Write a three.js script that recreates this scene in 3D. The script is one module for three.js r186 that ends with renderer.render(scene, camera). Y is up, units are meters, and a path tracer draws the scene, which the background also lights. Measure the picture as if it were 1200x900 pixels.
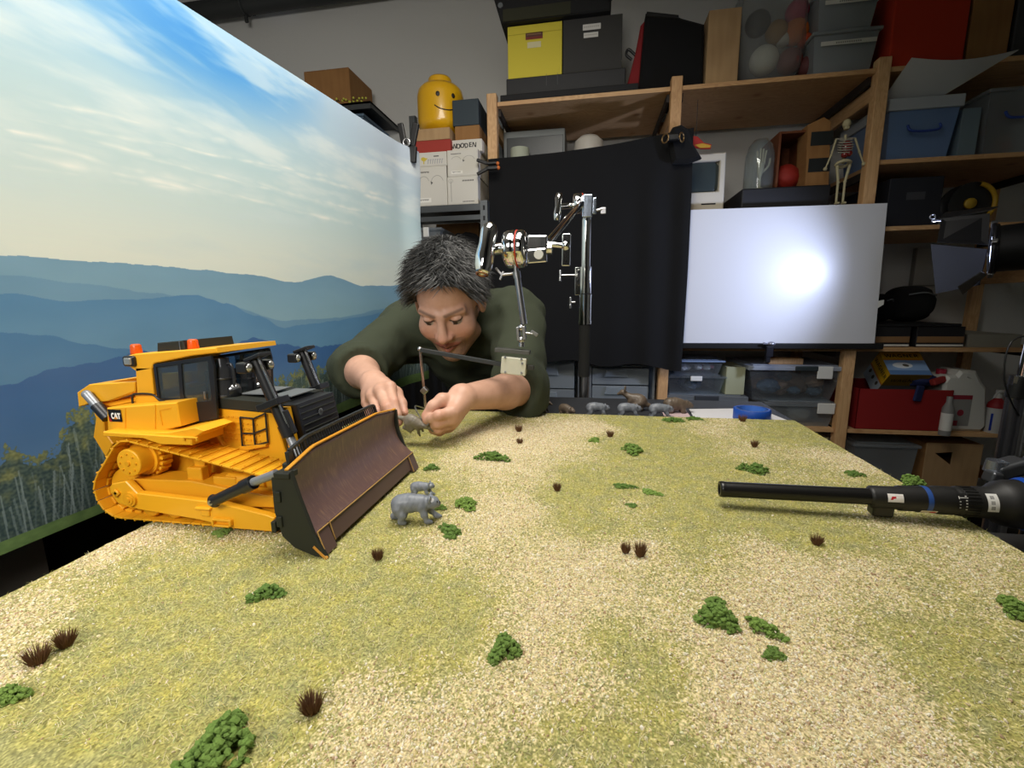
import * as THREE from 'three';
import { RoundedBoxGeometry } from 'three/addons/geometries/RoundedBoxGeometry.js';
import { mergeGeometries, mergeVertices, toCreasedNormals } from 'three/addons/utils/BufferGeometryUtils.js';
import { RectAreaLightUniformsLib } from 'three/addons/lights/RectAreaLightUniformsLib.js';
import { ImprovedNoise } from 'three/addons/math/ImprovedNoise.js';

// ------------------------------------------------------------------ camera, lights, exposure
const scene = new THREE.Scene();
scene.background = new THREE.Color(0x000000);
const RAD = Math.PI / 180;
const FOC = 528;                                              // focal length in pixels of the 1200 x 900 frame
const camera = new THREE.PerspectiveCamera(2 * Math.atan(450 / FOC) / RAD, 4 / 3, 0.02, 30);
camera.rotation.order = 'YXZ';
camera.position.set(0, 1.15, 0);
camera.rotation.set(-10.05 * RAD, 9.89 * RAD, -0.7 * RAD);
camera.updateMatrixWorld(true);
scene.add(camera);
const renderer = new THREE.WebGLRenderer({ antialias: true });
renderer.toneMapping = THREE.LinearToneMapping;
renderer.toneMappingExposure = 1.0;
renderer.shadowMap.enabled = true;
RectAreaLightUniformsLib.init();

// the big soft panel hung over the table, above the frame
const KEY = { pos: [-0.12, 2.36, -0.62], aim: [-0.46, 0.9, -0.72], w: 0.9, h: 0.7, power: 11.5, color: 0xfffaf0 };
// the fresnel lamp with barn doors on the right, aimed at the white board
const LAMP = { mouth: [1.165, 1.292, -1.6], dir: [-0.83, -0.05, -0.55], power: 2.4, color: 0xcbd8ff };
// a second soft panel behind the photographer, flagged off on its right so that the far shelves stay dim
const FILL = { pos: [-0.3, 1.95, 0.95], aim: [-0.42, 1.12, -1.6], w: 0.8, h: 0.6, power: 15.5, color: 0xfffaf4 };

const keyLight = new THREE.RectAreaLight(KEY.color, KEY.power, KEY.w, KEY.h);
keyLight.position.set(...KEY.pos); keyLight.lookAt(...KEY.aim); scene.add(keyLight);
const fillLight = new THREE.RectAreaLight(FILL.color, FILL.power, FILL.w, FILL.h);
fillLight.position.set(...FILL.pos); fillLight.lookAt(...FILL.aim); scene.add(fillLight);
const lampDir = new THREE.Vector3(...LAMP.dir).normalize();
const lampLight = new THREE.SpotLight(LAMP.color, LAMP.power, 0, 50 * RAD, 0.7, 2);
lampLight.position.set(...LAMP.mouth).addScaledVector(lampDir, 0.012);
lampLight.target.position.copy(lampLight.position).addScaledVector(lampDir, 1);
lampLight.castShadow = true; lampLight.shadow.radius = 1.6;
scene.add(lampLight, lampLight.target);

// ------------------------------------------------------------------ helpers
function rngOf(seed) { let a = seed >>> 0; return () => { a = (a + 0x6D2B79F5) | 0; let t = Math.imul(a ^ (a >>> 15), 1 | a); t = (t + Math.imul(t ^ (t >>> 7), 61 | t)) ^ t; return ((t ^ (t >>> 14)) >>> 0) / 4294967296; }; }
const perlin = new ImprovedNoise();
const noise = (x, y, z = 0) => perlin.noise(x + 31.7, y + 17.3, z + 5.1);
const fbm = (x, y, o = 4) => { let s = 0, a = 0.5; for (let i = 0; i < o; i++) { s += a * noise(x, y, i * 7.7); x *= 2.03; y *= 2.03; a *= 0.5; } return s; };
const clamp = (v, a = 0, b = 1) => Math.min(b, Math.max(a, v));
const sstep = (a, b, v) => { const t = clamp((v - a) / (b - a)); return t * t * (3 - 2 * t); };
const mix = (a, b, t) => a + (b - a) * t;
const V = (x, y, z) => new THREE.Vector3(x, y, z);
// photo pixel -> direction, then to the plane of the surface the thing stands on
const CQ = camera.quaternion.clone(), CP = camera.position.clone();
const ray = (px, py) => V((px - 600) / FOC, -(py - 450) / FOC, -1).applyQuaternion(CQ);
const atZ = (px, py, z) => { const d = ray(px, py); return CP.clone().addScaledVector(d, (z - CP.z) / d.z); };
const atY = (px, py, y) => { const d = ray(px, py); return CP.clone().addScaledVector(d, (y - CP.y) / d.y); };
const atX = (px, py, x) => { const d = ray(px, py); return CP.clone().addScaledVector(d, (x - CP.x) / d.x); };

const used = {};
function numbered(n) { const k = used[n] = (used[n] ?? -1) + 1; return k ? `${n}_${String(k).padStart(3, '0')}` : n; }
const shadow = o => { o.castShadow = o.receiveShadow = true; return o; };
function thing(name, label, category, group) {
  const o = new THREE.Group(); o.name = numbered(name); o.userData = { label, category };
  if (group) o.userData.group = group;
  scene.add(o); return o;
}
function mesh(name, geo, m, parent) {
  const g = Array.isArray(geo) ? join(geo) : geo;
  const o = shadow(new THREE.Mesh(g, m)); o.name = name; parent.add(o); return o;
}
function solo(name, geo, m, label, category, group) { const o = mesh(numbered(name), geo, m, scene); o.userData = { label, category }; if (group) o.userData.group = group; return o; }
function struct(name, geo, m) { const o = mesh(name, geo, m, scene); o.userData = { kind: 'structure' }; return o; }
function prep(g) { let q = g.index ? g.toNonIndexed() : g; for (const k of Object.keys(q.attributes)) if (!['position', 'normal', 'uv'].includes(k)) q.deleteAttribute(k); if (!q.attributes.normal) q.computeVertexNormals(); if (!q.attributes.uv) q.setAttribute('uv', new THREE.BufferAttribute(new Float32Array(q.attributes.position.count * 2), 2)); q.morphAttributes = {}; return q; }
const join = l => l.length === 1 ? l[0] : mergeGeometries(l.map(prep));
// uv in metres, projected along the axis each face looks along
function muv(g, s = 1, swap = false) {
  g = g.index ? g.toNonIndexed() : g; const p = g.attributes.position, n = g.attributes.normal, u = new Float32Array(p.count * 2);
  for (let i = 0; i < p.count; i += 3) {
    let nx = 0, ny = 0, nz = 0; for (let k = 0; k < 3; k++) { nx += Math.abs(n.getX(i + k)); ny += Math.abs(n.getY(i + k)); nz += Math.abs(n.getZ(i + k)); }
    for (let k = 0; k < 3; k++) {
      const x = p.getX(i + k), y = p.getY(i + k), z = p.getZ(i + k);
      let a, b; if (nx >= ny && nx >= nz) { a = z; b = y; } else if (ny >= nz) { a = x; b = z; } else { a = x; b = y; }
      u[(i + k) * 2] = (swap ? b : a) * s; u[(i + k) * 2 + 1] = (swap ? a : b) * s;
    }
  }
  g.setAttribute('uv', new THREE.BufferAttribute(u, 2)); return g;
}
const box = (w, h, d, x = 0, y = 0, z = 0, r = 0.002) => new RoundedBoxGeometry(w, h, d, 1, Math.min(r, w / 2.1, h / 2.1, d / 2.1)).translate(x, y, z);
const bx = (x0, x1, y0, y1, z0, z1, r = 0.002) => box(Math.abs(x1 - x0), Math.abs(y1 - y0), Math.abs(z1 - z0), (x0 + x1) / 2, (y0 + y1) / 2, (z0 + z1) / 2, r);
function between(g, a, b) { const d = b.clone().sub(a); g.applyQuaternion(new THREE.Quaternion().setFromUnitVectors(V(0, 1, 0), d.clone().normalize())); return g.translate((a.x + b.x) / 2, (a.y + b.y) / 2, (a.z + b.z) / 2); }
const rod = (a, b, r, r2 = r, seg = 16) => between(new THREE.CylinderGeometry(r2, r, a.distanceTo(b), seg), a, b);
const bar = (a, b, w, d, r = 0.001) => between(new RoundedBoxGeometry(w, a.distanceTo(b), d, 1, Math.min(r, w / 2.1, d / 2.1)), a, b);
const tube = (pts, r, seg = 32, rs = 8, closed = false) => new THREE.TubeGeometry(new THREE.CatmullRomCurve3(pts, closed), seg, r, rs, closed);
const lathe = (pts, seg = 24) => new THREE.LatheGeometry(pts.map(p => new THREE.Vector2(p[0], p[1])), seg);
const ball = (r, x, y, z, w = 16, h = 12) => new THREE.SphereGeometry(r, w, h).translate(x, y, z);
// extruded outline in the xy plane, between z0 and z1
function slab(pts, z0, z1, bev = 0.0012, holes = []) {
  const s = new THREE.Shape(pts.map(p => new THREE.Vector2(p[0], p[1])));
  for (const h of holes) s.holes.push(new THREE.Path(h.map(p => new THREE.Vector2(p[0], p[1]))));
  const b = Math.min(bev, (z1 - z0) / 3);
  return new THREE.ExtrudeGeometry(s, { depth: z1 - z0 - 2 * b, bevelEnabled: b > 0, bevelThickness: b, bevelSize: b, bevelOffset: -b, bevelSegments: 1, curveSegments: 8 }).translate(0, 0, z0 + b);
}
// ------------------------------------------------------------------ materials
const hex = c => new THREE.Color(c);
const M = (color, roughness = 0.6, o = {}) => new THREE.MeshPhysicalMaterial({ color, roughness, ...o });
function dataTex(w, h, fn, srgb = true) {
  const d = new Uint8Array(w * h * 4), c = [0, 0, 0];
  for (let j = 0; j < h; j++) for (let i = 0; i < w; i++) { fn(i / w, j / h, c, i, j); const k = (j * w + i) * 4; d[k] = clamp(c[0], 0, 255); d[k + 1] = clamp(c[1], 0, 255); d[k + 2] = clamp(c[2], 0, 255); d[k + 3] = 255; }
  const t = new THREE.DataTexture(d, w, h); t.wrapS = t.wrapT = THREE.RepeatWrapping; t.magFilter = THREE.LinearFilter; t.minFilter = THREE.LinearMipmapLinearFilter; t.generateMipmaps = true;
  if (srgb) t.colorSpace = THREE.SRGBColorSpace; t.needsUpdate = true; return t;
}
function canvasTex(w, h, draw) { const c = document.createElement('canvas'); c.width = w; c.height = h; draw(c.getContext('2d'), w, h); const t = new THREE.CanvasTexture(c); t.colorSpace = THREE.SRGBColorSpace; t.anisotropy = 4; return t; }
function woodTex(base, dark, seed) {           // one repeat is a metre along the grain (v) and 0.25 m across (u)
  const t = dataTex(128, 512, (u, v, c) => {
    const ku = Math.sin(u * Math.PI * 2) * 0.6, g = fbm(seed + ku * 3 + Math.cos(u * 6.283) * 2, seed + Math.sin(v * 6.283) * 1.1 + Math.cos(v * 6.283) * 0.7, 3);
    const rings = 0.5 + 0.5 * Math.sin((u * 7 + g * 5.0) * 6.283), fine = noise(u * 128 * 0.9, v * 14, seed);
    let k = 0.34 * rings + 0.25 * fine + 0.15;
    for (let q = 0; q < 2; q++) { const dx = (u - 0.3 - 0.45 * q) * 4, dy = (v - 0.2 - 0.5 * q) * 16, r = dx * dx + dy * dy; k += 0.8 * Math.exp(-r * 14); }
    for (let i = 0; i < 3; i++) c[i] = mix(base[i], dark[i], clamp(k));
  }); t.repeat.set(4, 1); return t;
}
const pine = [woodTex([222, 182, 132], [180, 132, 86], 3.1), woodTex([212, 170, 120], [168, 120, 76], 9.4)].map(t => M(0xffffff, 0.62, { map: t }));
const cardTex = dataTex(128, 128, (u, v, c, i, j) => { const n = noise(i * 0.5, j * 0.06) * 10 + noise(i * 0.07, j * 0.09) * 10; c[0] = 172 + n; c[1] = 140 + n; c[2] = 100 + n * 0.8; });
const speck = dataTex(128, 128, (u, v, c, i, j) => { const n = 128 + noise(i * 0.45, j * 0.45) * 60 + noise(i * 0.11, j * 0.11) * 40; c[0] = c[1] = c[2] = n; }, false);
const clothTex = dataTex(128, 128, (u, v, c, i, j) => { const n = 128 + 50 * Math.sin(i * 1.57) * Math.sin(j * 1.57) + noise(i * 0.2, j * 0.2) * 50; c[0] = c[1] = c[2] = n; }, false);
clothTex.repeat.set(30, 30);
const card = M(0xffffff, 0.85, { map: cardTex }), cardDark = M(0xdcc4a2, 0.85, { map: cardTex });
const chrome = M(0xe6e6e6, 0.07, { metalness: 1 }), satin = M(0xb9b9bb, 0.3, { metalness: 1 }), steelDark = M(0x6d6d70, 0.4, { metalness: 1 });
const blackPl = M(0x141414, 0.42), blackMat = M(0x0e0e0f, 0.75), blackCloth = M(0x060607, 0.98, { bumpMap: clothTex, bumpScale: 0.0004 });
const greyPl = M(0x6a6e70, 0.5), whitePl = M(0xdfdfda, 0.5);
const clearPl = M(0xeaf0f4, 0.16, { transmission: 0.93, thickness: 0, ior: 1.4 });
const hazyPl = M(0xe0e7ec, 0.3, { transmission: 0.85, thickness: 0, ior: 1.4 });
const TABLE = 0.9, GZ = -2.2, WALLZ = -2.76;
// ------------------------------------------------------------------ the room
{
  const plaster = M(0xd2d2ce, 0.92, { bumpMap: (() => { const t = speck.clone(); t.repeat.set(1.2, 1.2); return t; })(), bumpScale: 0.002 });
  const conc = M(0x57544f, 0.85, { map: dataTex(256, 256, (u, v, c, i, j) => { const n = fbm(i * 0.05, j * 0.05, 4) * 60 + noise(i * .6, j * .6) * 12; c[0] = c[1] = 150 + n; c[2] = 145 + n; }) });
  struct('floor', muv(bx(-2.7, 2.6, -0.12, 0, -2.9, 1.9, 0.001), 0.5), conc);
  struct('ceiling', muv(bx(-2.7, 2.6, 3.05, 3.15, -2.9, 1.9, 0.001), 1), plaster);
  struct('wall_back', muv(bx(-2.7, 2.6, 0, 3.05, WALLZ - 0.14, WALLZ, 0.001), 1), plaster);
  struct('wall_left', muv(bx(-2.7, -2.58, 0, 3.05, WALLZ, 1.78, 0.001), 1), plaster);
  struct('wall_right', muv(bx(2.48, 2.6, 0, 3.05, WALLZ, 1.78, 0.001), 1), plaster);
  struct('wall_front', muv(bx(-2.7, 2.6, 0, 3.05, 1.78, 1.9, 0.001), 1), plaster);
  // dark steel pipe run along the top of the back wall
  const t = thing('steel_pipe', 'dark grey steel pipe running along the top of the white wall', 'pipe');
  const y = 2.9, z = WALLZ + 0.075, grey = M(0x3b3d3c, 0.55, { metalness: 0.4 });
  mesh('pipe', rod(V(-2.56, y - 0.005, z), V(2.46, y + 0.005, z), 0.05, 0.05, 20), grey, t);
  for (const x of [-2.03, -0.6, 0.9]) mesh('bracket', [new THREE.TorusGeometry(0.053, 0.006, 8, 24).rotateY(Math.PI / 2).translate(x, y, z), box(0.02, 0.05, 0.012, x, y - 0.07, z, 0.002), box(0.02, 0.05, 0.012, x, y + 0.07, z, 0.002), bx(x - 0.012, x + 0.012, y - 0.02, y + 0.02, WALLZ, z, 0.002)], grey, t);
  // the soft light panels: one over the table, one behind the photographer with an added black flag beside it
  const panel = (light, C, label) => {
    const k = thing('softbox', label, 'lamp'), q = new THREE.Object3D(); q.position.copy(light.position); q.quaternion.copy(light.quaternion); q.updateMatrix();
    const put = g => g.applyMatrix4(q.matrix);
    mesh('diffuser', put(box(C.w, C.h, 0.004, 0, 0, 0.008)), M(0xf4f0e8, 0.8, { emissive: C.color, emissiveIntensity: 1.2 }), k);
    mesh('frame', [[C.w + 0.06, 0.03, 0, C.h / 2 + 0.015], [C.w + 0.06, 0.03, 0, -C.h / 2 - 0.015], [0.03, C.h, C.w / 2 + 0.015, 0], [0.03, C.h, -C.w / 2 - 0.015, 0]].map(a => put(box(a[0], a[1], 0.06, a[2], a[3], 0.03))), blackMat, k);
    mesh('housing', put(lathe([[0, 0.26], [0.1, 0.26], [0.12, 0.2], [0.44, 0.03], [0.445, 0.022]], 4).rotateY(Math.PI / 4).rotateX(Math.PI / 2).scale(C.w * 1.5, C.h * 1.5, 1)), blackCloth, k);
    return k;
  };
  const k = panel(keyLight, KEY, 'large square soft light panel with black rim hung above the table');
  mesh('skirt', box(0.006, KEY.h + 0.04, 0.5, 0, 0, 0, 0.001).rotateX(Math.PI / 2).translate(KEY.pos[0] + KEY.w / 2 + 0.05, KEY.pos[1] - 0.24, KEY.pos[2]), blackCloth, k).userData.label = 'black fabric skirt added on one edge to shade the right shelves';  // skirt added to cut the key light reaching the right-hand shelves
  mesh('hanger', rod(V(KEY.pos[0], KEY.pos[1] + 0.22, KEY.pos[2]), V(KEY.pos[0], 3.05, KEY.pos[2]), 0.012), steelDark, k);
  const f = panel(fillLight, FILL, 'soft light panel on a stand behind the photographer');
  mesh('post', rod(V(FILL.pos[0], 0, FILL.pos[2] + 0.2), V(FILL.pos[0], FILL.pos[1] + 0.08, FILL.pos[2] + 0.2), 0.014), steelDark, f);
  const fl = thing('added_light_flag', 'tall black fabric flag added out of view to block the rear soft light', 'flag');  // unseen flag, added to keep the fill light off the right shelves
  mesh('fabric', bx(-0.16, 0.95, 0.9, 2.75, 0.345, 0.349, 0.001), blackCloth, fl); mesh('post', rod(V(0.98, 0, 0.347), V(0.98, 2.8, 0.347), 0.012), steelDark, fl); mesh('top_rod', rod(V(0.0, 2.757, 0.347), V(0.98, 2.757, 0.347), 0.006), steelDark, fl);
}
// ------------------------------------------------------------------ the diorama board on its table
const TX0 = -0.51, TX1 = 0.43, TZ0 = -1.016, TZ1 = 0.12;
const tanSpots = [[600, 540, 90, 1], [590, 600, 60, 1], [640, 650, 90, 0.8], [650, 770, 120, 0.9], [700, 700, 80, 0.5], [540, 850, 150, 0.9], [420, 860, 90, 0.9], [30, 745, 90, 1], [20, 800, 60, 0.9], [1000, 720, 170, 0.9], [980, 850, 180, 0.9], [850, 860, 90, 0.6], [1130, 640, 90, 0.8], [920, 660, 70, 0.5], [1040, 545, 45, 1], [960, 530, 40, 0.7], [880, 530, 40, 0.8], [700, 500, 50, 0.7], [640, 500, 50, 0.9], [600, 515, 40, 1], [560, 505, 30, 0.6], [290, 632, 60, 0.9], [140, 640, 45, 1], [400, 690, 60, 0.5], [500, 650, 60, 0.9], [740, 640, 45, 1], [740, 600, 50, 0.5], [1180, 700, 60, 0.5], [840, 500, 60, 0.5]].map(([x, y, r, w]) => { const p = atY(x, y, TABLE), q = atY(x + r, y, TABLE); return [p.x, p.z, Math.hypot(q.x - p.x, q.z - p.z), w]; });
const greenSpots = [[330, 690, 160, 1], [200, 760, 150, 1], [170, 860, 120, 0.8], [470, 720, 110, 0.9], [440, 540, 60, 0.6], [700, 620, 70, 0.7], [680, 560, 60, 0.6], [760, 860, 90, 0.8], [730, 760, 60, 0.7], [1110, 790, 110, 1], [960, 620, 60, 0.6], [860, 600, 70, 0.6], [930, 505, 45, 0.9], [780, 530, 70, 0.5], [740, 495, 40, 0.7], [640, 870, 60, 0.8]].map(([x, y, r, w]) => { const p = atY(x, y, TABLE), q = atY(x + r, y, TABLE); return [p.x, p.z, Math.hypot(q.x - p.x, q.z - p.z), w]; });
function tanRaw(x, z) {                      // 0 = green static grass, 1 = bare straw-coloured crumbs
  const wx = x + 0.03 * noise(x * 14, z * 14, 2), wz = z + 0.03 * noise(x * 14, z * 14, 8);
  let s = 0.34 + 0.5 * fbm(x * 7, z * 7, 4);
  for (const [a, b, r, w] of tanSpots) s += 0.5 * w * Math.exp(-((wx - a) ** 2 + (wz - b) ** 2) / (r * r));
  for (const [a, b, r, w] of greenSpots) s -= 0.5 * w * Math.exp(-((wx - a) ** 2 + (wz - b) ** 2) / (r * r));
  s += 0.16 * noise(x * 70, z * 70, 6) + 0.1 * noise(x * 190, z * 190, 9); return 0.1 + 0.8 * sstep(0.1, 1.15, s);
}
const TG = { nx: 420, nz: 500 }; TG.d = new Float32Array((TG.nx + 1) * (TG.nz + 1)); for (let j = 0; j <= TG.nz; j++) for (let i = 0; i <= TG.nx; i++) TG.d[j * (TG.nx + 1) + i] = tanRaw(TX0 + (TX1 - TX0) * i / TG.nx, TZ0 + (TZ1 - TZ0) * j / TG.nz);
function tanAmount(x, z) { const a = clamp((x - TX0) / (TX1 - TX0), 0, 0.9999) * TG.nx, b = clamp((z - TZ0) / (TZ1 - TZ0), 0, 0.9999) * TG.nz, i = a | 0, j = b | 0, n = TG.nx + 1, k = j * n + i, fu = a - i; return mix(mix(TG.d[k], TG.d[k + 1], fu), mix(TG.d[k + n], TG.d[k + n + 1], fu), b - j); }
const groundH = (x, z) => TABLE + 0.0012 * fbm(x * 18, z * 18, 3) + 0.0008 * tanAmount(x, z) * noise(x * 120, z * 120);
{
  const t = thing('diorama_table', 'large flat tabletop covered in pale green and straw model grass', 'table');
  const top = 0.9, W = TX1 - TX0, D = TZ1 - TZ0;
  mesh('board', muv(bx(TX0, TX1, top - 0.03, top - 0.003, TZ0, TZ1, 0.001)), M(0xcdb48a, 0.7, { map: pine[0].map }), t);
  for (const z of [TZ0 + 0.05, TZ1 - 0.075]) mesh('rail', bx(TX0 + 0.05, TX1 - 0.05, top - 0.1, top - 0.03, z, z + 0.025), blackMat, t);
  for (const x of [TX0 + 0.07, TX1 - 0.07]) for (const z of [TZ0 + 0.06, TZ1 - 0.06]) mesh('leg', bx(x - 0.02, x + 0.02, 0, top - 0.03, z - 0.02, z + 0.02), blackMat, t);
  // turf skin: fine heightfield with its own colour print of grass and crumbs
  const NX = 150, NZ = 180, g = new THREE.PlaneGeometry(W, D, NX, NZ).rotateX(-Math.PI / 2).translate((TX0 + TX1) / 2, 0, (TZ0 + TZ1) / 2), p = g.attributes.position;
  for (let i = 0; i < p.count; i++) p.setY(i, groundH(p.getX(i), p.getZ(i)));
  g.computeVertexNormals();
  const r0 = rngOf(5), A = 1536, B = 1856, tw = new Float32Array(97 * 117);
  for (let j = 0; j < 117; j++) for (let i = 0; i < 97; i++) tw[j * 97 + i] = tanAmount(TX0 + W * i / 96, TZ0 + D * j / 116);
  const tanAt = (u, v) => { const a = clamp(u) * 95.99, b = clamp(v) * 115.99, i = a | 0, j = b | 0, fu = a - i, fv = b - j; return mix(mix(tw[j * 97 + i], tw[j * 97 + i + 1], fu), mix(tw[j * 97 + 97 + i], tw[j * 97 + 98 + i], fu), fv); };
  const rough = new Float32Array(256 * 256); for (let i = 0; i < rough.length; i++) rough[i] = r0();
  const map = dataTex(A, B, (u, v, c, i, j) => {
    const T = tanAt(u, 1 - v), n1 = rough[((j >> 1) & 255) * 256 + ((i >> 1) & 255)], n2 = rough[((j * 3 + 11) & 255) * 256 + ((i * 5 + 7) & 255)], n3 = noise(i * 0.16, j * 0.16), n4 = noise(i * 0.035, j * 0.035, 3);
    const k = sstep(0.3, 0.7, T + 0.5 * (n1 - 0.5) + 0.25 * n3);
    const gr = [172 + 22 * n3 + 22 * n4, 166 + 20 * n3 + 16 * n4, 98 + 14 * n3 - 8 * n4], ta = [216 + 24 * (n2 - 0.5) + 16 * n3, 198 + 28 * (n2 - 0.5) + 18 * n3, 152 + 36 * (n2 - 0.5) + 20 * n3];
    const b = 0.78 + 0.34 * n1; for (let q = 0; q < 3; q++) c[q] = mix(gr[q], ta[q], k) * b;
  });
  map.anisotropy = 8;
  const bumpT = dataTex(512, 512, (u, v, c) => { c[0] = c[1] = c[2] = r0() * 255; }, false); bumpT.repeat.set(2, 2.4);
  const turf = mesh('turf', g, M(0xffffff, 0.95, { map, bumpMap: bumpT, bumpScale: 0.0015 }), t);
  // static grass fibres and crumbs, far too many to count
  const rnd = rngOf(91), m4 = new THREE.Matrix4(), q4 = new THREE.Quaternion(), e = new THREE.Euler(), col = new THREE.Color();
  const vis = () => { const z = TZ0 + 0.003 + (0.84) * Math.pow(rnd(), 0.85); return [TX0 + 0.003 + rnd() * (W - 0.006), z]; };
  const blade = new THREE.BufferGeometry();
  blade.setAttribute('position', new THREE.Float32BufferAttribute([-0.5, 0, 0, 0.5, 0, 0, 0.3, 0.55, 0.06, -0.5, 0, 0, 0.3, 0.55, 0.06, -0.3, 0.55, 0.06, -0.3, 0.55, 0.06, 0.3, 0.55, 0.06, 0.05, 1, 0.22], 3)); blade.computeVertexNormals();
  const NB = 170000, inst = new THREE.InstancedMesh(blade, M(0xffffff, 0.8, { side: THREE.DoubleSide }), NB);
  let k = 0, guard = 0;
  while (k < NB && guard++ < NB * 6) {
    const [x, z] = vis(), T = tanAmount(x, z); if (rnd() < T * 0.6) continue;
    const L = 0.003 + 0.0042 * rnd(), w = 0.0003 + 0.00025 * rnd(), lean = 0.55 + 0.85 * rnd();
    e.set(lean, rnd() * 6.283, 0, 'YXZ'); q4.setFromEuler(e);
    m4.compose(V(x, groundH(x, z) - 0.0004, z), q4, V(w, L, L)); inst.setMatrixAt(k, m4);
    const s = rnd(), pn = 0.5 + 0.5 * noise(x * 16, z * 16, 4);
    if (s < 0.22 + 0.3 * T) col.setRGB(0.68 + 0.1 * rnd(), 0.6 + 0.1 * rnd(), 0.33 + 0.1 * rnd()); else if (s < 0.72) col.setRGB(0.42 + 0.12 * rnd() + 0.1 * pn, 0.41 + 0.1 * rnd() + 0.05 * pn, 0.13 + 0.06 * rnd()); else col.setRGB(0.31 + 0.08 * rnd(), 0.34 + 0.08 * rnd(), 0.095 + 0.04 * rnd());
    inst.setColorAt(k++, col);
  }
  inst.count = k; inst.name = 'static_grass'; inst.userData.kind = 'stuff'; shadow(inst); turf.add(inst);
  const crumb = new THREE.IcosahedronGeometry(1, 0), NC = 60000, ic = new THREE.InstancedMesh(crumb, M(0xffffff, 0.9), NC); k = 0; guard = 0;
  while (k < NC && guard++ < NC * 12) {
    const [x, z] = vis(), T = tanAmount(x, z); if (rnd() > T * T * 1.1) continue;
    const s = 0.0003 + 0.0008 * rnd() * rnd() + 0.00025 * rnd(); e.set(rnd() * 6, rnd() * 6, rnd() * 6); q4.setFromEuler(e);
    m4.compose(V(x, groundH(x, z) + s * 0.3, z), q4, V(s * (0.9 + rnd()), s * 0.8, s * (0.8 + 0.8 * rnd()))); ic.setMatrixAt(k, m4);
    const h = rnd(); if (h < 0.5) col.setRGB(0.74 + 0.12 * rnd(), 0.64 + 0.12 * rnd(), 0.4 + 0.14 * rnd()); else if (h < 0.7) col.setRGB(0.6, 0.46 + 0.06 * rnd(), 0.28 + 0.06 * rnd()); else if (h < 0.78) col.setRGB(0.46, 0.31, 0.19); else col.setRGB(0.86, 0.8, 0.64);
    ic.setColorAt(k++, col);
  }
  ic.count = k; ic.name = 'crumbs'; ic.userData.kind = 'stuff'; shadow(ic); turf.add(ic);
}
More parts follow.
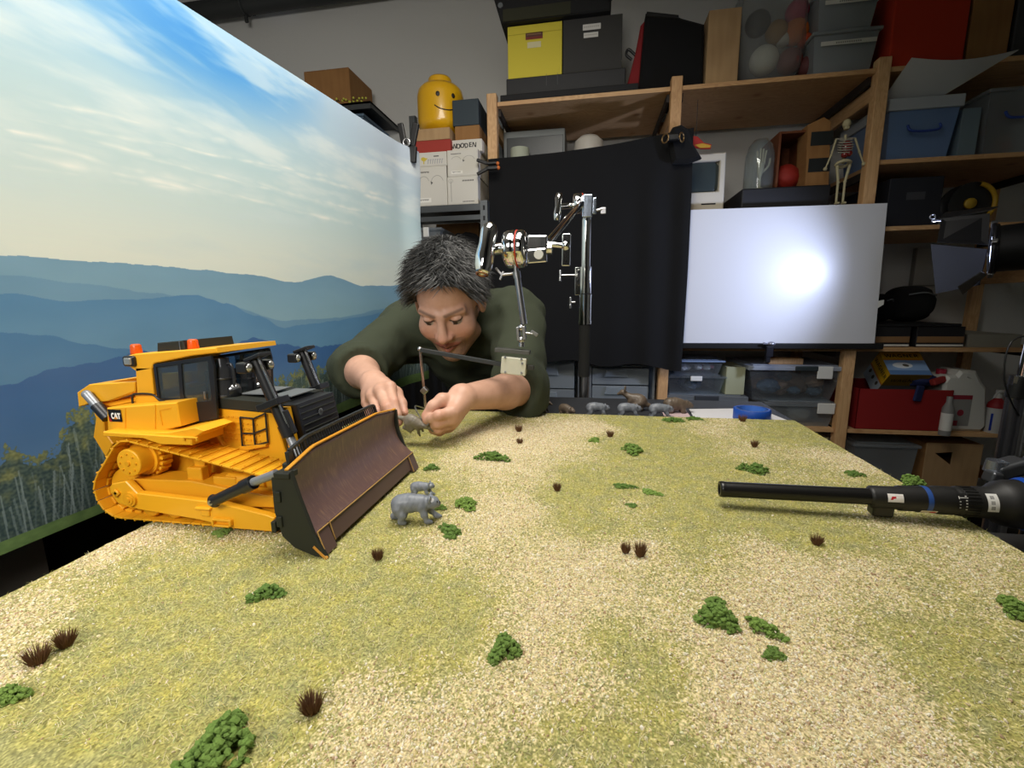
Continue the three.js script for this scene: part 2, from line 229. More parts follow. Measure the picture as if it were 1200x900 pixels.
// ------------------------------------------------------------------ shrubs and dead tufts glued to the turf
{
  const greens = [0x729040, 0x7e9c46, 0x66853a].map(c => M(c, 0.9, { bumpMap: speck, bumpScale: 0.001 }));
  const rnd = rngOf(33);
  function crumbBall(r, x, y, z) { const g = new THREE.IcosahedronGeometry(r, 0), p = g.attributes.position, a = rnd() * 9, fx = 0.8 + 0.7 * rnd(), fy = 0.6 + 0.5 * rnd(); for (let i = 0; i < p.count; i++) { const v = V(p.getX(i), p.getY(i), p.getZ(i)), hs = Math.sin(v.x / r * 12.9 + v.y / r * 78.2 + v.z / r * 37.7 + a) * 43.7, s = 0.65 + 0.85 * (hs - Math.floor(hs)); p.setXYZ(i, v.x * s * fx + x, v.y * s * fy + y, v.z * s + z); } g.computeVertexNormals(); return g; }
  function shrub(px, py, wpx, label, o = {}) {
    const c = atY(px, py, TABLE), e = atY(px + wpx / 2, py, TABLE), R = Math.hypot(e.x - c.x, e.z - c.z), asp = o.asp ?? 0.75, ang = o.ang ?? rnd() * 3, H = Math.min(R * (o.h ?? 0.85) * 0.72, 0.013);
    const cr = Math.max(0.0012, Math.min(0.0018, R * 0.1)), n = Math.round(clamp(R * R * asp / (cr * cr) * 2.6, 40, 900)), l = [];
    for (let i = 0; i < n; i++) { const a = rnd() * 6.283, q = Math.sqrt(rnd()), lump = 0.78 + 0.3 * Math.sin(a * 3 + px), u = Math.cos(a) * q * R * lump, w = Math.sin(a) * q * R * asp * lump, X = u * Math.cos(ang) - w * Math.sin(ang), Z = u * Math.sin(ang) + w * Math.cos(ang), top = H * Math.sqrt(Math.max(0, 1 - q * q)) * (0.55 + 0.55 * rnd()); l.push(crumbBall(cr * (0.75 + 0.5 * rnd()), c.x + X, TABLE + Math.max(cr * 0.4, top * (rnd() < 0.7 ? 1 : rnd())), c.z + Z)); }
    const t = thing('model_shrub', label, 'shrub', 'green foam shrubs on the turf');
    mesh('foliage', l, greens[(px | 0) % 3], t);
  }
  const S = [
    [840, 725, 62, 'largest round dark green foam shrub on the straw-coloured ground beside a trailing shrub', { h: 0.8 }],
    [895, 740, 52, 'long trailing green foam shrub touching the largest round shrub', { asp: 0.4, ang: 0.75, h: 0.6 }],
    [906, 768, 30, 'small low green foam shrub just below the long trailing shrub', { h: 0.6 }],
    [591, 764, 48, 'ragged single dark green foam shrub alone on pale crumbs before the koala', {}],
    [314, 698, 44, 'slanted green foam shrub on grass in front of the bulldozer blade', { asp: 0.6, ang: -0.5, h: 0.7 }],
    [252, 886, 112, 'broad sprawling green foam shrub at the near edge of the grass', { asp: 0.7, h: 0.6 }],
    [10, 820, 44, 'green foam shrub close to the two brown tufts at the table edge', {}],
    [1192, 718, 46, 'green foam shrub on the table edge in front of the camera', { h: 0.8 }],
    [578, 539, 46, 'wide flat green foam shrub behind the koalas near the hand', { asp: 0.35, ang: 0.1, h: 0.6 }],
    [506, 550, 19, 'tiny green foam shrub beside the far corner of the bulldozer blade', {}],
    [547, 594, 32, 'square green foam shrub ahead of the koalas', {}],
    [527, 625, 40, 'long green foam shrub by the front paw of the large koala', { asp: 0.5, ang: 0.8, h: 0.6 }],
    [516, 596, 18, 'small green foam shrub behind the large koala\'s nose', { h: 0.6 }],
    [741, 530, 30, 'round green foam shrub in the middle of the far grass', {}],
    [697, 517, 16, 'small green foam shrub between the round far shrub and the man\'s forearm', { h: 0.7 }],
    [884, 553, 38, 'long green foam shrub just beyond the tip of the black lens', { asp: 0.45, ang: 0.4, h: 0.7 }],
    [1001, 557, 22, 'small green foam shrub near the table edge beyond the black lens', { h: 0.6 }],
    [1068, 567, 32, 'green foam shrub half hidden behind the thick part of the black lens', {}],
    [622, 486, 14, 'tiny green foam shrub on the far edge by the brown animal figures', { h: 0.9 }],
    [788, 494, 26, 'flat green foam shrub on the far edge of the table', { asp: 0.4, ang: 0.1, h: 0.5 }],
    [812, 492, 20, 'smaller flat green foam shrub on the far edge beside another', { asp: 0.4, ang: 0.1, h: 0.5 }],
    [731, 571, 30, 'thin flat green foam patch lying on the open grass, first of three', { asp: 0.35, ang: 0.1, h: 0.3 }],
    [763, 578, 28, 'thin flat green foam patch beside a tiny one on the open grass', { asp: 0.5, ang: 0.6, h: 0.3 }],
    [740, 593, 15, 'tiny green foam patch between the two flat patches', { h: 0.4 }],
    [262, 624, 26, 'low green foam patch squeezed beside the yellow track', { h: 0.35 }]];
  for (const s of S) shrub(...s);
  const brown = M(0x7c593c, 0.9, { side: THREE.DoubleSide });
  function tuft(px, py, wpx, label, ratio = 1.2) {
    const c = atY(px, py, TABLE), e = atY(px + wpx / 2, py, TABLE), R = Math.hypot(e.x - c.x, e.z - c.z), H = Math.min(R * 2 * ratio, 0.022), pos = [];
    for (let i = 0; i < 190; i++) { const a = rnd() * 6.283, r = R * 0.45 * Math.sqrt(rnd()), bx0 = c.x + r * Math.cos(a), bz = c.z + r * Math.sin(a), o = R * (0.25 + 0.75 * rnd()), tx = bx0 + o * Math.cos(a), tz = bz + o * Math.sin(a) * 0.9, h = H * (0.55 + 0.45 * rnd()), wv = 0.0004, b = a + 1.57; const dx = Math.cos(b) * wv, dz = Math.sin(b) * wv; pos.push(bx0 - dx, TABLE - 0.0005, bz - dz, bx0 + dx, TABLE - 0.0005, bz + dz, tx, TABLE + h, tz); pos.push(bx0 - dz, TABLE - 0.0005, bz + dx, bx0 + dz, TABLE - 0.0005, bz - dx, tx, TABLE + h, tz); }
    const g = new THREE.BufferGeometry(); g.setAttribute('position', new THREE.Float32BufferAttribute(pos, 3)); g.computeVertexNormals();
    const t = thing('dead_grass_tuft', label, 'tuft', 'brown bristle tufts on the turf'); mesh('bristles', g, brown, t);
  }
  const B = [[78, 757, 24, 'narrower brown bristle tuft of the pair by the table edge', 1], [45, 777, 28, 'wider brown bristle tuft of the pair by the table edge', 0.9], [366, 834, 30, 'spiky dark brown bristle tuft on the border of grass and bare crumbs', 1], [443, 656, 15, 'small brown bristle tuft in front of the large koala', 1.1], [733, 648, 12, 'brown bristle tuft in mid-table, the shorter of a close pair', 1.3], [750, 652, 15, 'brown bristle tuft in mid-table, the taller of a close pair', 1.4], [653, 575, 10, 'single square brown bristle tuft in the open middle of the grass', 1.1], [957, 638, 15, 'single brown bristle tuft in front of the black lens tube', 0.9], [608, 506, 9, 'small brown bristle tuft beside the shadow of the man\'s forearm', 1.1], [609, 520, 8, 'tiny brown bristle tuft on pale crumbs near the man\'s hand', 1], [715, 512, 9, 'small brown bristle tuft between two far green shrubs', 1], [884, 524, 9, 'small brown bristle tuft on the bare far corner', 1.1], [870, 494, 10, 'brown bristle tuft on the far edge in front of the blue tape roll', 1], [592, 483, 8, 'brown bristle tuft on the far edge under the man\'s forearm', 1.2]];
  for (const b of B) tuft(...b);
}
// ------------------------------------------------------------------ printed landscape backdrop
const BDX = z => -0.597 - 0.089 * (z + 1.5);
const BD = { z0: 0.14, z1: -1.53 };                       // near end, far end
const bdLow = z => 0.889 - 0.027 * (z + 1.5), bdTop = z => 1.650 - 0.012 * (z + 1.5);
const bdHit = (px, py) => { const d = ray(px, py), k = (-0.597 - 0.089 * 1.5) , t = (k - CP.x - 0.089 * CP.z) / (d.x + 0.089 * d.z); return CP.clone().addScaledVector(d, t); };
{
  const L = BD.z0 - BD.z1, uv = p => [(BD.z0 - p.z) / L, (p.y - bdLow(p.z)) / (bdTop(p.z) - bdLow(p.z))];
  const poly = l => { const q = l.map(([x, y]) => uv(bdHit(x, y))); q.unshift([q[0][0] - 0.25, q[0][1] + 0.0], [-1, q[0][1] + 0.02]); q.splice(0, 2, [-0.3, q[2][1] + 0.02]); q.push([1.3, q[q.length - 1][1] + 0.01]); return q; };
  const at = (q, u) => { for (let i = 1; i < q.length; i++) if (u <= q[i][0]) { const t = (u - q[i - 1][0]) / (q[i][0] - q[i - 1][0]); return mix(q[i - 1][1], q[i][1], t * t * (3 - 2 * t)); } return q[q.length - 1][1]; };
  const ridges = [
    { q: poly([[0, 300], [110, 307], [215, 314], [290, 322], [345, 331], [385, 323], [425, 335], [455, 335], [484, 332]]), c: [120, 158, 182], r: 0.004 },
    { q: poly([[0, 323], [90, 332], [180, 344], [260, 358], [335, 376], [400, 372], [450, 362], [484, 352]]), c: [110, 150, 178], r: 0.004 },
    { q: poly([[0, 344], [70, 352], [170, 350], [225, 345], [265, 355], [300, 370], [335, 385], [360, 380], [420, 372], [450, 366], [484, 362]]), c: [90, 136, 174], r: 0.005 },
    { q: poly([[0, 391], [50, 395], [100, 403], [140, 408], [200, 420], [300, 430], [484, 430]]), c: [78, 124, 166], r: 0.006 },
    { q: poly([[0, 452], [60, 435], [110, 424], [160, 413], [200, 412], [265, 405], [300, 396], [330, 403], [365, 408], [405, 402], [450, 392], [484, 400]]), c: [64, 104, 154], r: 0.012 }];
  const trees = poly([[0, 527], [20, 525], [45, 522], [60, 518], [75, 505], [90, 488], [105, 485], [130, 500], [200, 480], [300, 450], [330, 440], [350, 432], [375, 425], [395, 428], [420, 440], [484, 415]]);
  const lawn = poly([[0, 636], [60, 612], [108, 594], [200, 552], [330, 504], [423, 462], [484, 438]]);
  const streak = (u, v, u0, v0, len, sl, w) => { const a = (u - u0) / len; if (a < 0 || a > 1 || Math.abs(v - v0 - sl * (u - u0)) > 6 * w + 0.01) return 0; const d = (v - v0 - sl * (u - u0) - 0.006 * noise(u * 22, v0 * 50)) / (w * (0.35 + a) * (1 + 0.4 * noise(u * 60, v * 60))); return Math.exp(-Math.pow(Math.abs(d), 1.3)) * Math.min(1, 6 * a) * Math.min(1, 3 * (1 - a)) * clamp(0.5 + 1.5 * fbm(u * 26 + u0 * 9, v0 * 40 + v * 20, 3)); };
  const ST = [[0, 108, 320, 176, 5], [0, 133, 240, 180, 4], [0, 160, 250, 220, 5], [60, 150, 260, 205, 4], [0, 195, 330, 235, 5], [80, 162, 480, 262, 3.5], [150, 160, 420, 215, 3], [180, 205, 440, 270, 3], [290, 210, 440, 258, 4], [310, 190, 478, 245, 3], [0, 175, 130, 205, 5], [0, 152, 90, 172, 4], [280, 187, 470, 235, 3], [120, 200, 250, 225, 4]].map(([x0, y0, x1, y1, w]) => { const a = uv(bdHit(x0, y0)), b = uv(bdHit(x1, y1)), c = uv(bdHit(x0, y0 + w)); return [a[0], a[1], b[0] - a[0], (b[1] - a[1]) / (b[0] - a[0]), Math.abs(c[1] - a[1])]; });
  const NW = 2048, NH = 1024, tr = rngOf(77);
  const trunks = []; for (let i = 0; i < 700; i++) trunks.push([tr() * 1.1 - 0.05, 0.0003 + 0.0005 * tr(), 0.2 + 0.5 * tr(), (tr() - 0.35) * 0.022, tr()]);
  const grid = Array.from({ length: 128 }, () => []); for (const k of trunks) for (let b = -1; b < 2; b++) { const i = Math.floor(k[0] * 116) + 6 + b; if (grid[i]) grid[i].push(k); }
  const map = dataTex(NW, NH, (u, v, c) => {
    const lw = at(lawn, u), tt = at(trees, u) + 0.03 * noise(u * 45, 3) + 0.016 * noise(u * 160, 3) + 0.01 * noise(u * 420, 9);
    let r, g, b;
    // sky
    const e = clamp((v - 0.45) / 0.55), cl = fbm(u * 5 + v * 6, v * 9 - u * 3, 5), cl2 = fbm(u * 9 + 4, v * 26 + u * 10, 4);
    const lo = [219, 226, 216], mid = [190, 212, 214], hi = [mix(150, 188, sstep(0.45, 0.95, u)), mix(192, 200, sstep(0.45, 0.95, u)), mix(222, 212, sstep(0.45, 0.95, u))], s1 = sstep(0, 0.42, e), s2 = sstep(0.35, 1, e);  // far end greyed: part print, part light falloff painted into the sky colour
    const uB = uv(bdHit(235, 40)), blue = clamp(sstep(0.55, 0.05, Math.hypot((u - uB[0]) / 0.42, (v - uB[1]) / 0.36)) + 0.2 * cl) * sstep(-0.25, 0.25, cl2 * 0.8 + 0.16 + 0.3 * (u - 0.3));
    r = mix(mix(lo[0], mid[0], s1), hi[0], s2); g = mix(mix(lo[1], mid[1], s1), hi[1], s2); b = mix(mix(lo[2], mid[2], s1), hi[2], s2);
    r = mix(r, 58, blue * 0.85); g = mix(g, 140, blue * 0.85); b = mix(b, 214, blue * 0.85);
    let w = clamp(sstep(-0.05, 0.3, cl) * 0.55 * sstep(0.1, 0.5, e)); for (const s of ST) w = Math.max(w, 0.95 * streak(u, v, s[0], s[1], s[2], s[3], s[4] * 1.5), 0.3 * streak(u, v, s[0], s[1] + s[4] * 2, s[2], s[3], s[4] * 4)), w -= 0.18 * streak(u, v, s[0], s[1] - s[4] * 1.7, s[2], s[3], s[4]);
    w = clamp(w, -0.25, 1); if (w > 0) { r = mix(r, 240, w); g = mix(g, 240, w); b = mix(b, 232, w); } else { r = mix(r, 120, -w); g = mix(g, 160, -w); b = mix(b, 190, -w); }
    for (const R of ridges) { const y = at(R.q, u) + R.r * (noise(u * 30, R.r * 900) + 0.5 * noise(u * 110, R.r * 300)) * 0.8; if (v < y) { const d = clamp((y - v) / 0.16), n = 8 * fbm(u * 14, v * 14, 3); r = R.c[0] + 22 * d + n; g = R.c[1] + 18 * d + n; b = R.c[2] + 6 * d + n; } }
    if (v < tt && v >= lw - 0.004) {
      const d = (v - lw) / Math.max(0.01, tt - lw), leaf = fbm(u * 95, v * 44, 4), leaf2 = noise(u * 480, v * 220), k = sstep(-0.1, 0.5, leaf + 0.5 * (d - 0.55)) * sstep(0.25, 0.6, d);
      if (!(d > 0.86 && leaf + 0.5 * leaf2 < -0.04)) {
        r = mix(70, 122, k) + 34 * leaf2; g = mix(88, 128, k) + 32 * leaf2; b = mix(84, 86, k) + 22 * leaf2;
        const gi = Math.floor(u * 116) + 6; for (const t of grid[gi] ?? []) { const x = t[0] + t[3] * d; if (d < 0.15 + t[2] && Math.abs(u - x) < t[1]) { const q = 0.2 + 0.45 * t[4]; r = mix(r, 152, q); g = mix(g, 168, q); b = mix(b, 168, q); } }
      }
    }
    if (v < lw) { const n = 16 * noise(u * 90, v * 40) + 10 * noise(u * 240, v * 160), d = clamp((lw - v) / 0.05); r = 108 + n + 8 * d; g = 138 + n + 6 * d; b = 82 + n * 0.6; }
    c[0] = r; c[1] = g; c[2] = b;
  });
  map.wrapS = map.wrapT = THREE.ClampToEdgeWrapping; map.anisotropy = 8;
  // a sheet of vinyl with thickness, curling a little at its far end
  const N = 90, H = 24, pos = [], uvs = [], idx = [], th = 0.0016;
  for (const side of [0, 1]) for (let j = 0; j <= H; j++) for (let i = 0; i <= N; i++) {
    const u = i / N, v = j / H, z = BD.z0 - u * L, curl = 0.02 * sstep(0.93, 1, u) + 0.004 * Math.sin(u * 7 + v * 2) * v + 0.004 * sstep(0.86, 1, u) * Math.sin(v * 14 + u * 20);
    pos.push(BDX(z) + curl - side * th, mix(bdLow(z), bdTop(z), v), z); uvs.push(u, v);
  }
  const id = (s, i, j) => s * (N + 1) * (H + 1) + j * (N + 1) + i;
  for (let j = 0; j < H; j++) for (let i = 0; i < N; i++) { const a = id(0, i, j), b = id(0, i + 1, j), c = id(0, i + 1, j + 1), d = id(0, i, j + 1); idx.push(a, b, c, a, c, d); const A = id(1, i, j), B = id(1, i + 1, j), C = id(1, i + 1, j + 1), D = id(1, i, j + 1); idx.push(A, C, B, A, D, C); }
  for (let i = 0; i < N; i++) { let a = id(0, i, H), b = id(0, i + 1, H), c = id(1, i + 1, H), d = id(1, i, H); idx.push(a, b, c, a, c, d); a = id(0, i, 0); b = id(0, i + 1, 0); c = id(1, i + 1, 0); d = id(1, i, 0); idx.push(a, c, b, a, d, c); }
  for (let j = 0; j < H; j++) { const a = id(0, N, j), b = id(0, N, j + 1), c = id(1, N, j + 1), d = id(1, N, j); idx.push(a, c, b, a, d, c); }
  const g = new THREE.BufferGeometry(); g.setAttribute('position', new THREE.Float32BufferAttribute(pos, 3)); g.setAttribute('uv', new THREE.Float32BufferAttribute(uvs, 2)); g.setIndex(idx); g.computeVertexNormals();
  const t = thing('landscape_backdrop', 'long printed backdrop of sky, blue mountains and gum forest behind the bulldozer', 'backdrop');
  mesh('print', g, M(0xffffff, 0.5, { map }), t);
  // light stands and a cross bar carry it from behind
  const bk = z => BDX(z) - 0.03;
  mesh('crossbar', rod(V(bk(BD.z0), bdTop(0) - 0.03, BD.z0), V(bk(-1.5), bdTop(-1.5) - 0.03, -1.5), 0.011), blackMat, t);
  for (const z of [0.05, -1.42]) { mesh('post', rod(V(bk(z) - 0.02, 0, z), V(bk(z) - 0.02, bdTop(z) - 0.02, z), 0.014), blackMat, t); mesh('foot', [bx(bk(z) - 0.2, bk(z) + 0.06, 0, 0.03, z - 0.02, z + 0.02)], blackMat, t); }
  // dark board and an added black cloth standing in for the shadowed gap below the print
  const db = thing('backing_board', 'dark grey board standing below the printed backdrop behind the bulldozer', 'board');
  const zA = 0.12, zB = bdHit(82, 622).z;
  const sl = new THREE.BufferGeometry(); { const a = BDX(zA) - 0.05, b = BDX(zB) - 0.05, P = []; const q = (x, y, z) => [x, y, z]; const v8 = [q(a, 0, zA), q(b, 0, zB), q(b, 0.855, zB), q(a, 0.855, zA), q(a - 0.01, 0, zA), q(b - 0.01, 0, zB), q(b - 0.01, 0.855, zB), q(a - 0.01, 0.855, zA)]; for (const f of [[0, 1, 2, 3], [5, 4, 7, 6], [4, 0, 3, 7], [1, 5, 6, 2], [3, 2, 6, 7], [4, 5, 1, 0]]) for (const k of [0, 1, 2, 0, 2, 3]) P.push(...v8[f[k]]); sl.setAttribute('position', new THREE.Float32BufferAttribute(P, 3)); sl.computeVertexNormals(); }
  mesh('panel', sl, M(0x77746c, 0.8), db);
  { const dr = thing('added_drape', 'added black cloth standing in for the shadowed gap below the printed backdrop', 'cloth'), P = [], I = [], N = 80; for (const s of [0, 1]) for (let j = 0; j <= 1; j++) for (let i = 0; i <= N; i++) { const z = mix(0.12, -1.5, i / N); P.push(BDX(z) - 0.085 + 0.008 * Math.sin(i * 1.3) - s * 0.002, j ? 1.02 : 0.004, z); } const id = (s, j, i) => (s * 2 + j) * (N + 1) + i; for (let i = 0; i < N; i++) { I.push(id(0, 0, i), id(0, 0, i + 1), id(0, 1, i + 1), id(0, 0, i), id(0, 1, i + 1), id(0, 1, i), id(1, 0, i), id(1, 1, i + 1), id(1, 0, i + 1), id(1, 0, i), id(1, 1, i), id(1, 1, i + 1)); } const g2 = new THREE.BufferGeometry(); g2.setAttribute('position', new THREE.Float32BufferAttribute(P, 3)); g2.setIndex(I); g2.computeVertexNormals(); mesh('cloth', muv(g2), blackCloth, dr); }
  // clip on the far top corner
  const cl = thing('spring_clamp', 'black plastic spring clamp on the far top corner of the printed backdrop', 'clamp');
  const z = -1.485, X = BDX(z) + 0.012, Y = bdTop(z);
  mesh('jaw', [bar(V(X + 0.006, Y - 0.045, z), V(X + 0.012, Y + 0.004, z), 0.03, 0.014, 0.003), bar(V(X - 0.022, Y - 0.045, z), V(X - 0.014, Y + 0.004, z), 0.03, 0.012, 0.003)], blackPl, cl);
  mesh('handle', bar(V(X + 0.01, Y + 0.003, z), V(X + 0.03, Y + 0.07, z + 0.004), 0.022, 0.012, 0.004), blackPl, cl); mesh('handle', bar(V(X - 0.014, Y + 0.003, z), V(X - 0.026, Y + 0.075, z), 0.02, 0.012, 0.004), blackPl, cl);
  mesh('spring', new THREE.TorusGeometry(0.011, 0.003, 6, 14).translate(X - 0.002, Y + 0.012, z + 0.014), satin, cl);
}
// ------------------------------------------------------------------ the toy bulldozer
{
  const t = thing('toy_bulldozer', 'yellow toy bulldozer with black cab windows and wide weathered brown blade', 'toy bulldozer');
  const O = V(-0.43, TABLE + 0.0022, -0.506); t.position.copy(O); t.userData.placed = true;
  const yel = M(0xf0ae1e, 0.4, { clearcoat: 0.15, clearcoatRoughness: 0.4 }), yel2 = M(0xe6a31a, 0.45), blk = M(0x202124, 0.36), blkM = M(0x1d2019, 0.6), grey = M(0x8d9196, 0.35, { metalness: 0.3 }), silver = M(0xc2c4c6, 0.22, { metalness: 0.9 });
  const P = (px, py, z) => { const p = atZ(px, py, z); return [p.x - O.x, p.y - O.y]; };
  const PL = (l, z) => l.map(([x, y]) => P(x, y, z));
  const Q = (px, py, z) => atZ(px, py, z).sub(O);
  const zl = z => z - O.z;
  const two = f => { f(1); f(-1); };                      // near side, then its mirror image on the far side
  const sl2 = (pts, z0, z1, s, b, h) => { const a = zl(z0), c = zl(z1); return s > 0 ? slab(pts, Math.min(a, c), Math.max(a, c), b, h) : slab(pts, -Math.max(a, c), -Math.min(a, c), b, h); };
  // ---- tracks: sprocket high at the back, idlers front and back, one shoe after another
  const wheels = [[-0.092, 0.0725, 0.026], [-0.118, 0.0335, 0.031], [0.082, 0.0335, 0.031]];
  const loop = []; {
    const W = wheels, tang = (A, B) => { const dx = B[0] - A[0], dy = B[1] - A[1], L = Math.hypot(dx, dy), a = Math.atan2(dy, dx), o = Math.acos(clamp((A[2] - B[2]) / L, -1, 1)); return a + o; };
    // walk the hull counter-clockwise seen from +z: bottom idlers, front, sprocket
    const ord = [W[1], W[2], W[0]], n = [];
    for (let i = 0; i < 3; i++) { const A = ord[i], B = ord[(i + 1) % 3], dx = B[0] - A[0], dy = B[1] - A[1], L = Math.hypot(dx, dy), a = Math.atan2(dy, dx), off = Math.asin((A[2] - B[2]) / L); n.push(a - Math.PI / 2 + off * 1); }
    for (let i = 0; i < 3; i++) { const A = ord[i]; let a0 = n[(i + 2) % 3], a1 = n[i]; while (a1 < a0) a1 += Math.PI * 2; for (let k = 0; k <= 10; k++) { const a = mix(a0, a1, k / 10); loop.push(new THREE.Vector2(A[0] + Math.cos(a) * A[2], A[1] + Math.sin(a) * A[2])); } }
    loop.push(loop[0].clone());
  }
  const cum = [0]; for (let i = 1; i < loop.length; i++) cum.push(cum[i - 1] + loop[i].distanceTo(loop[i - 1]));
  const pathAt = s => { s = ((s % cum.at(-1)) + cum.at(-1)) % cum.at(-1); let i = 1; while (cum[i] < s) i++; const k = (s - cum[i - 1]) / Math.max(1e-6, cum[i] - cum[i - 1]), p = loop[i - 1].clone().lerp(loop[i], k), d = loop[i].clone().sub(loop[i - 1]).normalize(); return [p, Math.atan2(d.y, d.x)]; };
  const NS = 46, pitch = cum.at(-1) / NS;
  const shoeG = join([box(pitch * 0.96, 0.0022, 0.044, 0, 0, 0, 0.0005), box(0.0016, 0.0024, 0.044, -pitch * 0.3, -0.0016, 0, 0.0004), box(pitch * 0.7, 0.003, 0.006, 0, 0.0024, 0.006, 0.0006), box(pitch * 0.7, 0.003, 0.006, 0, 0.0024, -0.006, 0.0006), box(pitch * 0.2, 0.0012, 0.004, 0, -0.0014, 0.013, 0.0004), box(pitch * 0.2, 0.0012, 0.004, 0, -0.0014, -0.013, 0.0004)]);
  two(s => {
    const tr = new THREE.Group(); tr.name = 'track'; t.add(tr); tr.position.z = s * 0.07;
    for (let i = 0; i < NS; i++) { const [p, a] = pathAt(i * pitch), m = mesh('track_shoe', shoeG, i % 3 ? yel : yel2, tr); m.position.set(p.x, p.y, 0); m.rotation.z = a; }
    // wheels
    for (const [i, w] of wheels.entries()) {
      const r = w[2] - 0.0055, f = [];
      f.push(new THREE.CylinderGeometry(r, r, 0.02, 28).rotateX(Math.PI / 2).translate(w[0], w[1], s * 0.066));
      if (i === 0) { for (let k = 0; k < 20; k++) { const a = k / 20 * 6.283; f.push(box(0.004, 0.006, 0.014, 0, 0, 0, 0.0006).rotateZ(a + 1.57).translate(w[0] + Math.cos(a) * (r + 0.0008), w[1] + Math.sin(a) * (r + 0.0008), s * 0.066)); } f.push(lathe([[0, 0.019], [0.015, 0.019], [0.0165, 0.0175], [0.0165, 0]], 28).rotateX(Math.PI / 2 * s).translate(w[0], w[1], s * 0.0745)); }
      const wm = mesh(i === 0 ? 'sprocket' : 'idler_wheel', f, yel, t);
      if (i === 0) { const bl = []; for (let k = 0; k < 8; k++) { const a = k / 8 * 6.283; bl.push(new THREE.CylinderGeometry(0.0012, 0.0012, 0.0016, 8).rotateX(Math.PI / 2).translate(w[0] + Math.cos(a) * 0.011, w[1] + Math.sin(a) * 0.011, s * 0.0942)); } bl.push(new THREE.CylinderGeometry(0.003, 0.003, 0.002, 12).rotateX(Math.PI / 2).translate(w[0], w[1], s * 0.0942)); mesh('hub_bolts', bl, yel2, wm); }
    }
    for (let k = 0; k < 5; k++) mesh('track_roller', lathe([[0, -0.017], [0.009, -0.017], [0.011, -0.013], [0.008, -0.01], [0.008, 0.01], [0.011, 0.013], [0.009, 0.017], [0, 0.017]], 18).rotateX(Math.PI / 2).translate(-0.078 + k * 0.032, 0.0155, s * 0.072), yel2, t);
    // roller frame between the idlers
    mesh('track_frame', [slab([[-0.125, 0.03], [-0.1, 0.05], [-0.02, 0.052], [0.04, 0.044], [0.085, 0.04], [0.085, 0.026], [-0.1, 0.02]], s > 0 ? 0.056 : -0.086, s > 0 ? 0.086 : -0.056), box(0.03, 0.014, 0.018, 0.02, 0.05, s * 0.072), box(0.02, 0.02, 0.012, -0.02, 0.056, s * 0.074), new THREE.CylinderGeometry(0.008, 0.008, 0.05, 16).rotateZ(Math.PI / 2).translate(0.045, 0.052, s * 0.072)], yel2, t);
    mesh('carrier_bracket', slab([[-0.03, 0.05], [-0.014, 0.05], [-0.012, 0.06], [-0.01, 0.078], [-0.026, 0.082], [-0.024, 0.064]], s > 0 ? 0.062 : -0.074, s > 0 ? 0.074 : -0.062), yel, t);
    // blade push arm outside the track
    const arm = mesh('push_arm', sl2(PL([[128, 571], [131, 567], [147, 564], [160.4, 578], [253, 589], [311, 603.5], [321, 607.3], [321, 623.6], [272.5, 619.5], [234, 609.5], [161, 597], [138, 590], [128.8, 577]], -0.408), -0.408, -0.417, s, 0.001), yel, t);
    const pv = (px, py) => P(px, py, -0.408), zo = s * (zl(-0.408));
    const dc = (px, py, r) => { const c = pv(px, py); return new THREE.CylinderGeometry(r, r, 0.003, 18).rotateX(Math.PI / 2).translate(c[0], c[1], zo + s * 0.0012); };
    const dd = (px, py, r) => { const c = pv(px, py); return lathe([[r * 0.5, 0], [r, 0], [r, 0.0024], [r * 0.5, 0.0024]], 4).rotateX(Math.PI / 2).translate(c[0], c[1], zo); };
    mesh('pivot', [dc(153.5, 584.5, 0.0085), dc(153.5, 584.5, 0.006).translate(0, 0, s * 0.001), dc(153.5, 584.5, 0.0028).translate(0, 0, s * 0.002)], yel2, arm);
    mesh('pivot_plate', dd(137.5, 577.5, 0.005), yel2, arm);
    const b0 = pv(240, 598), b1 = pv(262, 611);
    mesh('bracket', [box(0.02, 0.0035, 0.008, b0[0], b0[1] + 0.003, zo), box(0.012, 0.008, 0.004, b0[0] + 0.001, b0[1] - 0.003, zo), box(0.023, 0.003, 0.009, b1[0], b1[1] + 0.003, zo), box(0.02, 0.003, 0.009, b1[0], b1[1] - 0.004, zo), box(0.003, 0.008, 0.009, b1[0] - 0.011, b1[1], zo), box(0.003, 0.008, 0.009, b1[0] + 0.011, b1[1], zo)], yel, arm);
    // tilt brace: black sleeve, grey rod
    const a = Q(251, 587, -0.401), b = Q(297, 565, -0.398), c = Q(324, 555, -0.395); for (const v of [a, b, c]) v.z *= s;
    const br = mesh('tilt_brace', [rod(a, b, 0.0062, 0.0062, 14), rod(a.clone().lerp(b, 0.75), b, 0.0078, 0.0078, 14), new THREE.TorusGeometry(0.0052, 0.0026, 8, 18).translate(a.x, a.y, a.z)], blk, t);
    mesh('piston_rod', rod(b, c, 0.0046, 0.0046, 14), grey, br);
    mesh('pin', new THREE.CylinderGeometry(0.003, 0.003, 0.012, 12).rotateX(Math.PI / 2).translate(a.x, a.y, a.z), satin, br);
    // fenders
    mesh('fender', [sl2(PL([[120.4, 506], [224.3, 512.8], [224.3, 522], [188, 521], [167, 514], [120.4, 511.5]], -0.414), -0.414, -0.46, s, 0.001), sl2(PL([[120.4, 506], [196, 507], [228, 501], [240, 505], [226, 514]], -0.418), -0.418, -0.46, s, 0.001)], yel, t);
    const hb = P(226, 512, -0.416); mesh('step', [box(0.018, 0.002, 0.003, hb[0], hb[1], s * 0.093), box(0.002, 0.004, 0.003, hb[0] - 0.008, hb[1] - 0.002, s * 0.093), box(0.002, 0.004, 0.003, hb[0] + 0.008, hb[1] - 0.002, s * 0.093)], yel2, t);
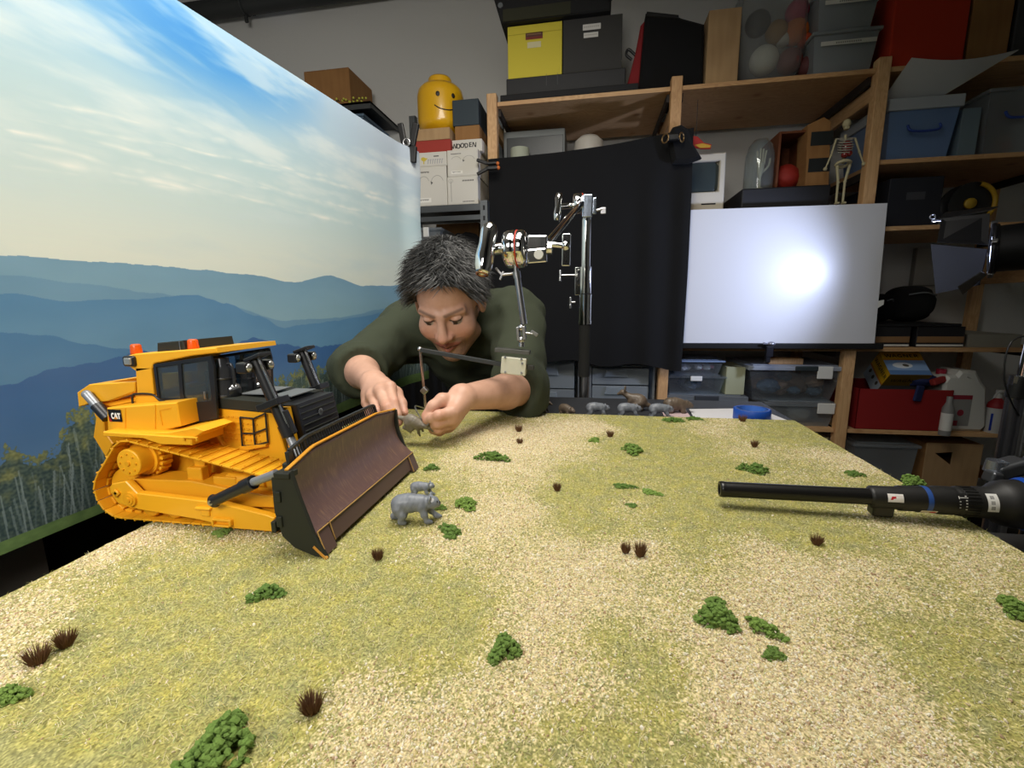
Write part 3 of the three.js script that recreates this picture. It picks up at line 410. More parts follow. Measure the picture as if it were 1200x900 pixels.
    // side tanks with the emblem
    const tank = mesh('side_tank', sl2(PL([[124.7, 478], [181, 473.8], [207, 471.8], [211.4, 499.8], [181, 507.5], [146, 507], [126, 505]], -0.43), -0.43, -0.47, s, 0.0012), yel, t);
    [sl2(PL([[181.2, 474.5], [182, 474.5], [182, 506.5], [181.2, 506.5]], -0.4293), -0.4293, -0.431, s, 0), sl2(PL([[186, 480.5], [200, 477.5], [200, 478.6], [187.2, 481.6], [190.5, 498.5], [189.4, 498.8]], -0.4293), -0.4293, -0.431, s, 0), sl2(PL([[146, 478], [146.8, 478], [146.8, 505.5], [146, 505.5]], -0.4293), -0.4293, -0.431, s, 0)].forEach(g => mesh('panel_line', g, yel2, tank));
    {
      const c0 = P(126.2, 479.6, -0.4295), c1 = P(143.8, 494.4, -0.4295), w = c1[0] - c0[0], h = c0[1] - c1[1];
      const tex = canvasTex(256, 216, (g, W, H) => { g.fillStyle = '#151313'; g.fillRect(0, 0, W, H); g.fillStyle = '#a32020'; g.beginPath(); g.moveTo(0, 110); g.lineTo(60, H); g.lineTo(0, H); g.fill(); g.fillStyle = '#f4f4f2'; g.font = 'bold 128px sans-serif'; g.textAlign = 'center'; g.textBaseline = 'middle'; g.save(); g.translate(W * 0.55, H * 0.5); g.scale(0.78, 1.05); g.fillText('CAT', 0, 6); g.strokeStyle = '#f4f4f2'; g.lineWidth = 9; g.strokeText('CAT', 0, 6); g.restore(); g.fillStyle = '#d2892a'; g.beginPath(); g.moveTo(W * 0.53, H * 0.56); g.lineTo(W * 0.38, H * 0.79); g.lineTo(W * 0.68, H * 0.79); g.fill(); });
      mesh('emblem', s > 0 ? new THREE.PlaneGeometry(w, h).translate((c0[0] + c1[0]) / 2, (c0[1] + c1[1]) / 2, s * zl(-0.4295) + 0.0004) : new THREE.PlaneGeometry(w, h).rotateY(Math.PI).translate((c0[0] + c1[0]) / 2, (c0[1] + c1[1]) / 2, s * zl(-0.4295) - 0.0004), M(0xffffff, 0.4, { map: tex }), tank).userData.label = 'black emblem plate lettered CAT with an orange triangle';
    }
    // ladder rails on the hood side
    const lp = (x, y) => { const v = Q(x, y, -0.462); v.z *= s; return v; };
    const lad = [[[281.5, 489], [284, 522]], [[284, 522.5], [299, 522.5]], [[299, 522.5], [296.5, 491]], [[281.5, 489], [296.5, 490.5]], [[296.5, 491], [311, 484.5]], [[311, 484.5], [314, 519]], [[283, 508], [298, 508]], [[298, 508], [313, 502]], [[299, 522], [314, 518]]].map(([p, q]) => rod(lp(...p), lp(...q), 0.0011, 0.0011, 8));
    mesh('ladder_rail', lad, blk, t);
    // lift cylinder: tall black sleeve, silver face strip, grey rod into the blade
    const z1 = s > 0 ? -0.452 : -0.560, A = s > 0 ? Q(299, 421, z1) : Q(354, 411.5, z1), B = s > 0 ? Q(339, 511, z1) : Q(384.5, 488, z1), C = s > 0 ? Q(350, 534, z1 + 0.004) : Q(393, 506, z1 - 0.004);
    const cy = mesh('lift_cylinder', [rod(A, B, 0.0066, 0.0066, 16), rod(A.clone().lerp(B, 0.85), B, 0.0078, 0.0078, 16), between(box(0.016, A.distanceTo(B) * 0.3, 0.006, -0.003, A.distanceTo(B) * 0.34, 0, 0.001), A, B), between(box(0.03, 0.008, 0.022, 0.002, 0.003, 0, 0.001), A.clone().lerp(B, 0.5), A.clone().lerp(B, 0.56)), between(box(0.022, 0.004, 0.02, -0.004, 0, 0, 0.001), A.clone().lerp(B, -0.03), A)], blk, t);
    const fr = V(0.0058, 0.002, 0.0022); mesh('silver_strip', bar(A.clone().add(fr), B.clone().lerp(A, 0.1).add(fr), 0.0024, 0.0024, 0.0004), silver, cy);
    mesh('piston_rod', rod(B, C, 0.0048, 0.0048, 14), grey, cy);
    for (const dz of [-0.014, 0.013]) { const l = A.clone().add(V(dz < 0 ? 0.002 : -0.004, -0.008, dz)); mesh('work_light', join([box(0.013, 0.012, 0.012, l.x, l.y, l.z, 0.002), rod(l, A, 0.0016)]), blk, cy); mesh('lens', new THREE.SphereGeometry(0.0048, 14, 10).scale(0.5, 1, 1).translate(l.x + 0.0064, l.y, l.z), M(0xc4c4be, 0.12, { metalness: 0.7 }), cy); }
    // mufflers and pre-cleaners
    const mx = s > 0 ? Q(265, 468, -0.474) : Q(290, 466, -0.515), hgt = 0.055;
    const mf = mesh('muffler', [lathe([[0, 0], [0.0105, 0], [0.0115, 0.003], [0.0115, hgt - 0.012], [0.008, hgt - 0.009], [0.008, hgt], [0.006, hgt], [0.006, hgt - 0.006], [0, hgt - 0.006]], 20).translate(mx.x, mx.y - 0.004, mx.z), tube([V(mx.x + 0.011, mx.y + 0.006, mx.z), V(mx.x + 0.015, mx.y + 0.03, mx.z), V(mx.x + 0.012, mx.y + 0.044, mx.z), V(mx.x + 0.004, mx.y + 0.043, mx.z)], 0.0016, 16, 6)], M(0x3a3c40, 0.25, { metalness: 0.3 }), t);
    mesh('heat_band', [lathe([[0.0118, 0.008], [0.0122, 0.008], [0.0122, 0.011], [0.0118, 0.011]], 20), lathe([[0.0118, 0.03], [0.0122, 0.03], [0.0122, 0.032], [0.0118, 0.032]], 20)].map(g => g.translate(mx.x, mx.y - 0.004, mx.z)), steelDark, mf);
    const pc = s > 0 ? Q(274, 467, -0.478) : Q(302, 463, -0.53);
    const pcl = mesh('air_cleaner', lathe([[0, 0], [0.005, 0], [0.005, 0.004], [0.0095, 0.006], [0.0095, 0.014], [0.0088, 0.0155], [0, 0.0155]], 20).translate(pc.x, pc.y - 0.002, pc.z), blk, t);
    mesh('cap', lathe([[0.0092, 0.0155], [0.008, 0.019], [0.004, 0.0215], [0, 0.022]], 20).translate(pc.x, pc.y - 0.002, pc.z), silver, pcl);
  });
  // ---- main hull, hood, grille
  mesh('hull', [slab([[-0.135, 0.05], [-0.142, 0.1], [-0.06, 0.104], [-0.02, 0.1], [0.0, 0.07], [0.075, 0.06], [0.082, 0.03], [-0.12, 0.03]], -0.046, 0.046)], yel2, t);
  const hoodSide = PL([[250, 477], [320, 483.5], [338, 541], [332, 562], [250, 548], [222, 512], [236, 500]], -0.465);
  const hood = mesh('hood', slab(hoodSide, zl(-0.547), zl(-0.465), 0.0012), yel, t);
  const vent = []; for (let r = 0; r < 5; r++) for (let k = 0; k < 9; k++) { const p = P(256 + k * 5.4 + r * 1.2, 487 + r * 6.4 + k * 0.55, -0.465); vent.push(box(0.0042, 0.0022, 0.0012, p[0], p[1], zl(-0.4645), 0.0003)); }
  mesh('vent_bumps', vent, yel2, hood);
  mesh('access_panel', [slab(PL([[286, 534], [306, 538], [309, 556], [289, 552]], -0.4647), zl(-0.4655), zl(-0.4637), 0.0004), slab(PL([[277, 533], [281, 531], [276, 547], [272, 547]], -0.4647), zl(-0.4655), zl(-0.464), 0.0003), slab(PL([[284, 522], [315, 519], [315, 522], [290, 527]], -0.4647), zl(-0.468), zl(-0.459), 0.0006)], yel2, hood);
  const topSide = PL([[247, 465], [328, 472.5], [333, 484], [320, 484.5], [250, 478.5]], -0.463);
  const cover = mesh('hood_cover', slab(topSide, zl(-0.549), zl(-0.463), 0.001), blkM, t);
  mesh('cover_panel', [0, 1].map(k => { const a = P(270 + k * 34, 466, -0.463), b = P(298 + k * 32, 469, -0.463); return box(b[0] - a[0], 0.0016, 0.05, (a[0] + b[0]) / 2, a[1] + 0.001 - k * 0.003, 0, 0.0005); }), greyPl, cover);
  const gx0 = 0.072, gx1 = 0.097, gy0 = 0.066, gy1 = topSide[1][1] - 0.002;
  const gr = mesh('grille', [slab([[gx0, gy0], [gx1 + 0.006, gy0], [gx1 - 0.006, gy1], [gx0, gy1]], zl(-0.545), zl(-0.467), 0.001)], blk, t);
  for (let k = 0; k < 9; k++) { const y = mix(gy0 + 0.006, gy1 - 0.005, k / 8); mesh('grille_bar', box(0.0018, 0.0018, 0.07, mix(gx1 + 0.006, gx1 - 0.006, (y - gy0) / (gy1 - gy0)) + 0.0004, y, 0, 0.0004), blkM, gr); }
  { const c = [mix(gx1 + 0.006, gx1 - 0.006, 0.74) + 0.0016, mix(gy0, gy1, 0.74)]; const st = []; for (let k = 0; k < 6; k++) st.push(box(0.001, 0.009, 0.0012, 0, 0, 0, 0.0002).rotateX(k * Math.PI / 6).translate(c[0], c[1], 0)); mesh('emblem', st, greyPl, gr); }
  for (const s of [1, -1]) mesh('grille_post', slab([[gx1 - 0.014, gy0 - 0.006], [gx1 - 0.002, gy0 - 0.006], [gx1 - 0.012, gy1 - 0.002], [gx1 - 0.022, gy1 - 0.002]], s > 0 ? 0.0405 : -0.0475, s > 0 ? 0.0475 : -0.0405, 0.001), yel, t);
  // ---- cab
  const cz0 = zl(-0.557), cz1 = zl(-0.455);
  const roofP = PL([[146.4, 417.5], [158, 414.6], [253, 407.4], [254.7, 413.5], [224, 417], [180, 426], [177, 433], [160, 436], [147, 427]], -0.455);
  mesh('cab_roof', [slab(roofP, cz0, cz1, 0.0012)], yel, t);
  for (const s of [1, -1]) {
    mesh('cab_pillar', slab(PL([[158.5, 431], [177, 431], [180, 462], [160.5, 462]], -0.455), s > 0 ? cz1 - 0.014 : cz0, s > 0 ? cz1 : cz0 + 0.014, 0.0008), yel, t);
    const out = PL([[178.5, 427], [246, 417], [250, 430], [254, 491], [213, 499], [203, 473], [184, 470]], -0.455), h1 = PL([[182, 430], [208, 426.5], [211, 468], [186.5, 467]], -0.455), h2 = PL([[211.5, 426], [243, 421.5], [248, 470], [217.5, 473], [214, 462]], -0.455);
    const fr = mesh('door_frame', slab(out, s > 0 ? cz1 - 0.004 : cz0 + 0.0005, s > 0 ? cz1 - 0.0005 : cz0 + 0.004, 0.0004, [h1, h2]), blk, t);
    const gm = M(0xc8d4d8, 0.05, { transmission: 0.95, thickness: 0, ior: 1.4 });
    mesh('window_pane', slab(PL([[181.5, 429.5], [208.5, 426], [211.5, 468.5], [186, 467.5]], -0.455), s > 0 ? cz1 - 0.0028 : cz0 + 0.002, s > 0 ? cz1 - 0.002 : cz0 + 0.0028, 0), gm, fr);
    mesh('window_pane', slab(PL([[211, 425.5], [243.5, 421], [248.5, 470.5], [217, 473.5], [213.5, 462]], -0.455), s > 0 ? cz1 - 0.0028 : cz0 + 0.002, s > 0 ? cz1 - 0.002 : cz0 + 0.0028, 0), gm, fr);
    const hd = P(241, 463, -0.455); mesh('door_handle', box(0.0026, 0.009, 0.002, hd[0], hd[1], s > 0 ? cz1 + 0.0008 : cz0 - 0.0008, 0.0006), satin, fr);
    const wl = P(152, 423, -0.455); const lm = mesh('roof_light', box(0.016, 0.013, 0.012, wl[0] + 0.002, wl[1], s > 0 ? cz1 - 0.001 : cz0 + 0.001, 0.003), blk, t);
    mesh('lens', box(0.010, 0.0085, 0.003, wl[0] + 0.003, wl[1], s > 0 ? cz1 + 0.005 : cz0 - 0.005, 0.0014), M(0xb8b8b2, 0.15, { metalness: 0.6 }), lm);
    const gr2 = [V(...P(156, 476, -0.452), 0), V(...P(155.5, 463, -0.452), 0), V(...P(162, 461.5, -0.452), 0), V(...P(180, 463, -0.452), 0), V(...P(187, 469, -0.452), 0), V(...P(205, 472, -0.452), 0)].map(v => v.setZ(s > 0 ? cz1 + 0.003 : cz0 - 0.003)); mesh('grab_rail', tube(gr2, 0.0013, 24, 6), blk, t);
  }
  mesh('cab_base', [slab(PL([[158, 463], [183, 463], [188, 476], [157, 476]], -0.455), cz0, cz1, 0.001), slab(PL([[128, 478], [185, 474], [190, 498], [130, 500]], -0.455), cz0, cz1, 0.001)], yel, t);
  mesh('cab_rear_wall', slab(PL([[179, 428], [183, 427], [188, 470], [182, 470]], -0.455), cz0 + 0.004, cz1 - 0.004, 0.0004, []), M(0xb0bcc2, 0.08, { transmission: 0.93, thickness: 0 }), t);
  mesh('cab_front_wall', slab(PL([[243, 420], [249, 419], [254, 489], [249, 490]], -0.455), cz0 + 0.004, zl(-0.496), 0.0004), M(0xb0bcc2, 0.08, { transmission: 0.93, thickness: 0 }), t);
  mesh('driver_seat', [box(0.024, 0.008, 0.026, -0.04, 0.13, 0, 0.003), box(0.008, 0.04, 0.026, -0.052, 0.148, 0, 0.003), box(0.03, 0.016, 0.06, -0.035, 0.118, 0, 0.003), box(0.006, 0.012, 0.016, -0.053, 0.172, 0, 0.002), rod(V(-0.012, 0.115, 0.01), V(-0.02, 0.145, 0.01), 0.0016)], blk, t);
  for (const px of [160.5, 227]) { const z = px < 200 ? cz1 - 0.012 : cz1 - 0.02, p = Q(px, px < 200 ? 415.5 : 410, z + O.z); mesh('beacon', lathe([[0, 0], [0.0062, 0], [0.0062, 0.003], [0.0056, 0.0115], [0.004, 0.013], [0, 0.0132]], 18).translate(p.x, p.y, z), M(0xf06414, 0.25, { transmission: 0.25, thickness: 0.004 }), t); }
  { const a = P(185, 402.5, -0.47), b = P(220, 412.5, -0.47); const ac = mesh('roof_unit', slab([[a[0], b[1]], [b[0], b[1] + 0.001], [b[0] - 0.002, a[1] + 0.004], [a[0] + 0.002, a[1] + 0.001]], zl(-0.545), zl(-0.467), 0.001), blkM, t); mesh('seam', box(0.0012, 0.0124, 0.0012, b[0] - 0.006, (a[1] + b[1]) / 2 + 0.002, zl(-0.4665), 0.0002).rotateZ(0), satin, ac); }
  // ---- ripper at the back
  const rz = [zl(-0.548), zl(-0.455)];
  const rp = mesh('ripper_beam', [slab(PL([[90, 460], [104, 450.5], [158, 447.5], [158, 459], [126, 470.5], [108, 472], [92, 477]], -0.455), rz[1] - 0.012, rz[1], 0.001), slab(PL([[90, 460], [104, 450.5], [158, 447.5], [158, 459], [126, 470.5], [108, 472], [92, 477]], -0.455), rz[0], rz[0] + 0.012, 0.001), slab(PL([[90, 460], [104, 450.5], [116, 450], [112, 470], [92, 477]], -0.455), rz[0] + 0.01, rz[1] - 0.01, 0.001)], yel, t);
  mesh('ripper_shank', slab(PL([[106, 474], [120, 478], [122, 505], [132, 520], [124, 536], [109, 512], [112, 490]], -0.455), rz[0], rz[1], 0.001), yel2, t);
  for (const s of [1, -1]) { const a = Q(101.6, 462, -0.448), m = Q(113, 475, -0.448), b = Q(127, 490, -0.448); if (s < 0) for (const v of [a, m, b]) v.z = -v.z - 0.012; const rc = mesh('ripper_cylinder', rod(m, b, 0.0066, 0.0066, 16), blk, t); mesh('piston_rod', [rod(a, m, 0.005, 0.005, 16), new THREE.SphereGeometry(0.0052, 14, 10).translate(a.x, a.y, a.z)], grey, rc); }
  // ---- blade
  const bladeTex = dataTex(512, 256, (u, v, c) => { const w = noise(u * 9, v * 2, 4), s = Math.max(0, noise(u * 60 + 3 * w, v * 3.2 + 1.6 * u, 2)), s2 = Math.max(0, noise(u * 160, v * 7, 7) - 0.15), n = noise(u * 240, v * 120) * 8; const k = clamp(0.9 * s * s + 0.9 * s2, 0, 1) * 0.8; c[0] = mix(98, 170, k) + n; c[1] = mix(74, 138, k) + n; c[2] = mix(70, 98, k) + n; });
  bladeTex.wrapS = bladeTex.wrapT = THREE.ClampToEdgeWrapping;
  const brown = M(0xffffff, 0.42, { map: bladeTex, clearcoat: 0.2, clearcoatRoughness: 0.4 }), edge = M(0x5b4542, 0.5), tan = M(0xb08a4e, 0.6);
  const ZN = zl(-0.379), ZF = zl(-0.633), LW = ZN - ZF;
  // section from cutting edge to top: x (forward), y
  const sec = [[0.163, 0.022], [0.151, 0.034], [0.142, 0.048], [0.137, 0.064], [0.136, 0.08], [0.138, 0.097]];
  const curve = new THREE.SplineCurve(sec.map(p => new THREE.Vector2(...p))), SP = curve.getPoints(16);
  const topAt = w => { const d = Math.min(w, LW - w); return w > LW / 2 ? (d < 0.012 ? 0.091 : d < 0.06 ? mix(0.092, 0.0985, (d - 0.012) / 0.048) : 0.0985) : (d < 0.045 ? mix(0.088, 0.0985, d / 0.045) : 0.0985); };
  { // moldboard: curved shell
    const NW = 64, pos = [], uvs = [], idx = [], n = SP.length, TH = 0.006;
    for (const sd of [0, 1]) for (let j = 0; j <= NW; j++) for (let i = 0; i < n; i++) { const w = j / NW * LW, k = topAt(w) / 0.0985, y = mix(SP[i].y, SP[i].y * k, i / (n - 1)); pos.push(SP[i].x - sd * TH, y, ZN - w); uvs.push(j / NW, i / (n - 1)); }
    const id = (s, j, i) => s * (NW + 1) * n + j * n + i;
    for (let j = 0; j < NW; j++) for (let i = 0; i < n - 1; i++) { const a = id(0, j, i), b = id(0, j + 1, i), c = id(0, j + 1, i + 1), d = id(0, j, i + 1); idx.push(a, b, c, a, c, d); const A = id(1, j, i), B = id(1, j + 1, i), C = id(1, j + 1, i + 1), D = id(1, j, i + 1); idx.push(A, C, B, A, D, C); }
    for (let j = 0; j < NW; j++) { let a = id(0, j, n - 1), b = id(0, j + 1, n - 1), c = id(1, j + 1, n - 1), d = id(1, j, n - 1); idx.push(a, b, c, a, c, d); a = id(0, j, 0); b = id(0, j + 1, 0); c = id(1, j + 1, 0); d = id(1, j, 0); idx.push(a, c, b, a, d, c); }
    const g = new THREE.BufferGeometry(); g.setAttribute('position', new THREE.Float32BufferAttribute(pos, 3)); g.setAttribute('uv', new THREE.Float32BufferAttribute(uvs, 2)); g.setIndex(idx); g.computeVertexNormals();
    const mb = mesh('blade', g, brown, t); mb.userData.label = 'wide curved brown weathered dozer blade';
    // cutting edge segments bolted along the bottom
    const edges = [[0, 0.022, 0.0], [0.022, LW - 0.022, 0.004], [LW - 0.022, LW, 0.0]];
    for (const [a, b, dy] of edges) { mesh('cutting_edge', slab([[0.15, 0.024], [0.162, 0.025], [0.1685 + (dy ? -0.001 : 0.003), dy], [0.163, dy]], ZN - b + 0.0005, ZN - a - 0.0005, 0.0008), edge, mb);
      mesh('worn_edge', [bar(V(0.1635, 0.0246, ZN - a - 0.001), V(0.1635, 0.0246, ZN - b + 0.001), 0.0012, 0.0012, 0.0003), bar(V(0.1635, 0.0246, ZN - a - 0.001), V(0.1715 - (dy ? 0.003 : 0), dy + 0.0005, ZN - a - 0.001), 0.0011, 0.0011, 0.0003)], tan, mb); }
    // yellow top edge and black spill guard with its bars
    const lip = [], rail = []; let pv = null, pr = null; for (let j = 0; j <= 32; j++) { const w = j / 32 * LW, y = topAt(w), p = V(0.1365, y + 0.001, ZN - w); if (pv) lip.push(bar(pv, p, 0.0044, 0.0018, 0.0004)); pv = p; }
    mesh('top_lip', lip, M(0xd08f22, 0.5), mb);
    const gTop = w => topAt(w) + 0.0115, gx = 0.129; const w0 = 0.016, w1 = LW - 0.052;
    for (let j = 0; j <= 24; j++) { const w = mix(w0, w1, j / 24), p = V(gx, gTop(w), ZN - w); if (pr) rail.push(bar(pr, p, 0.0035, 0.0035, 0.0006)); pr = p; }
    rail.push(bar(V(gx + 0.002, topAt(w0) - 0.01, ZN - w0), V(gx, gTop(w0), ZN - w0), 0.004, 0.008, 0.0006), bar(V(gx + 0.002, topAt(w1), ZN - w1 - 0.002), V(gx, gTop(w1), ZN - w1), 0.004, 0.004, 0.0006));
    const sg = mesh('spill_guard', rail, blk, t); const barG = box(0.0016, 0.0155, 0.0014, 0, 0, 0, 0.0003).rotateZ(0.28);
    for (let k = 0; k < 40; k++) { const w = mix(w0 + 0.006, w1 - 0.002, k / 39), m = mesh('guard_bar', barG, blk, sg); m.position.set(gx + 0.0015, gTop(w) - 0.0075, ZN - w); }
    // black back frame
    mesh('blade_frame', [bx(0.112, 0.134, 0.05, 0.066, ZF + 0.02, ZN - 0.02), bx(0.116, 0.134, 0.078, 0.088, ZF + 0.02, ZN - 0.02), bx(0.12, 0.15, 0.02, 0.034, ZF + 0.02, ZN - 0.02)], blkM, t);
  }
  for (const s of [1, -1]) {
    const pts = s > 0 ? PL([[318, 560], [333, 552.5], [341, 552.5], [352, 585], [368, 626], [384, 655], [370, 652], [346, 642], [331, 628], [322, 600]], -0.377) : [[0.118, 0.086], [0.14, 0.091], [0.142, 0.06], [0.15, 0.036], [0.168, 0.001], [0.14, 0.008], [0.125, 0.03], [0.118, 0.06]];
    const z = s > 0 ? ZN : ZF, ep = mesh('end_plate', slab(pts, z - 0.002, z + 0.003, 0.0008), blkM, t);
    if (s > 0) { const lugs = [[322, 553, 341, 561], [323, 575, 331, 588], [325, 604, 333, 617], [319, 610, 326, 623]].map(([x0, y0, x1, y1]) => { const a = P(x0, y0, -0.377), b = P(x1, y1, -0.377); return bx(a[0], b[0], b[1], a[1], z - 0.01, z + 0.005, 0.001); }); mesh('lug', lugs, blkM, ep); mesh('worn_edge', bar(V(...P(368, 640, -0.377), z + 0.002), V(...P(383.5, 655, -0.377), z + 0.002), 0.003, 0.003, 0.0004), M(0xc98c35, 0.5), ep); }
  }
}
// ------------------------------------------------------------------ timber shelving along the back wall
// front face rectangle seen in the photograph -> x0, x1, y0, y1 on the plane z
const rect = (x0, y0, x1, y1, z) => { const my = (y0 + y1) / 2, mx = (x0 + x1) / 2; return [atZ(x0, my, z).x, atZ(x1, my, z).x, atZ(mx, y1, z).y, atZ(mx, y0, z).y]; };
const LV = { a: 0.575, b: 0.945, c: 1.545, top: 2.056, r1: 1.45, r2: 1.712 };
{
  const posts = [-0.46, 0.343, 1.125, 1.93].map((x, i) => [x, 0.046]);
  const unit = (name, x0, x1, label, levels, extra) => {
    const t = thing(name, label, 'shelf');
    levels.forEach((y, i) => {
      const sh = mesh('shelf', muv(bx(x0 + 0.024, x1 - 0.024, y - 0.018, y, GZ - 0.51, GZ + 0.0, 0.0015), 1, true), pine[i % 2], t);
      for (const [a, s] of [[x0 + 0.028, 1], [x1 - 0.028, -1]]) mesh('shelf_bracket', bx(a - 0.006, a + 0.006, y - 0.05, y - 0.018, GZ - 0.5, GZ - 0.03, 0.001), M(0x2b241f, 0.7), sh);
    });
    return t;
  };
  const post = (t, x, d) => { mesh('post', muv(bx(x - 0.023, x + 0.023, 0, 2.09, GZ - 0.03, GZ + 0.014, 0.004)), pine[d % 2], t); mesh('post', muv(bx(x - 0.023, x + 0.023, 0, 2.09, GZ - 0.53, GZ - 0.49, 0.004)), pine[(d + 1) % 2], t); for (const y of [0.3, 1.25, 1.98]) mesh('crosspiece', muv(bx(x - 0.01, x + 0.01, y - 0.03, y + 0.03, GZ - 0.49, GZ - 0.03, 0.002), 1, true), pine[d % 2], t); };
  const A = unit('timber_shelf', -0.46, 0.343, 'pine shelving bay hung with the black cloth', [LV.a, LV.b, LV.top]); post(A, -0.46, 0); post(A, 0.343, 1);
  const B = unit('timber_shelf', 0.343, 1.125, 'pine shelving bay behind the white board and the skeleton model', [LV.a, LV.b, LV.c, LV.top]); post(B, 1.125, 0);
  const C = unit('timber_shelf', 1.125, 1.93, 'dim pine shelving bay holding the red box and white canister', [LV.a, LV.b, LV.r1, LV.r2, LV.top]); post(C, 1.93, 1);
}
// ------------------------------------------------------------------ containers
function crate(name, label, cat, r, z, depth, m, o = {}) {   // plain closed box with folded lid line
  let [x0, x1, y0, y1] = r; if (o.rest !== undefined) y0 = o.rest;
  const t = thing(name, label, cat, o.group);
  mesh('body', muv(bx(x0, x1, y0, y1 - (o.lid ?? 0), z - depth, z, o.r ?? 0.004)), m, t);
  if (o.lid) mesh('lid', muv(bx(x0 - 0.004, x1 + 0.004, y1 - o.lid, y1, z - depth - 0.004, z + 0.004, 0.003)), o.lidM ?? m, t);
  if (o.flaps) mesh('flaps', [muv(bx(x0 + 0.002, (x0 + x1) / 2 - 0.001, y1 - 0.001, y1 + 0.003, z - depth, z, 0.001)), muv(bx((x0 + x1) / 2 + 0.001, x1 - 0.002, y1 - 0.001, y1 + 0.003, z - depth, z, 0.001))], m, t);
  if (o.tape) mesh('tape', bx((x0 + x1) / 2 - 0.024, (x0 + x1) / 2 + 0.024, y1 + 0.0025, y1 + 0.0035, z - depth, z, 0.0002), M(0xb99d70, 0.3), t);
  return t;
}
function sticker(t, tex, x0, x1, y0, y1, z, label) { const m = mesh('label', new THREE.PlaneGeometry(x1 - x0, y1 - y0).translate((x0 + x1) / 2, (y0 + y1) / 2, z + 0.0012), tex.isTexture ? M(0xffffff, 0.6, { map: tex }) : M(tex, 0.6), t); if (label) m.userData.label = label; return m; }
function tub(name, label, r, z, depth, o = {}) {             // clear tapered tub with rim, lid and clips
  let [x0, x1, y0, y1] = r; if (o.rest !== undefined) y0 = o.rest;
  const t = thing(name, label, o.cat ?? 'storage box', o.group), m = o.m ?? hazyPl, lidH = o.lidH ?? 0.018, yT = y1 - lidH, k = o.taper ?? 0.02, th = 0.004;
  const cx = (x0 + x1) / 2, w = x1 - x0, zc = z - depth / 2, pos = [], P8 = (sc, y) => [[x0 + sc, z - sc], [x1 - sc, z - sc], [x1 - sc, z - depth + sc], [x0 + sc, z - depth + sc]].map(q => [q[0], y, q[1]]);
  const bo = P8(k, y0), to = P8(0.004, yT), quad = (a, b, c, d) => { for (const q of [a, b, c, a, c, d]) pos.push(...q); };
  for (let i = 0; i < 4; i++) { const j = (i + 1) % 4; quad(bo[i], bo[j], to[j], to[i]); }
  quad(bo[3], bo[2], bo[1], bo[0]);
  const g = new THREE.BufferGeometry(); g.setAttribute('position', new THREE.Float32BufferAttribute(pos, 3)); g.computeVertexNormals(); mesh('tub', g, m, t);
  if (o.lid !== false) {
    const lid = mesh('lid', [bx(x0 - 0.006, x1 + 0.006, yT, y1 - 0.004, z - depth - 0.006, z + 0.006, 0.004), bx(x0 + 0.02, x1 - 0.02, y1 - 0.005, y1, z - depth + 0.02, z - 0.02, 0.003)], o.lidM ?? m, t);
    for (const q of o.clips ?? []) mesh('clip', bx(mix(x0, x1, q[0]), mix(x0, x1, q[1]), yT - (q[2] ?? 0.03), y1 - 0.002, z + 0.004, z + 0.012, 0.004), q[3] ?? whitePl, lid);
  }
  const rnd = rngOf(Math.round(Math.abs(x0) * 1000) + 7);
  (o.fill ?? []).forEach(([n, mm, s]) => { const l = []; for (let i = 0; i < n; i++) { const a = s * (0.6 + 0.7 * rnd()), X = mix(x0 + k + a, x1 - k - a, rnd()), Z = mix(z - depth + k + a, z - k - a * 0.8, rnd()), Y = y0 + th + a * 0.7 + rnd() * Math.max(0.001, (yT - y0 - 2 * a) * 0.8); const q = new THREE.IcosahedronGeometry(a, 2), p = q.attributes.position; for (let j = 0; j < p.count; j++) { const v = V(p.getX(j), p.getY(j), p.getZ(j)), n2 = 1 + 0.25 * noise(v.x / a * 2 + i, v.y / a * 2, v.z / a * 2); p.setXYZ(j, v.x * n2, v.y * n2 * 0.7, v.z * n2); } q.computeVertexNormals(); l.push(q.translate(X, Y, Z)); } mesh('contents', l, mm, t); });
  if (o.handle) { const hx = cx, hy = mix(y0, yT, 0.62), ww = w * 0.22; mesh('handle', [tube([V(hx - ww, hy + 0.012, z + 0.004), V(hx - ww, hy - 0.004, z + 0.014), V(hx - ww * 0.8, hy - 0.012, z + 0.016), V(hx + ww * 0.8, hy - 0.012, z + 0.016), V(hx + ww, hy - 0.004, z + 0.014), V(hx + ww, hy + 0.012, z + 0.004)], 0.005, 24, 6)], o.handle, t); }
  return t;
}
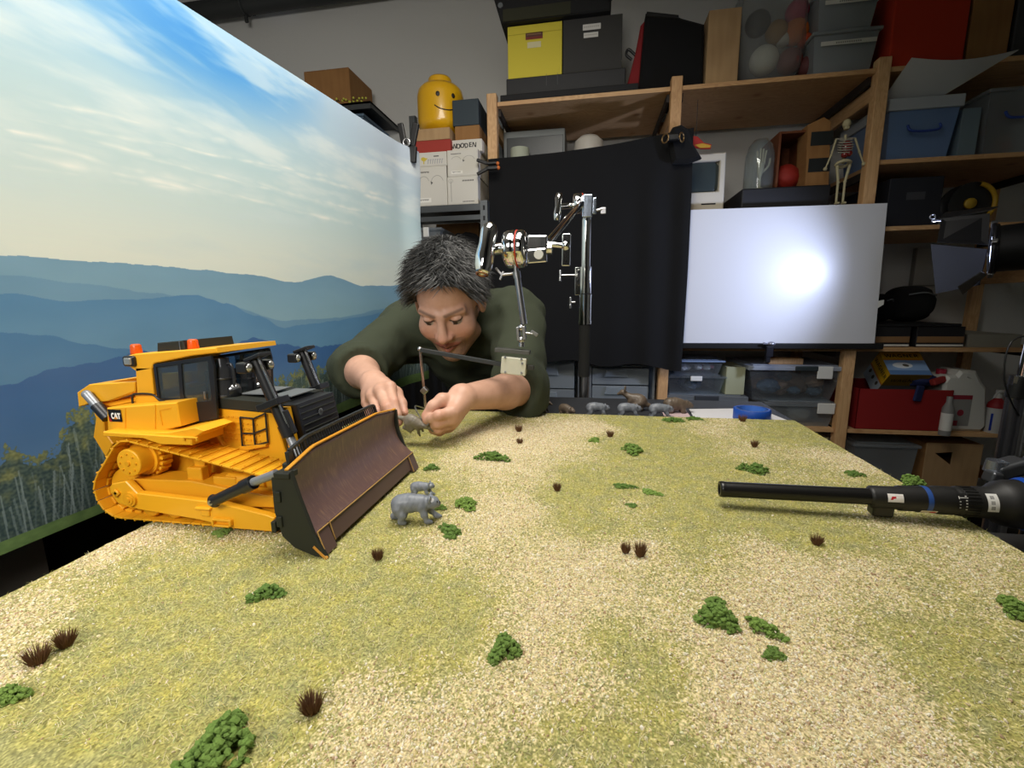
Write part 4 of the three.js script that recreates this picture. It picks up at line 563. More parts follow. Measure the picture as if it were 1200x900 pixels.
{
  const ink = (draw, w = 256, h = 256, bg = '#cfcbc0') => canvasTex(w, h, (g, W, H) => { g.fillStyle = bg; g.fillRect(0, 0, W, H); draw(g, W, H); });
  // ---- steel shelving on the left with white archive boxes
  {
    const t = thing('steel_shelf', 'grey slotted-angle steel shelving under the white archive boxes', 'shelf');
    const z = -2.1, xR = atZ(568, 260, z).x, xL = -0.98, yT = atZ(525, 240, z).y, sg = M(0x5e6264, 0.45, { metalness: 0.5 });
    for (const x of [xR - 0.02, xL]) for (const zz of [z, z - 0.4]) { const p = mesh('post', [bx(x, x + 0.036, 0, zz === z ? yT + 0.012 : 2.15, zz - 0.003, zz, 0.0006), bx(x + 0.033, x + 0.036, 0, zz === z ? yT + 0.012 : 2.15, zz - 0.036, zz, 0.0006)], sg, t); if (zz === z && x > -0.9) { const hs = []; for (let k = 0; k < 16; k++) hs.push(box(0.009, 0.02, 0.002, x + 0.018, yT - 0.02 - k * 0.045, z + 0.0005, 0.0005)); mesh('slot', hs, blackMat, p); } }
    for (const y of [yT, yT - 0.34, 0.5]) mesh('shelf', [bx(xL, xR + 0.014, y - 0.012, y, z - 0.4, z - 0.004, 0.001), bx(xL, xR + 0.014, y - 0.03, y, z - 0.006, z - 0.002, 0.001), bx(xL, xR + 0.014, y - 0.07, y - 0.048, z - 0.006, z - 0.002, 0.001)], M(0x4c5052, 0.45, { metalness: 0.4 }), t);
    const wb = M(0xd2cec2, 0.75, { bumpMap: speck, bumpScale: 0.0006 }), yB = yT, zz = z - 0.006;
    const lines = (seed, title) => ink((g, W, H) => { const r = rngOf(seed); g.strokeStyle = '#8d8a83'; g.fillStyle = '#55534f'; g.lineWidth = 3; g.beginPath(); g.arc(W * 0.72, H * 0.42, W * 0.2, 3.4, 6.0); g.stroke(); g.beginPath(); g.arc(W * 0.28, H * 0.4, W * 0.17, 3.6, 6.0); g.stroke(); g.beginPath(); g.moveTo(W * 0.5, H * 0.36); g.lineTo(W * 0.52, H * 0.46); g.lineTo(W * 0.58, H * 0.4); g.fill(); for (let k = 0; k < 14; k++) g.fillRect(W * 0.1 + k * W * 0.026, H * 0.1, W * 0.018, H * (0.03 + 0.02 * r())); g.fillStyle = '#e6e3da'; g.fillRect(W * 0.1, H * 0.8, W * 0.4, H * 0.12); g.fillStyle = '#6b6862'; for (let k = 0; k < 9; k++) g.fillRect(W * 0.13 + k * W * 0.033, H * 0.83, W * 0.02, H * (0.02 + 0.03 * r())); });
    const cell = (px, label, tex, zo, depth, rest) => { const r = rect(...px, z - 0.01); const b = crate('archive_box', label, 'box', r, z - 0.012 - zo, depth, wb, { rest, group: 'white archive boxes on the steel shelf', r: 0.002 }); if (tex) sticker(b, tex, r[0] + 0.004, r[1] - 0.004, (rest ?? r[2]) + 0.004, r[3] - 0.004, z - 0.012 - zo); return r; };
    const rA = cell([486, 195, 523.5, 237], 'white archive box printed with thin arcs, lower box under the flat doodled one', lines(3), 0, 0.3, yB);
    cell([490, 178, 523.3, 195], 'flat white box with a yellow and grey doodle, under the red box', ink((g, W, H) => { g.fillStyle = '#c7b23c'; g.beginPath(); g.ellipse(44, 60, 26, 20, 0.4, 0, 7); g.fill(); g.fillRect(40, 70, 10, 40); g.fillRect(20, 50, 60, 14); g.fillStyle = '#33312e'; g.fillRect(140, 30, 50, 10); g.strokeStyle = '#8a8a94'; g.lineWidth = 5; for (let k = 0; k < 7; k++) { g.beginPath(); g.moveTo(84 + k * 22, 112); g.lineTo(90 + k * 22, 66); g.lineTo(100 + k * 22, 70); g.stroke(); } }, 256, 128), 0, 0.3, rA[3]);
    const rB = cell([524.2, 206.5, 560, 237], 'white archive box with a printed tall outline, under another archive box', ink((g, W, H) => { g.strokeStyle = '#99968e'; g.lineWidth = 3; g.strokeRect(W * 0.1, H * 0.1, 2, H * 0.8); g.beginPath(); g.arc(W * 0.1, H * 0.12, 18, 0, 7); g.stroke(); g.fillStyle = '#57544f'; for (let k = 0; k < 9; k++) g.fillRect(W * (0.5 + k * 0.045), H * 0.1, 8, 14); for (let k = 0; k < 9; k++) g.fillRect(W * (0.5 + k * 0.045), H * 0.9, 8, 10); }), 0, 0.3, yB);
    const rC = cell([524, 175, 560, 206.5], 'white archive box printed with thin arcs, leaning below the WOODEN box', lines(8), 0, 0.3, rB[3]);
    // WOODEN box standing behind, on the row
    const rw = rect(527, 163, 565, 177, z - 0.05);
    const wb2 = crate('archive_box', 'white cardboard box hand-lettered WOODEN in black marker', 'box', rw, z - 0.05, 0.25, wb, { rest: rC[3], group: 'white archive boxes on the steel shelf', r: 0.006 });
    sticker(wb2, ink((g, W, H) => { g.fillStyle = '#111'; g.font = 'bold 74px sans-serif'; g.textAlign = 'center'; g.textBaseline = 'middle'; 'WOODEN'.split('').forEach((c, i) => { g.save(); g.translate(40 + i * 46, 62 + (i % 2) * 4 - 3 * i * 0.4); g.rotate((i % 3 - 1) * 0.08); g.fillText(c, 0, 0); g.restore(); }); }, 310, 124), rw[0] + 0.006, rw[1] - 0.02, rC[3] + 0.004, rw[3] - 0.003, z - 0.05);
    // red and brown flat boxes, dark box, brown box
    const rr = rect(486, 164, 531, 179, z - 0.02); const flat = rA[3] + (rect(490, 178, 523, 195, z - 0.01)[3] - rect(490, 178, 523, 195, z - 0.01)[2]);
    const yr = rect(490, 178, 523.3, 195, z - 0.01)[3];
    crate('flat_box', 'flat red cardboard box under a brown one, on the white boxes', 'box', [rr[0], rr[1] - 0.012, yr, rr[3]], z - 0.02, 0.3, M(0x9c2f22, 0.7), { rest: yr, r: 0.003 });
    const rb = rect(487, 150, 530, 164, z - 0.02);
    crate('flat_box', 'flat brown cardboard box between the red box and the yellow jar', 'box', [rb[0], rb[1] - 0.012, rr[3], rb[3]], z - 0.02, 0.3, card, { rest: rr[3], r: 0.003 });
    const bb = rect(533, 147, 562, 163, z - 0.06); crate('flat_box', 'brown cardboard box under the slate blue box, on the WOODEN box', 'box', bb, z - 0.06, 0.28, cardDark, { rest: rw[3], r: 0.003 });
    const db = rect(530, 116, 561, 148, z - 0.06); crate('slate_box', 'slate blue lidded box beside the yellow jar', 'box', db, z - 0.06, 0.34, M(0x26343c, 0.6), { rest: bb[3], r: 0.004 });
    // yellow jar shaped like a head, with a generic smile
    const hd = rect(490, 91, 542, 157, z - 0.14), R = (hd[1] - hd[0]) / 2, cx = (hd[0] + hd[1]) / 2, y0 = rb[3], H = hd[3] - y0, ym = M(0xe2ac18, 0.3, { clearcoat: 0.4 });
    const yt = thing('storage_jar', 'round yellow plastic storage jar with a simple smile and a knob lid', 'jar');
    mesh('jar', lathe([[0, 0], [R * 0.62, 0], [R * 0.68, H * 0.03], [R * 0.7, H * 0.07], [R * 0.92, H * 0.1], [R, H * 0.2], [R, H * 0.66], [R * 0.94, H * 0.77], [R * 0.78, H * 0.84], [R * 0.52, H * 0.86], [0, H * 0.86]], 40).translate(cx, y0, z - 0.15), ym, yt);
    mesh('knob', lathe([[R * 0.5, 0], [R * 0.5, H * 0.11], [R * 0.46, H * 0.14], [0, H * 0.145]], 32).translate(cx, y0 + H * 0.855, z - 0.15), ym, yt);
    const fp = (a, y, rr2 = R + 0.0012) => V(cx + Math.sin(a) * rr2, y0 + H * y, z - 0.15 + Math.cos(a) * rr2), ink2 = M(0x201a12, 0.5);
    for (const a of [0.2, 0.86]) mesh('eye', new THREE.SphereGeometry(R * 0.085, 12, 10).scale(1, 1.15, 0.25).rotateY(a).translate(...fp(a, 0.58).toArray()), ink2, yt);
    mesh('smile', tube([0.05, 0.25, 0.53, 0.8, 1.0].map((a, i) => fp(a, [0.4, 0.35, 0.33, 0.35, 0.4][i])), R * 0.022, 24, 6), ink2, yt);
    { const q = thing('added_drape', 'added black cloth darkening the gap before the steel shelving behind the man', 'cloth'), P = [], I = [], N = 50; for (let j = 0; j <= 1; j++) for (let i = 0; i <= N; i++) P.push(mix(xL - 0.02, xR + 0.0, i / N), j ? 1.2 : 0.004, z + 0.03 + 0.008 * Math.sin(i * 1.1)); for (let i = 0; i < N; i++) I.push(i, i + 1, N + 2 + i, i, N + 2 + i, N + 1 + i); const g = new THREE.BufferGeometry(); g.setAttribute('position', new THREE.Float32BufferAttribute(P, 3)); g.setIndex(I); g.computeVertexNormals(); mesh('cloth', muv(g), blackCloth, q); }  // cloth added to turn the gap behind the man dark
    // things on the shelf below
    const zb = z - 0.02, yb = yT - 0.34;
    tub('storage_box', 'clear plastic box of dark things on the steel shelf behind the man\'s head', rect(484, 266, 517, 300, zb), zb, 0.28, { rest: yb, m: hazyPl, fill: [[8, M(0x2b3640, 0.7), 0.03]], clips: [[0.4, 0.6]] });
    const bag = thing('black_bag', 'slumped black fabric bag on the steel shelf behind the man\'s head', 'bag'); const br = rect(520, 268, 562, 312, zb); { const g = new THREE.SphereGeometry(1, 32, 24), p = g.attributes.position; for (let i = 0; i < p.count; i++) { let x = p.getX(i), y = p.getY(i), q = p.getZ(i); const n = 1 + 0.14 * noise(x * 2.4, y * 2.4, q * 2.4); x = Math.sign(x) * Math.pow(Math.abs(x), 0.6) * n; y = Math.sign(y) * Math.pow(Math.abs(y), 0.7) * n; p.setXYZ(i, x, Math.max(-1, y - 0.2 * x), q * n); } g.computeVertexNormals(); mesh('body', g.scale((br[1] - br[0]) / 2 * 0.92, (br[3] - yb) / 2, 0.13).translate((br[0] + br[1]) / 2, yb + (br[3] - yb) / 2 * 1.0, zb - 0.16), blackCloth, bag); mesh('strap', tube([V(br[0] + 0.01, br[3] - 0.05, zb - 0.03), V(br[0] + 0.04, yb + 0.12, zb - 0.006), V(br[0] + 0.1, yb + 0.1, zb - 0.01)], 0.006, 20, 6), blackPl, bag); }
    crate('flat_box', 'long low brown cardboard tray at the back of the steel shelf', 'box', rect(512, 262, 562, 290, z - 0.34), z - 0.33, 0.05, cardDark, { rest: yb });
  }
  // ---- high shelf on the far left with a brown carton
  {
    const zf = -2.39, cr = atZ(434, 118, zf), xr = cr.x, y = cr.y, t = thing('high_shelf', 'dark grey steel shelf high on the wall above the backdrop', 'shelf');
    const dk = M(0x4a4d4e, 0.5, { metalness: 0.4 });
    mesh('shelf', [bx(-2.2, xr, y - 0.012, y, zf, WALLZ + 0.005, 0.001), bx(-2.2, xr, y - 0.035, y, zf - 0.003, zf, 0.001), bx(xr - 0.003, xr, y - 0.03, y, zf, WALLZ + 0.005, 0.001)], dk, t);
    for (const x of [xr - 0.2, -1.9]) mesh('bracket', [bx(x - 0.01, x + 0.01, y - 0.2, y - 0.012, WALLZ, WALLZ + 0.02), bar(V(x, y - 0.19, WALLZ + 0.015), V(x, y - 0.014, WALLZ + 0.2), 0.012, 0.01)], dk, t);
    const hz = zf; const r = rect(357, 82, 410, 120, hz - 0.03);
    crate('carton', 'brown cardboard carton on the high grey wall shelf', 'box', [r[0], r[1], y, r[3]], hz - 0.03, 0.26, cardDark, { rest: y, flaps: true });
    const lt = thing('fairy_lights', 'tangle of tiny yellow-green fairy lights along the high wall shelf edge', 'lights'); const rnd = rngOf(4), pts = []; for (let i = 0; i < 40; i++) pts.push(V(xr - 0.5 + 0.46 * i / 39, y + 0.009 + 0.02 * rnd(), zf - 0.01 - 0.03 * rnd()));
    const wire = mesh('wire', tube(pts, 0.0018, 120, 5), M(0x394028, 0.6), lt); mesh('bulbs', pts.map(p => ball(0.006, p.x, p.y, p.z, 8, 6)), M(0xc9c64a, 0.4), wire);
    mesh('shelf', bx(-2.2, xr - 0.03, y - 0.176, y - 0.164, zf, WALLZ + 0.005, 0.001), dk, t); tub('storage_box', 'clear blue-tinted plastic box tucked under the high grey wall shelf', [xr - 0.3, xr - 0.06, y - 0.163, y - 0.04], zf - 0.03, 0.3, { m: M(0x9fc0dc, 0.3, { transmission: 0.7, thickness: 0 }), fill: [[5, M(0x4a7aa8, 0.6), 0.03]] });
  }
}
// ------------------------------------------------------------------ what stands on the timber shelves
{
  const zT = GZ - 0.01, top = LV.top;
  // top shelf, first bay
  const r1 = rect(586, 104, 748, 118, zT); crate('flat_case', 'long flat black case lying at the bottom of the top-shelf stack', 'case', r1, zT, 0.36, blackMat, { rest: top });
  const r2 = rect(593, 85, 733, 104, zT - 0.01); const c2 = crate('flat_case', 'shallow black case between the long flat case and the yellow box', 'case', r2, zT - 0.015, 0.34, M(0x1b1b1c, 0.6), { rest: r1[3] });
  { const p = rect(640, 85, 653, 99, zT - 0.01); mesh('stitching', [bx(p[0], p[0] + 0.001, p[2], p[3], zT - 0.016, zT - 0.0145, 0.0002), bx(p[1], p[1] + 0.001, p[2], p[3], zT - 0.016, zT - 0.0145, 0.0002)], M(0x6a6a6a, 0.8), c2); }
  const ry = rect(595, 28, 658.5, 86, zT - 0.02), yb = crate('file_box', 'bright yellow file box on the black cases of the top shelf', 'box', ry, zT - 0.02, 0.33, M(0xd6c53a, 0.7), { rest: r2[3], r: 0.002 });
  { const a = rect(616, 38, 636, 46, zT - 0.02), b = rect(618, 49, 634, 56, zT - 0.02), tx = canvasTex(128, 48, (g) => { g.fillStyle = '#5d3326'; g.fillRect(0, 0, 128, 48); g.fillStyle = '#9a7a50'; for (let k = 0; k < 9; k++) g.fillRect(10 + k * 12, 8, 8, 8); g.fillStyle = '#7c2f22'; g.fillRect(0, 30, 128, 18); }); sticker(yb, tx, ...a, zT - 0.02); sticker(yb, 0xd8cfa0, ...b, zT - 0.02); mesh('lid_line', bx(ry[0], ry[1], ry[3] - 0.036, ry[3] - 0.034, zT - 0.0205, zT - 0.0188, 0.0003), M(0xb5a52c, 0.7), yb); }
  const rk = rect(659.5, 17, 729, 82, zT - 0.02), kb = crate('file_box', 'dark grey file box with two white labels beside the yellow file box', 'box', [rk[0], rk[1], rk[2], ry[3] + 0.004], zT - 0.025, 0.32, M(0x33322f, 0.75), { rest: r2[3], r: 0.002 });
  { const lab = canvasTex(128, 40, (g) => { g.fillStyle = '#d6d3cb'; g.fillRect(0, 0, 128, 40); g.fillStyle = '#b5b1a8'; for (let k = 0; k < 8; k++) g.fillRect(8 + k * 14, 14, 10, 8); }); for (const q of [[683, 28, 704, 35], [684, 38, 701, 44]]) sticker(kb, lab, ...rect(...q, zT - 0.025), zT - 0.025); }
  { // black equipment case on top, open handles
    const t = thing('equipment_case', 'black equipment case lying on the yellow and grey file boxes', 'case'), x0 = atZ(582, 20, zT).x, x1 = atZ(716, 10, zT).x, y0 = ry[3] + 0.004, h = 0.13;
    mesh('body', slab([[x0 + 0.02, y0], [x1, y0], [x1 + 0.004, y0 + h], [x0 - 0.02, y0 + h]], zT - 0.33, zT + 0.01, 0.006), blackMat, t);
    mesh('olive_band', bx(x0 + 0.03, x1 - 0.17, y0 + 0.002, y0 + 0.05, zT + 0.008, zT + 0.012, 0.001), M(0x2a2a12, 0.7), t);
    for (const x of [x0 + 0.02, x1 - 0.03]) mesh('rivet', new THREE.CylinderGeometry(0.011, 0.011, 0.006, 14).rotateX(Math.PI / 2).translate(x, y0 + 0.066, zT + 0.012), greyPl, t);
    mesh('handle', [bar(V(x1 - 0.012, y0 + 0.03, zT + 0.016), V(x1 - 0.012, y0 + 0.12, zT + 0.016), 0.006, 0.006), bar(V(x1 + 0.001, y0 + 0.03, zT + 0.016), V(x1 + 0.001, y0 + 0.12, zT + 0.016), 0.006, 0.006)], blackPl, t);
  }
  { // black bag with red side
    const t = thing('travel_bag', 'black fabric bag with a red side panel leaning on the top shelf', 'bag'), z = zT - 0.03, L = l => l.map(([x, y]) => { const p = atZ(x, y, z); return [p.x, p.y]; });
    const body = L([[748, 101], [757, 14], [762, 13], [795, 18], [800, 20], [826, 27], [824, 98]]); body[0][1] = body[6][1] = top;
    mesh('body', slab(body, z - 0.26, z, 0.012), blackCloth, t);
    const red = L([[732, 101], [745, 60], [751, 28], [756, 22], [749, 101]]); red[0][1] = red[4][1] = top; mesh('side_panel', slab(red, z - 0.25, z - 0.01, 0.006), M(0x7e1418, 0.85), t);
    mesh('handle', tube([...[[746, 66], [736, 58], [734, 64], [740, 70]].map(([x, y]) => atZ(x, y, z - 0.02))], 0.006, 20, 6), blackPl, t);
    mesh('flap', slab(L([[758, 14], [795, 18], [796, 23], [757, 20]]), z - 0.24, z + 0.006, 0.003), blackPl, t);
  }
  // top shelf, second bay
  crate('carton', 'tall brown cardboard carton on the top shelf beside the black bag', 'box', rect(829, 10, 867, 95, zT - 0.02), zT - 0.02, 0.3, card, { rest: top, r: 0.003 });
  { // clear sack with balls and soft toys
    const t = thing('toy_sack', 'big clear plastic sack of coloured balls and soft toys', 'sack'), [x0, x1, , y1] = rect(868, 0, 957, 88, zT - 0.02), y0 = top, z = zT - 0.03, film = M(0xd9dcdc, 0.3, { transmission: 0.86, thickness: 0, ior: 1.2 });
    const g = new THREE.SphereGeometry(1, 40, 28), p = g.attributes.position; for (let i = 0; i < p.count; i++) { let x = p.getX(i), y = p.getY(i), q = p.getZ(i); const n = 1 + 0.06 * noise(x * 4, y * 4, q * 4) + 0.02 * noise(x * 11, y * 11, q * 11); x = Math.sign(x) * Math.pow(Math.abs(x), 0.55) * n; y = Math.sign(y) * Math.pow(Math.abs(y), 0.6); q = Math.sign(q) * Math.pow(Math.abs(q), 0.55) * n; p.setXYZ(i, x, y, q); } g.computeVertexNormals();
    mesh('film', g.scale((x1 - x0) / 2 * 0.97, 0.23, 0.15).translate((x0 + x1) / 2, y0 + 0.232, z - 0.16), film, t);
    const put = (px, py, r, c, nm = 'toy') => { const v = atZ(px, py, z - 0.08); mesh(nm, ball(r, v.x, Math.max(v.y, y0 + r + 0.006), v.z, 20, 14), M(c, 0.7), t); };
    put(895, 71, 0.058, 0xd9d6c6, 'ball'); put(934, 14, 0.045, 0xb3264e); put(888, 28, 0.05, 0x2e2a26); put(932, 38, 0.05, 0xd8741f); put(910, 38, 0.045, 0xa88048); put(925, 72, 0.05, 0x7d3d38); put(918, 46, 0.03, 0xd0ccbe, 'ball'); put(943, 48, 0.03, 0xc04a22); put(946, 78, 0.04, 0x5c3030);
  }
  { const g = 'grey plastic drawers at the end of the top shelf'; for (const [i, q] of [[952, 33, 1030, 86], [958, -16, 1032, 32]].entries()) { const r = rect(...q, zT - 0.02), t = tub('storage_box', i ? 'smoky plastic storage box on top of its twin, on the top shelf' : 'smoky plastic storage box at the bottom of a stack beside the clear sack', r, zT - 0.02, 0.3, { rest: i ? rect(952, 33, 1030, 86, zT - 0.02)[3] + 0.001 : top, m: M(0x9aa1a4, 0.4, { transmission: 0.35, thickness: 0 }), group: g, fill: [[5, M(0x55585a, 0.8), 0.05]] }); const w = r[1] - r[0]; const lab = canvasTex(256, 24, c => { c.fillStyle = '#c9c8bf'; c.fillRect(0, 0, 256, 24); c.fillStyle = '#807f78'; for (let k = 0; k < 12; k++) c.fillRect(70 + k * 10, 7, 6, 9); }); sticker(t, lab, r[0] + w * 0.12, r[1] - w * 0.05, r[3] - 0.058, r[3] - 0.042, zT - 0.02); } }
  // top shelf, third bay
  crate('storage_cube', 'large orange-red fabric cube on the top shelf', 'box', rect(1047, -30, 1136, 76, zT - 0.01), zT - 0.01, 0.34, M(0xb8300f, 0.85, { bumpMap: clothTex, bumpScale: 0.0006 }), { rest: top, r: 0.008 });
  crate('carton', 'brown cardboard carton beside the orange-red fabric cube', 'box', rect(1138, -20, 1186, 70, zT - 0.02), zT - 0.02, 0.3, cardDark, { rest: top, r: 0.003 });
  crate('storage_cube', 'charcoal fabric cube at the far end of the top shelf', 'box', rect(1190, -10, 1250, 70, zT - 0.02), zT - 0.02, 0.3, M(0x38383a, 0.85), { rest: top, r: 0.006 });
  // ---- second bay, computer level
  const zc = GZ - 0.06, yc = LV.c;
  { // compact beige computer with a small screen
    const t = thing('compact_computer', 'small beige all-in-one computer with a dark screen', 'computer'), [x0, x1, , y1] = rect(797, 180, 850, 243, zc), bei = M(0xc9c3b2, 0.6), w = x1 - x0, h = y1 - yc;
    const hole = [[x0 + w * 0.12, yc + h * 0.36], [x1 - w * 0.14, yc + h * 0.36], [x1 - w * 0.14, y1 - h * 0.13], [x0 + w * 0.12, y1 - h * 0.13]];
    mesh('case', [slab([[x0, yc + 0.008], [x1, yc + 0.008], [x1 - 0.004, y1], [x0 + 0.004, y1]], zc - 0.03, zc, 0.004, [hole]), bx(x0 + 0.004, x1 - 0.004, yc + 0.008, y1 - 0.003, zc - 0.25, zc - 0.03, 0.008), bx(x0 + 0.02, x1 - 0.02, yc, yc + 0.01, zc - 0.2, zc - 0.02)], bei, t);
    mesh('screen', new THREE.SphereGeometry(1, 24, 16).scale((hole[1][0] - hole[0][0]) * 0.62, (hole[2][1] - hole[1][1]) * 0.66, 0.012).translate((hole[0][0] + hole[1][0]) / 2, (hole[1][1] + hole[2][1]) / 2, zc - 0.024), M(0x3b4444, 0.18), t);
    mesh('disk_slot', bx(x0 + w * 0.5, x1 - w * 0.18, yc + h * 0.14, yc + h * 0.165, zc - 0.004, zc + 0.0008, 0.0006), blackMat, t);
  }
  { // cluttered dark tray the jar stands on
    crate('flat_case', 'flat black case on the shelf under the glass bell jar', 'case', rect(868, 219, 972, 243, zc + 0.01), zc + 0.02, 0.36, M(0x17171a, 0.6), { rest: yc, r: 0.008 });
  }
  const yTray = rect(868, 219, 972, 243, zc + 0.01)[3];
  { // glass bell jar with a pale wooden hand inside
    const t = thing('bell_jar', 'clear glass bell jar with a pale articulated hand inside', 'bell jar'), z = zc - 0.08, [x0, x1, , y1] = rect(873, 163, 907, 219, z), R = (x1 - x0) / 2, cx = (x0 + x1) / 2, H = y1 - yTray;
    mesh('glass', lathe([[R * 0.9, 0], [R, H * 0.04], [R, H * 0.5], [R * 0.97, H * 0.68], [R * 0.8, H * 0.86], [R * 0.5, H * 0.97], [0, H], [0, H - 0.004], [R * 0.48, H * 0.97 - 0.004], [R * 0.77, H * 0.85], [R * 0.94, H * 0.68], [R * 0.96, H * 0.5], [R * 0.96, H * 0.04]], 36).translate(cx, yTray + 0.001, z), M(0xf0f4f4, 0.05, { transmission: 0.95, thickness: 0, ior: 1.45 }), t);
    const b = V(cx + R * 0.1, yTray + 0.01, z), s = M(0xc3bba0, 0.6), hgt = H * 0.82; const F = (l, r) => tube(l.map(([x, y]) => V(b.x + R * x, b.y + hgt * y, b.z)), r, 16, 7);
    mesh('hand_figure', [lathe([[0, 0], [R * 0.35, 0], [R * 0.35, 0.006], [R * 0.12, 0.012], [R * 0.1, hgt * 0.3], [R * 0.22, hgt * 0.42], [R * 0.26, hgt * 0.6], [R * 0.1, hgt * 0.66], [0, hgt * 0.66]], 14).translate(b.x, b.y, b.z), F([[0.2, 0.42], [0.55, 0.56], [0.62, 0.72]], R * 0.075), ...[-0.22, -0.06, 0.1, 0.25].map((x, i) => F([[x * 0.9, 0.58], [x * 1.1, 0.78], [x * 1.3, 0.9 + 0.05 * (i === 1) + 0.04 * (i === 2)]], R * 0.07))], s, t);
  }
  { // open wooden box on its side with a red ball inside
    const t = thing('wooden_crate', 'open brown wooden crate standing on its side by the bell jar', 'crate'), z = zc - 0.04, [x0, x1, , y1] = rect(911, 153, 950, 219, z), m = M(0xffffff, 0.7, { map: pine[1].map, color: 0x8a6040 }), y0 = yTray, th = 0.01, d = 0.22;
    for (const g of [bx(x0, x0 + th, y0, y1, z - d, z, 0.001), bx(x1 - th, x1, y0, y1, z - d, z, 0.001), bx(x0 + th, x1 - th, y1 - th, y1, z - d, z, 0.001), bx(x0 + th, x1 - th, y0, y0 + th, z - d, z, 0.001), bx(x0 + th, x1 - th, y0 + th, y1 - th, z - d, z - d + th, 0.001)]) mesh('panel', muv(g), m, t);
    const b = thing('red_ball', 'dull red lumpy ball lying inside the wooden crate', 'ball'), rr = 0.058, g = new THREE.SphereGeometry(rr, 28, 20), p = g.attributes.position; for (let i = 0; i < p.count; i++) { const v = V(p.getX(i), p.getY(i), p.getZ(i)), n = 1 + 0.08 * noise(v.x * 60, v.y * 60, v.z * 60); p.setXYZ(i, v.x * n, v.y * n, v.z * n); } g.computeVertexNormals(); mesh('ball', g.translate((x0 + x1) / 2 + 0.005, y0 + th + rr, z - 0.09), M(0x9a2416, 0.7), b);
  }
  { // stacked striped game box
    const t = thing('striped_box', 'tall narrow box with black and tan stripes behind the skeleton', 'box'), z = zc - 0.02, L = [[944, 216], [947, 146], [966, 137], [974, 142], [972, 213]].map(([x, y]) => { const p = atZ(x, y, z); return [p.x, p.y]; });
    L[0][1] = L[4][1] = yTray; mesh('body', slab(L, z - 0.1, z, 0.002), cardDark, t); const [x0, x1] = [L[0][0], L[4][0]]; for (const [a, b] of [[0.24, 0.46], [0.66, 0.88]]) mesh('stripe', bx(x0 + 0.004, x1 - 0.004, mix(yTray, L[1][1], a), mix(yTray, L[1][1], b), z - 0.002, z + 0.001, 0.0005), M(0x141a1a, 0.7), t);
  }
  { // skeleton model
    const t = thing('skeleton_model', 'small cream anatomical skeleton model with red organs', 'skeleton'), z = zc + 0.055, q = (x, y, dz = 0) => atZ(x, y, z).add(V(0, 0, dz)), bone = M(0xb9b08a, 0.6);
    const base = q(988, 236); base.y = yc; const J = { hd: q(992, 146), nk: q(991, 158), ch: q(991, 172), pv: q(988, 192), lS: q(980, 163), rS: q(1002, 162), lE: q(974, 182), rE: q(1007, 178), lH: q(967, 198), rH: q(1012, 192), lHp: q(981, 194), rHp: q(996, 193), lK: q(982, 214), rK: q(990, 213), lF: q(980, 234), rF: q(988, 233) };
    J.lF.y = J.rF.y = yc + 0.008;
    mesh('skull', [new THREE.SphereGeometry(0.017, 16, 12).scale(0.85, 1.05, 1).translate(J.hd.x, J.hd.y + 0.003, J.hd.z), box(0.017, 0.014, 0.018, J.hd.x, J.hd.y - 0.014, J.hd.z + 0.004, 0.004)], bone, t);
    mesh('spine', rod(J.nk, J.pv, 0.005), bone, t);
    const ribs = []; for (let k = 0; k < 6; k++) { const c = J.nk.clone().lerp(J.pv, 0.18 + k * 0.085); ribs.push(new THREE.TorusGeometry(0.023 + 0.004 * Math.sin(k * 0.6), 0.0024, 6, 20).rotateX(Math.PI / 2 + 0.3).scale(1, 1, 0.75).translate(c.x, c.y, c.z + 0.006)); } ribs.push(rod(J.lS, J.rS, 0.0035)); mesh('rib_cage', ribs, M(0x9c978a, 0.6), t);
    mesh('organs', [new THREE.SphereGeometry(0.019, 16, 12).scale(1, 1.5, 0.8).translate(J.ch.x, J.ch.y - 0.006, J.ch.z + 0.01), ball(0.013, J.ch.x - 0.006, J.ch.y - 0.034, J.ch.z + 0.012), ball(0.012, J.ch.x + 0.01, J.ch.y - 0.03, J.ch.z + 0.012)], M(0x7c2422, 0.25, { clearcoat: 0.6 }), t);
    mesh('pelvis', [new THREE.TorusGeometry(0.02, 0.0065, 8, 20).rotateX(1.2).scale(1.2, 1, 1).translate(J.pv.x, J.pv.y, J.pv.z)], bone, t);
    for (const s of ['l', 'r']) { mesh('arm', [rod(J[s + 'S'], J[s + 'E'], 0.0044, 0.0036, 8), rod(J[s + 'E'], J[s + 'H'], 0.0038, 0.003, 8), ball(0.0055, ...J[s + 'E'].toArray(), 8, 6), ball(0.008, ...J[s + 'H'].toArray(), 8, 6)], bone, t); mesh('leg', [rod(J[s + 'K'], J[s + 'Hp'], 0.0052, 0.006, 8), rod(J[s + 'F'], J[s + 'K'], 0.0045, 0.005, 8), ball(0.007, ...J[s + 'K'].toArray(), 8, 6), box(0.012, 0.009, 0.026, J[s + 'F'].x, yc + 0.0045, J[s + 'F'].z + 0.008, 0.003)], bone, t); }
  }
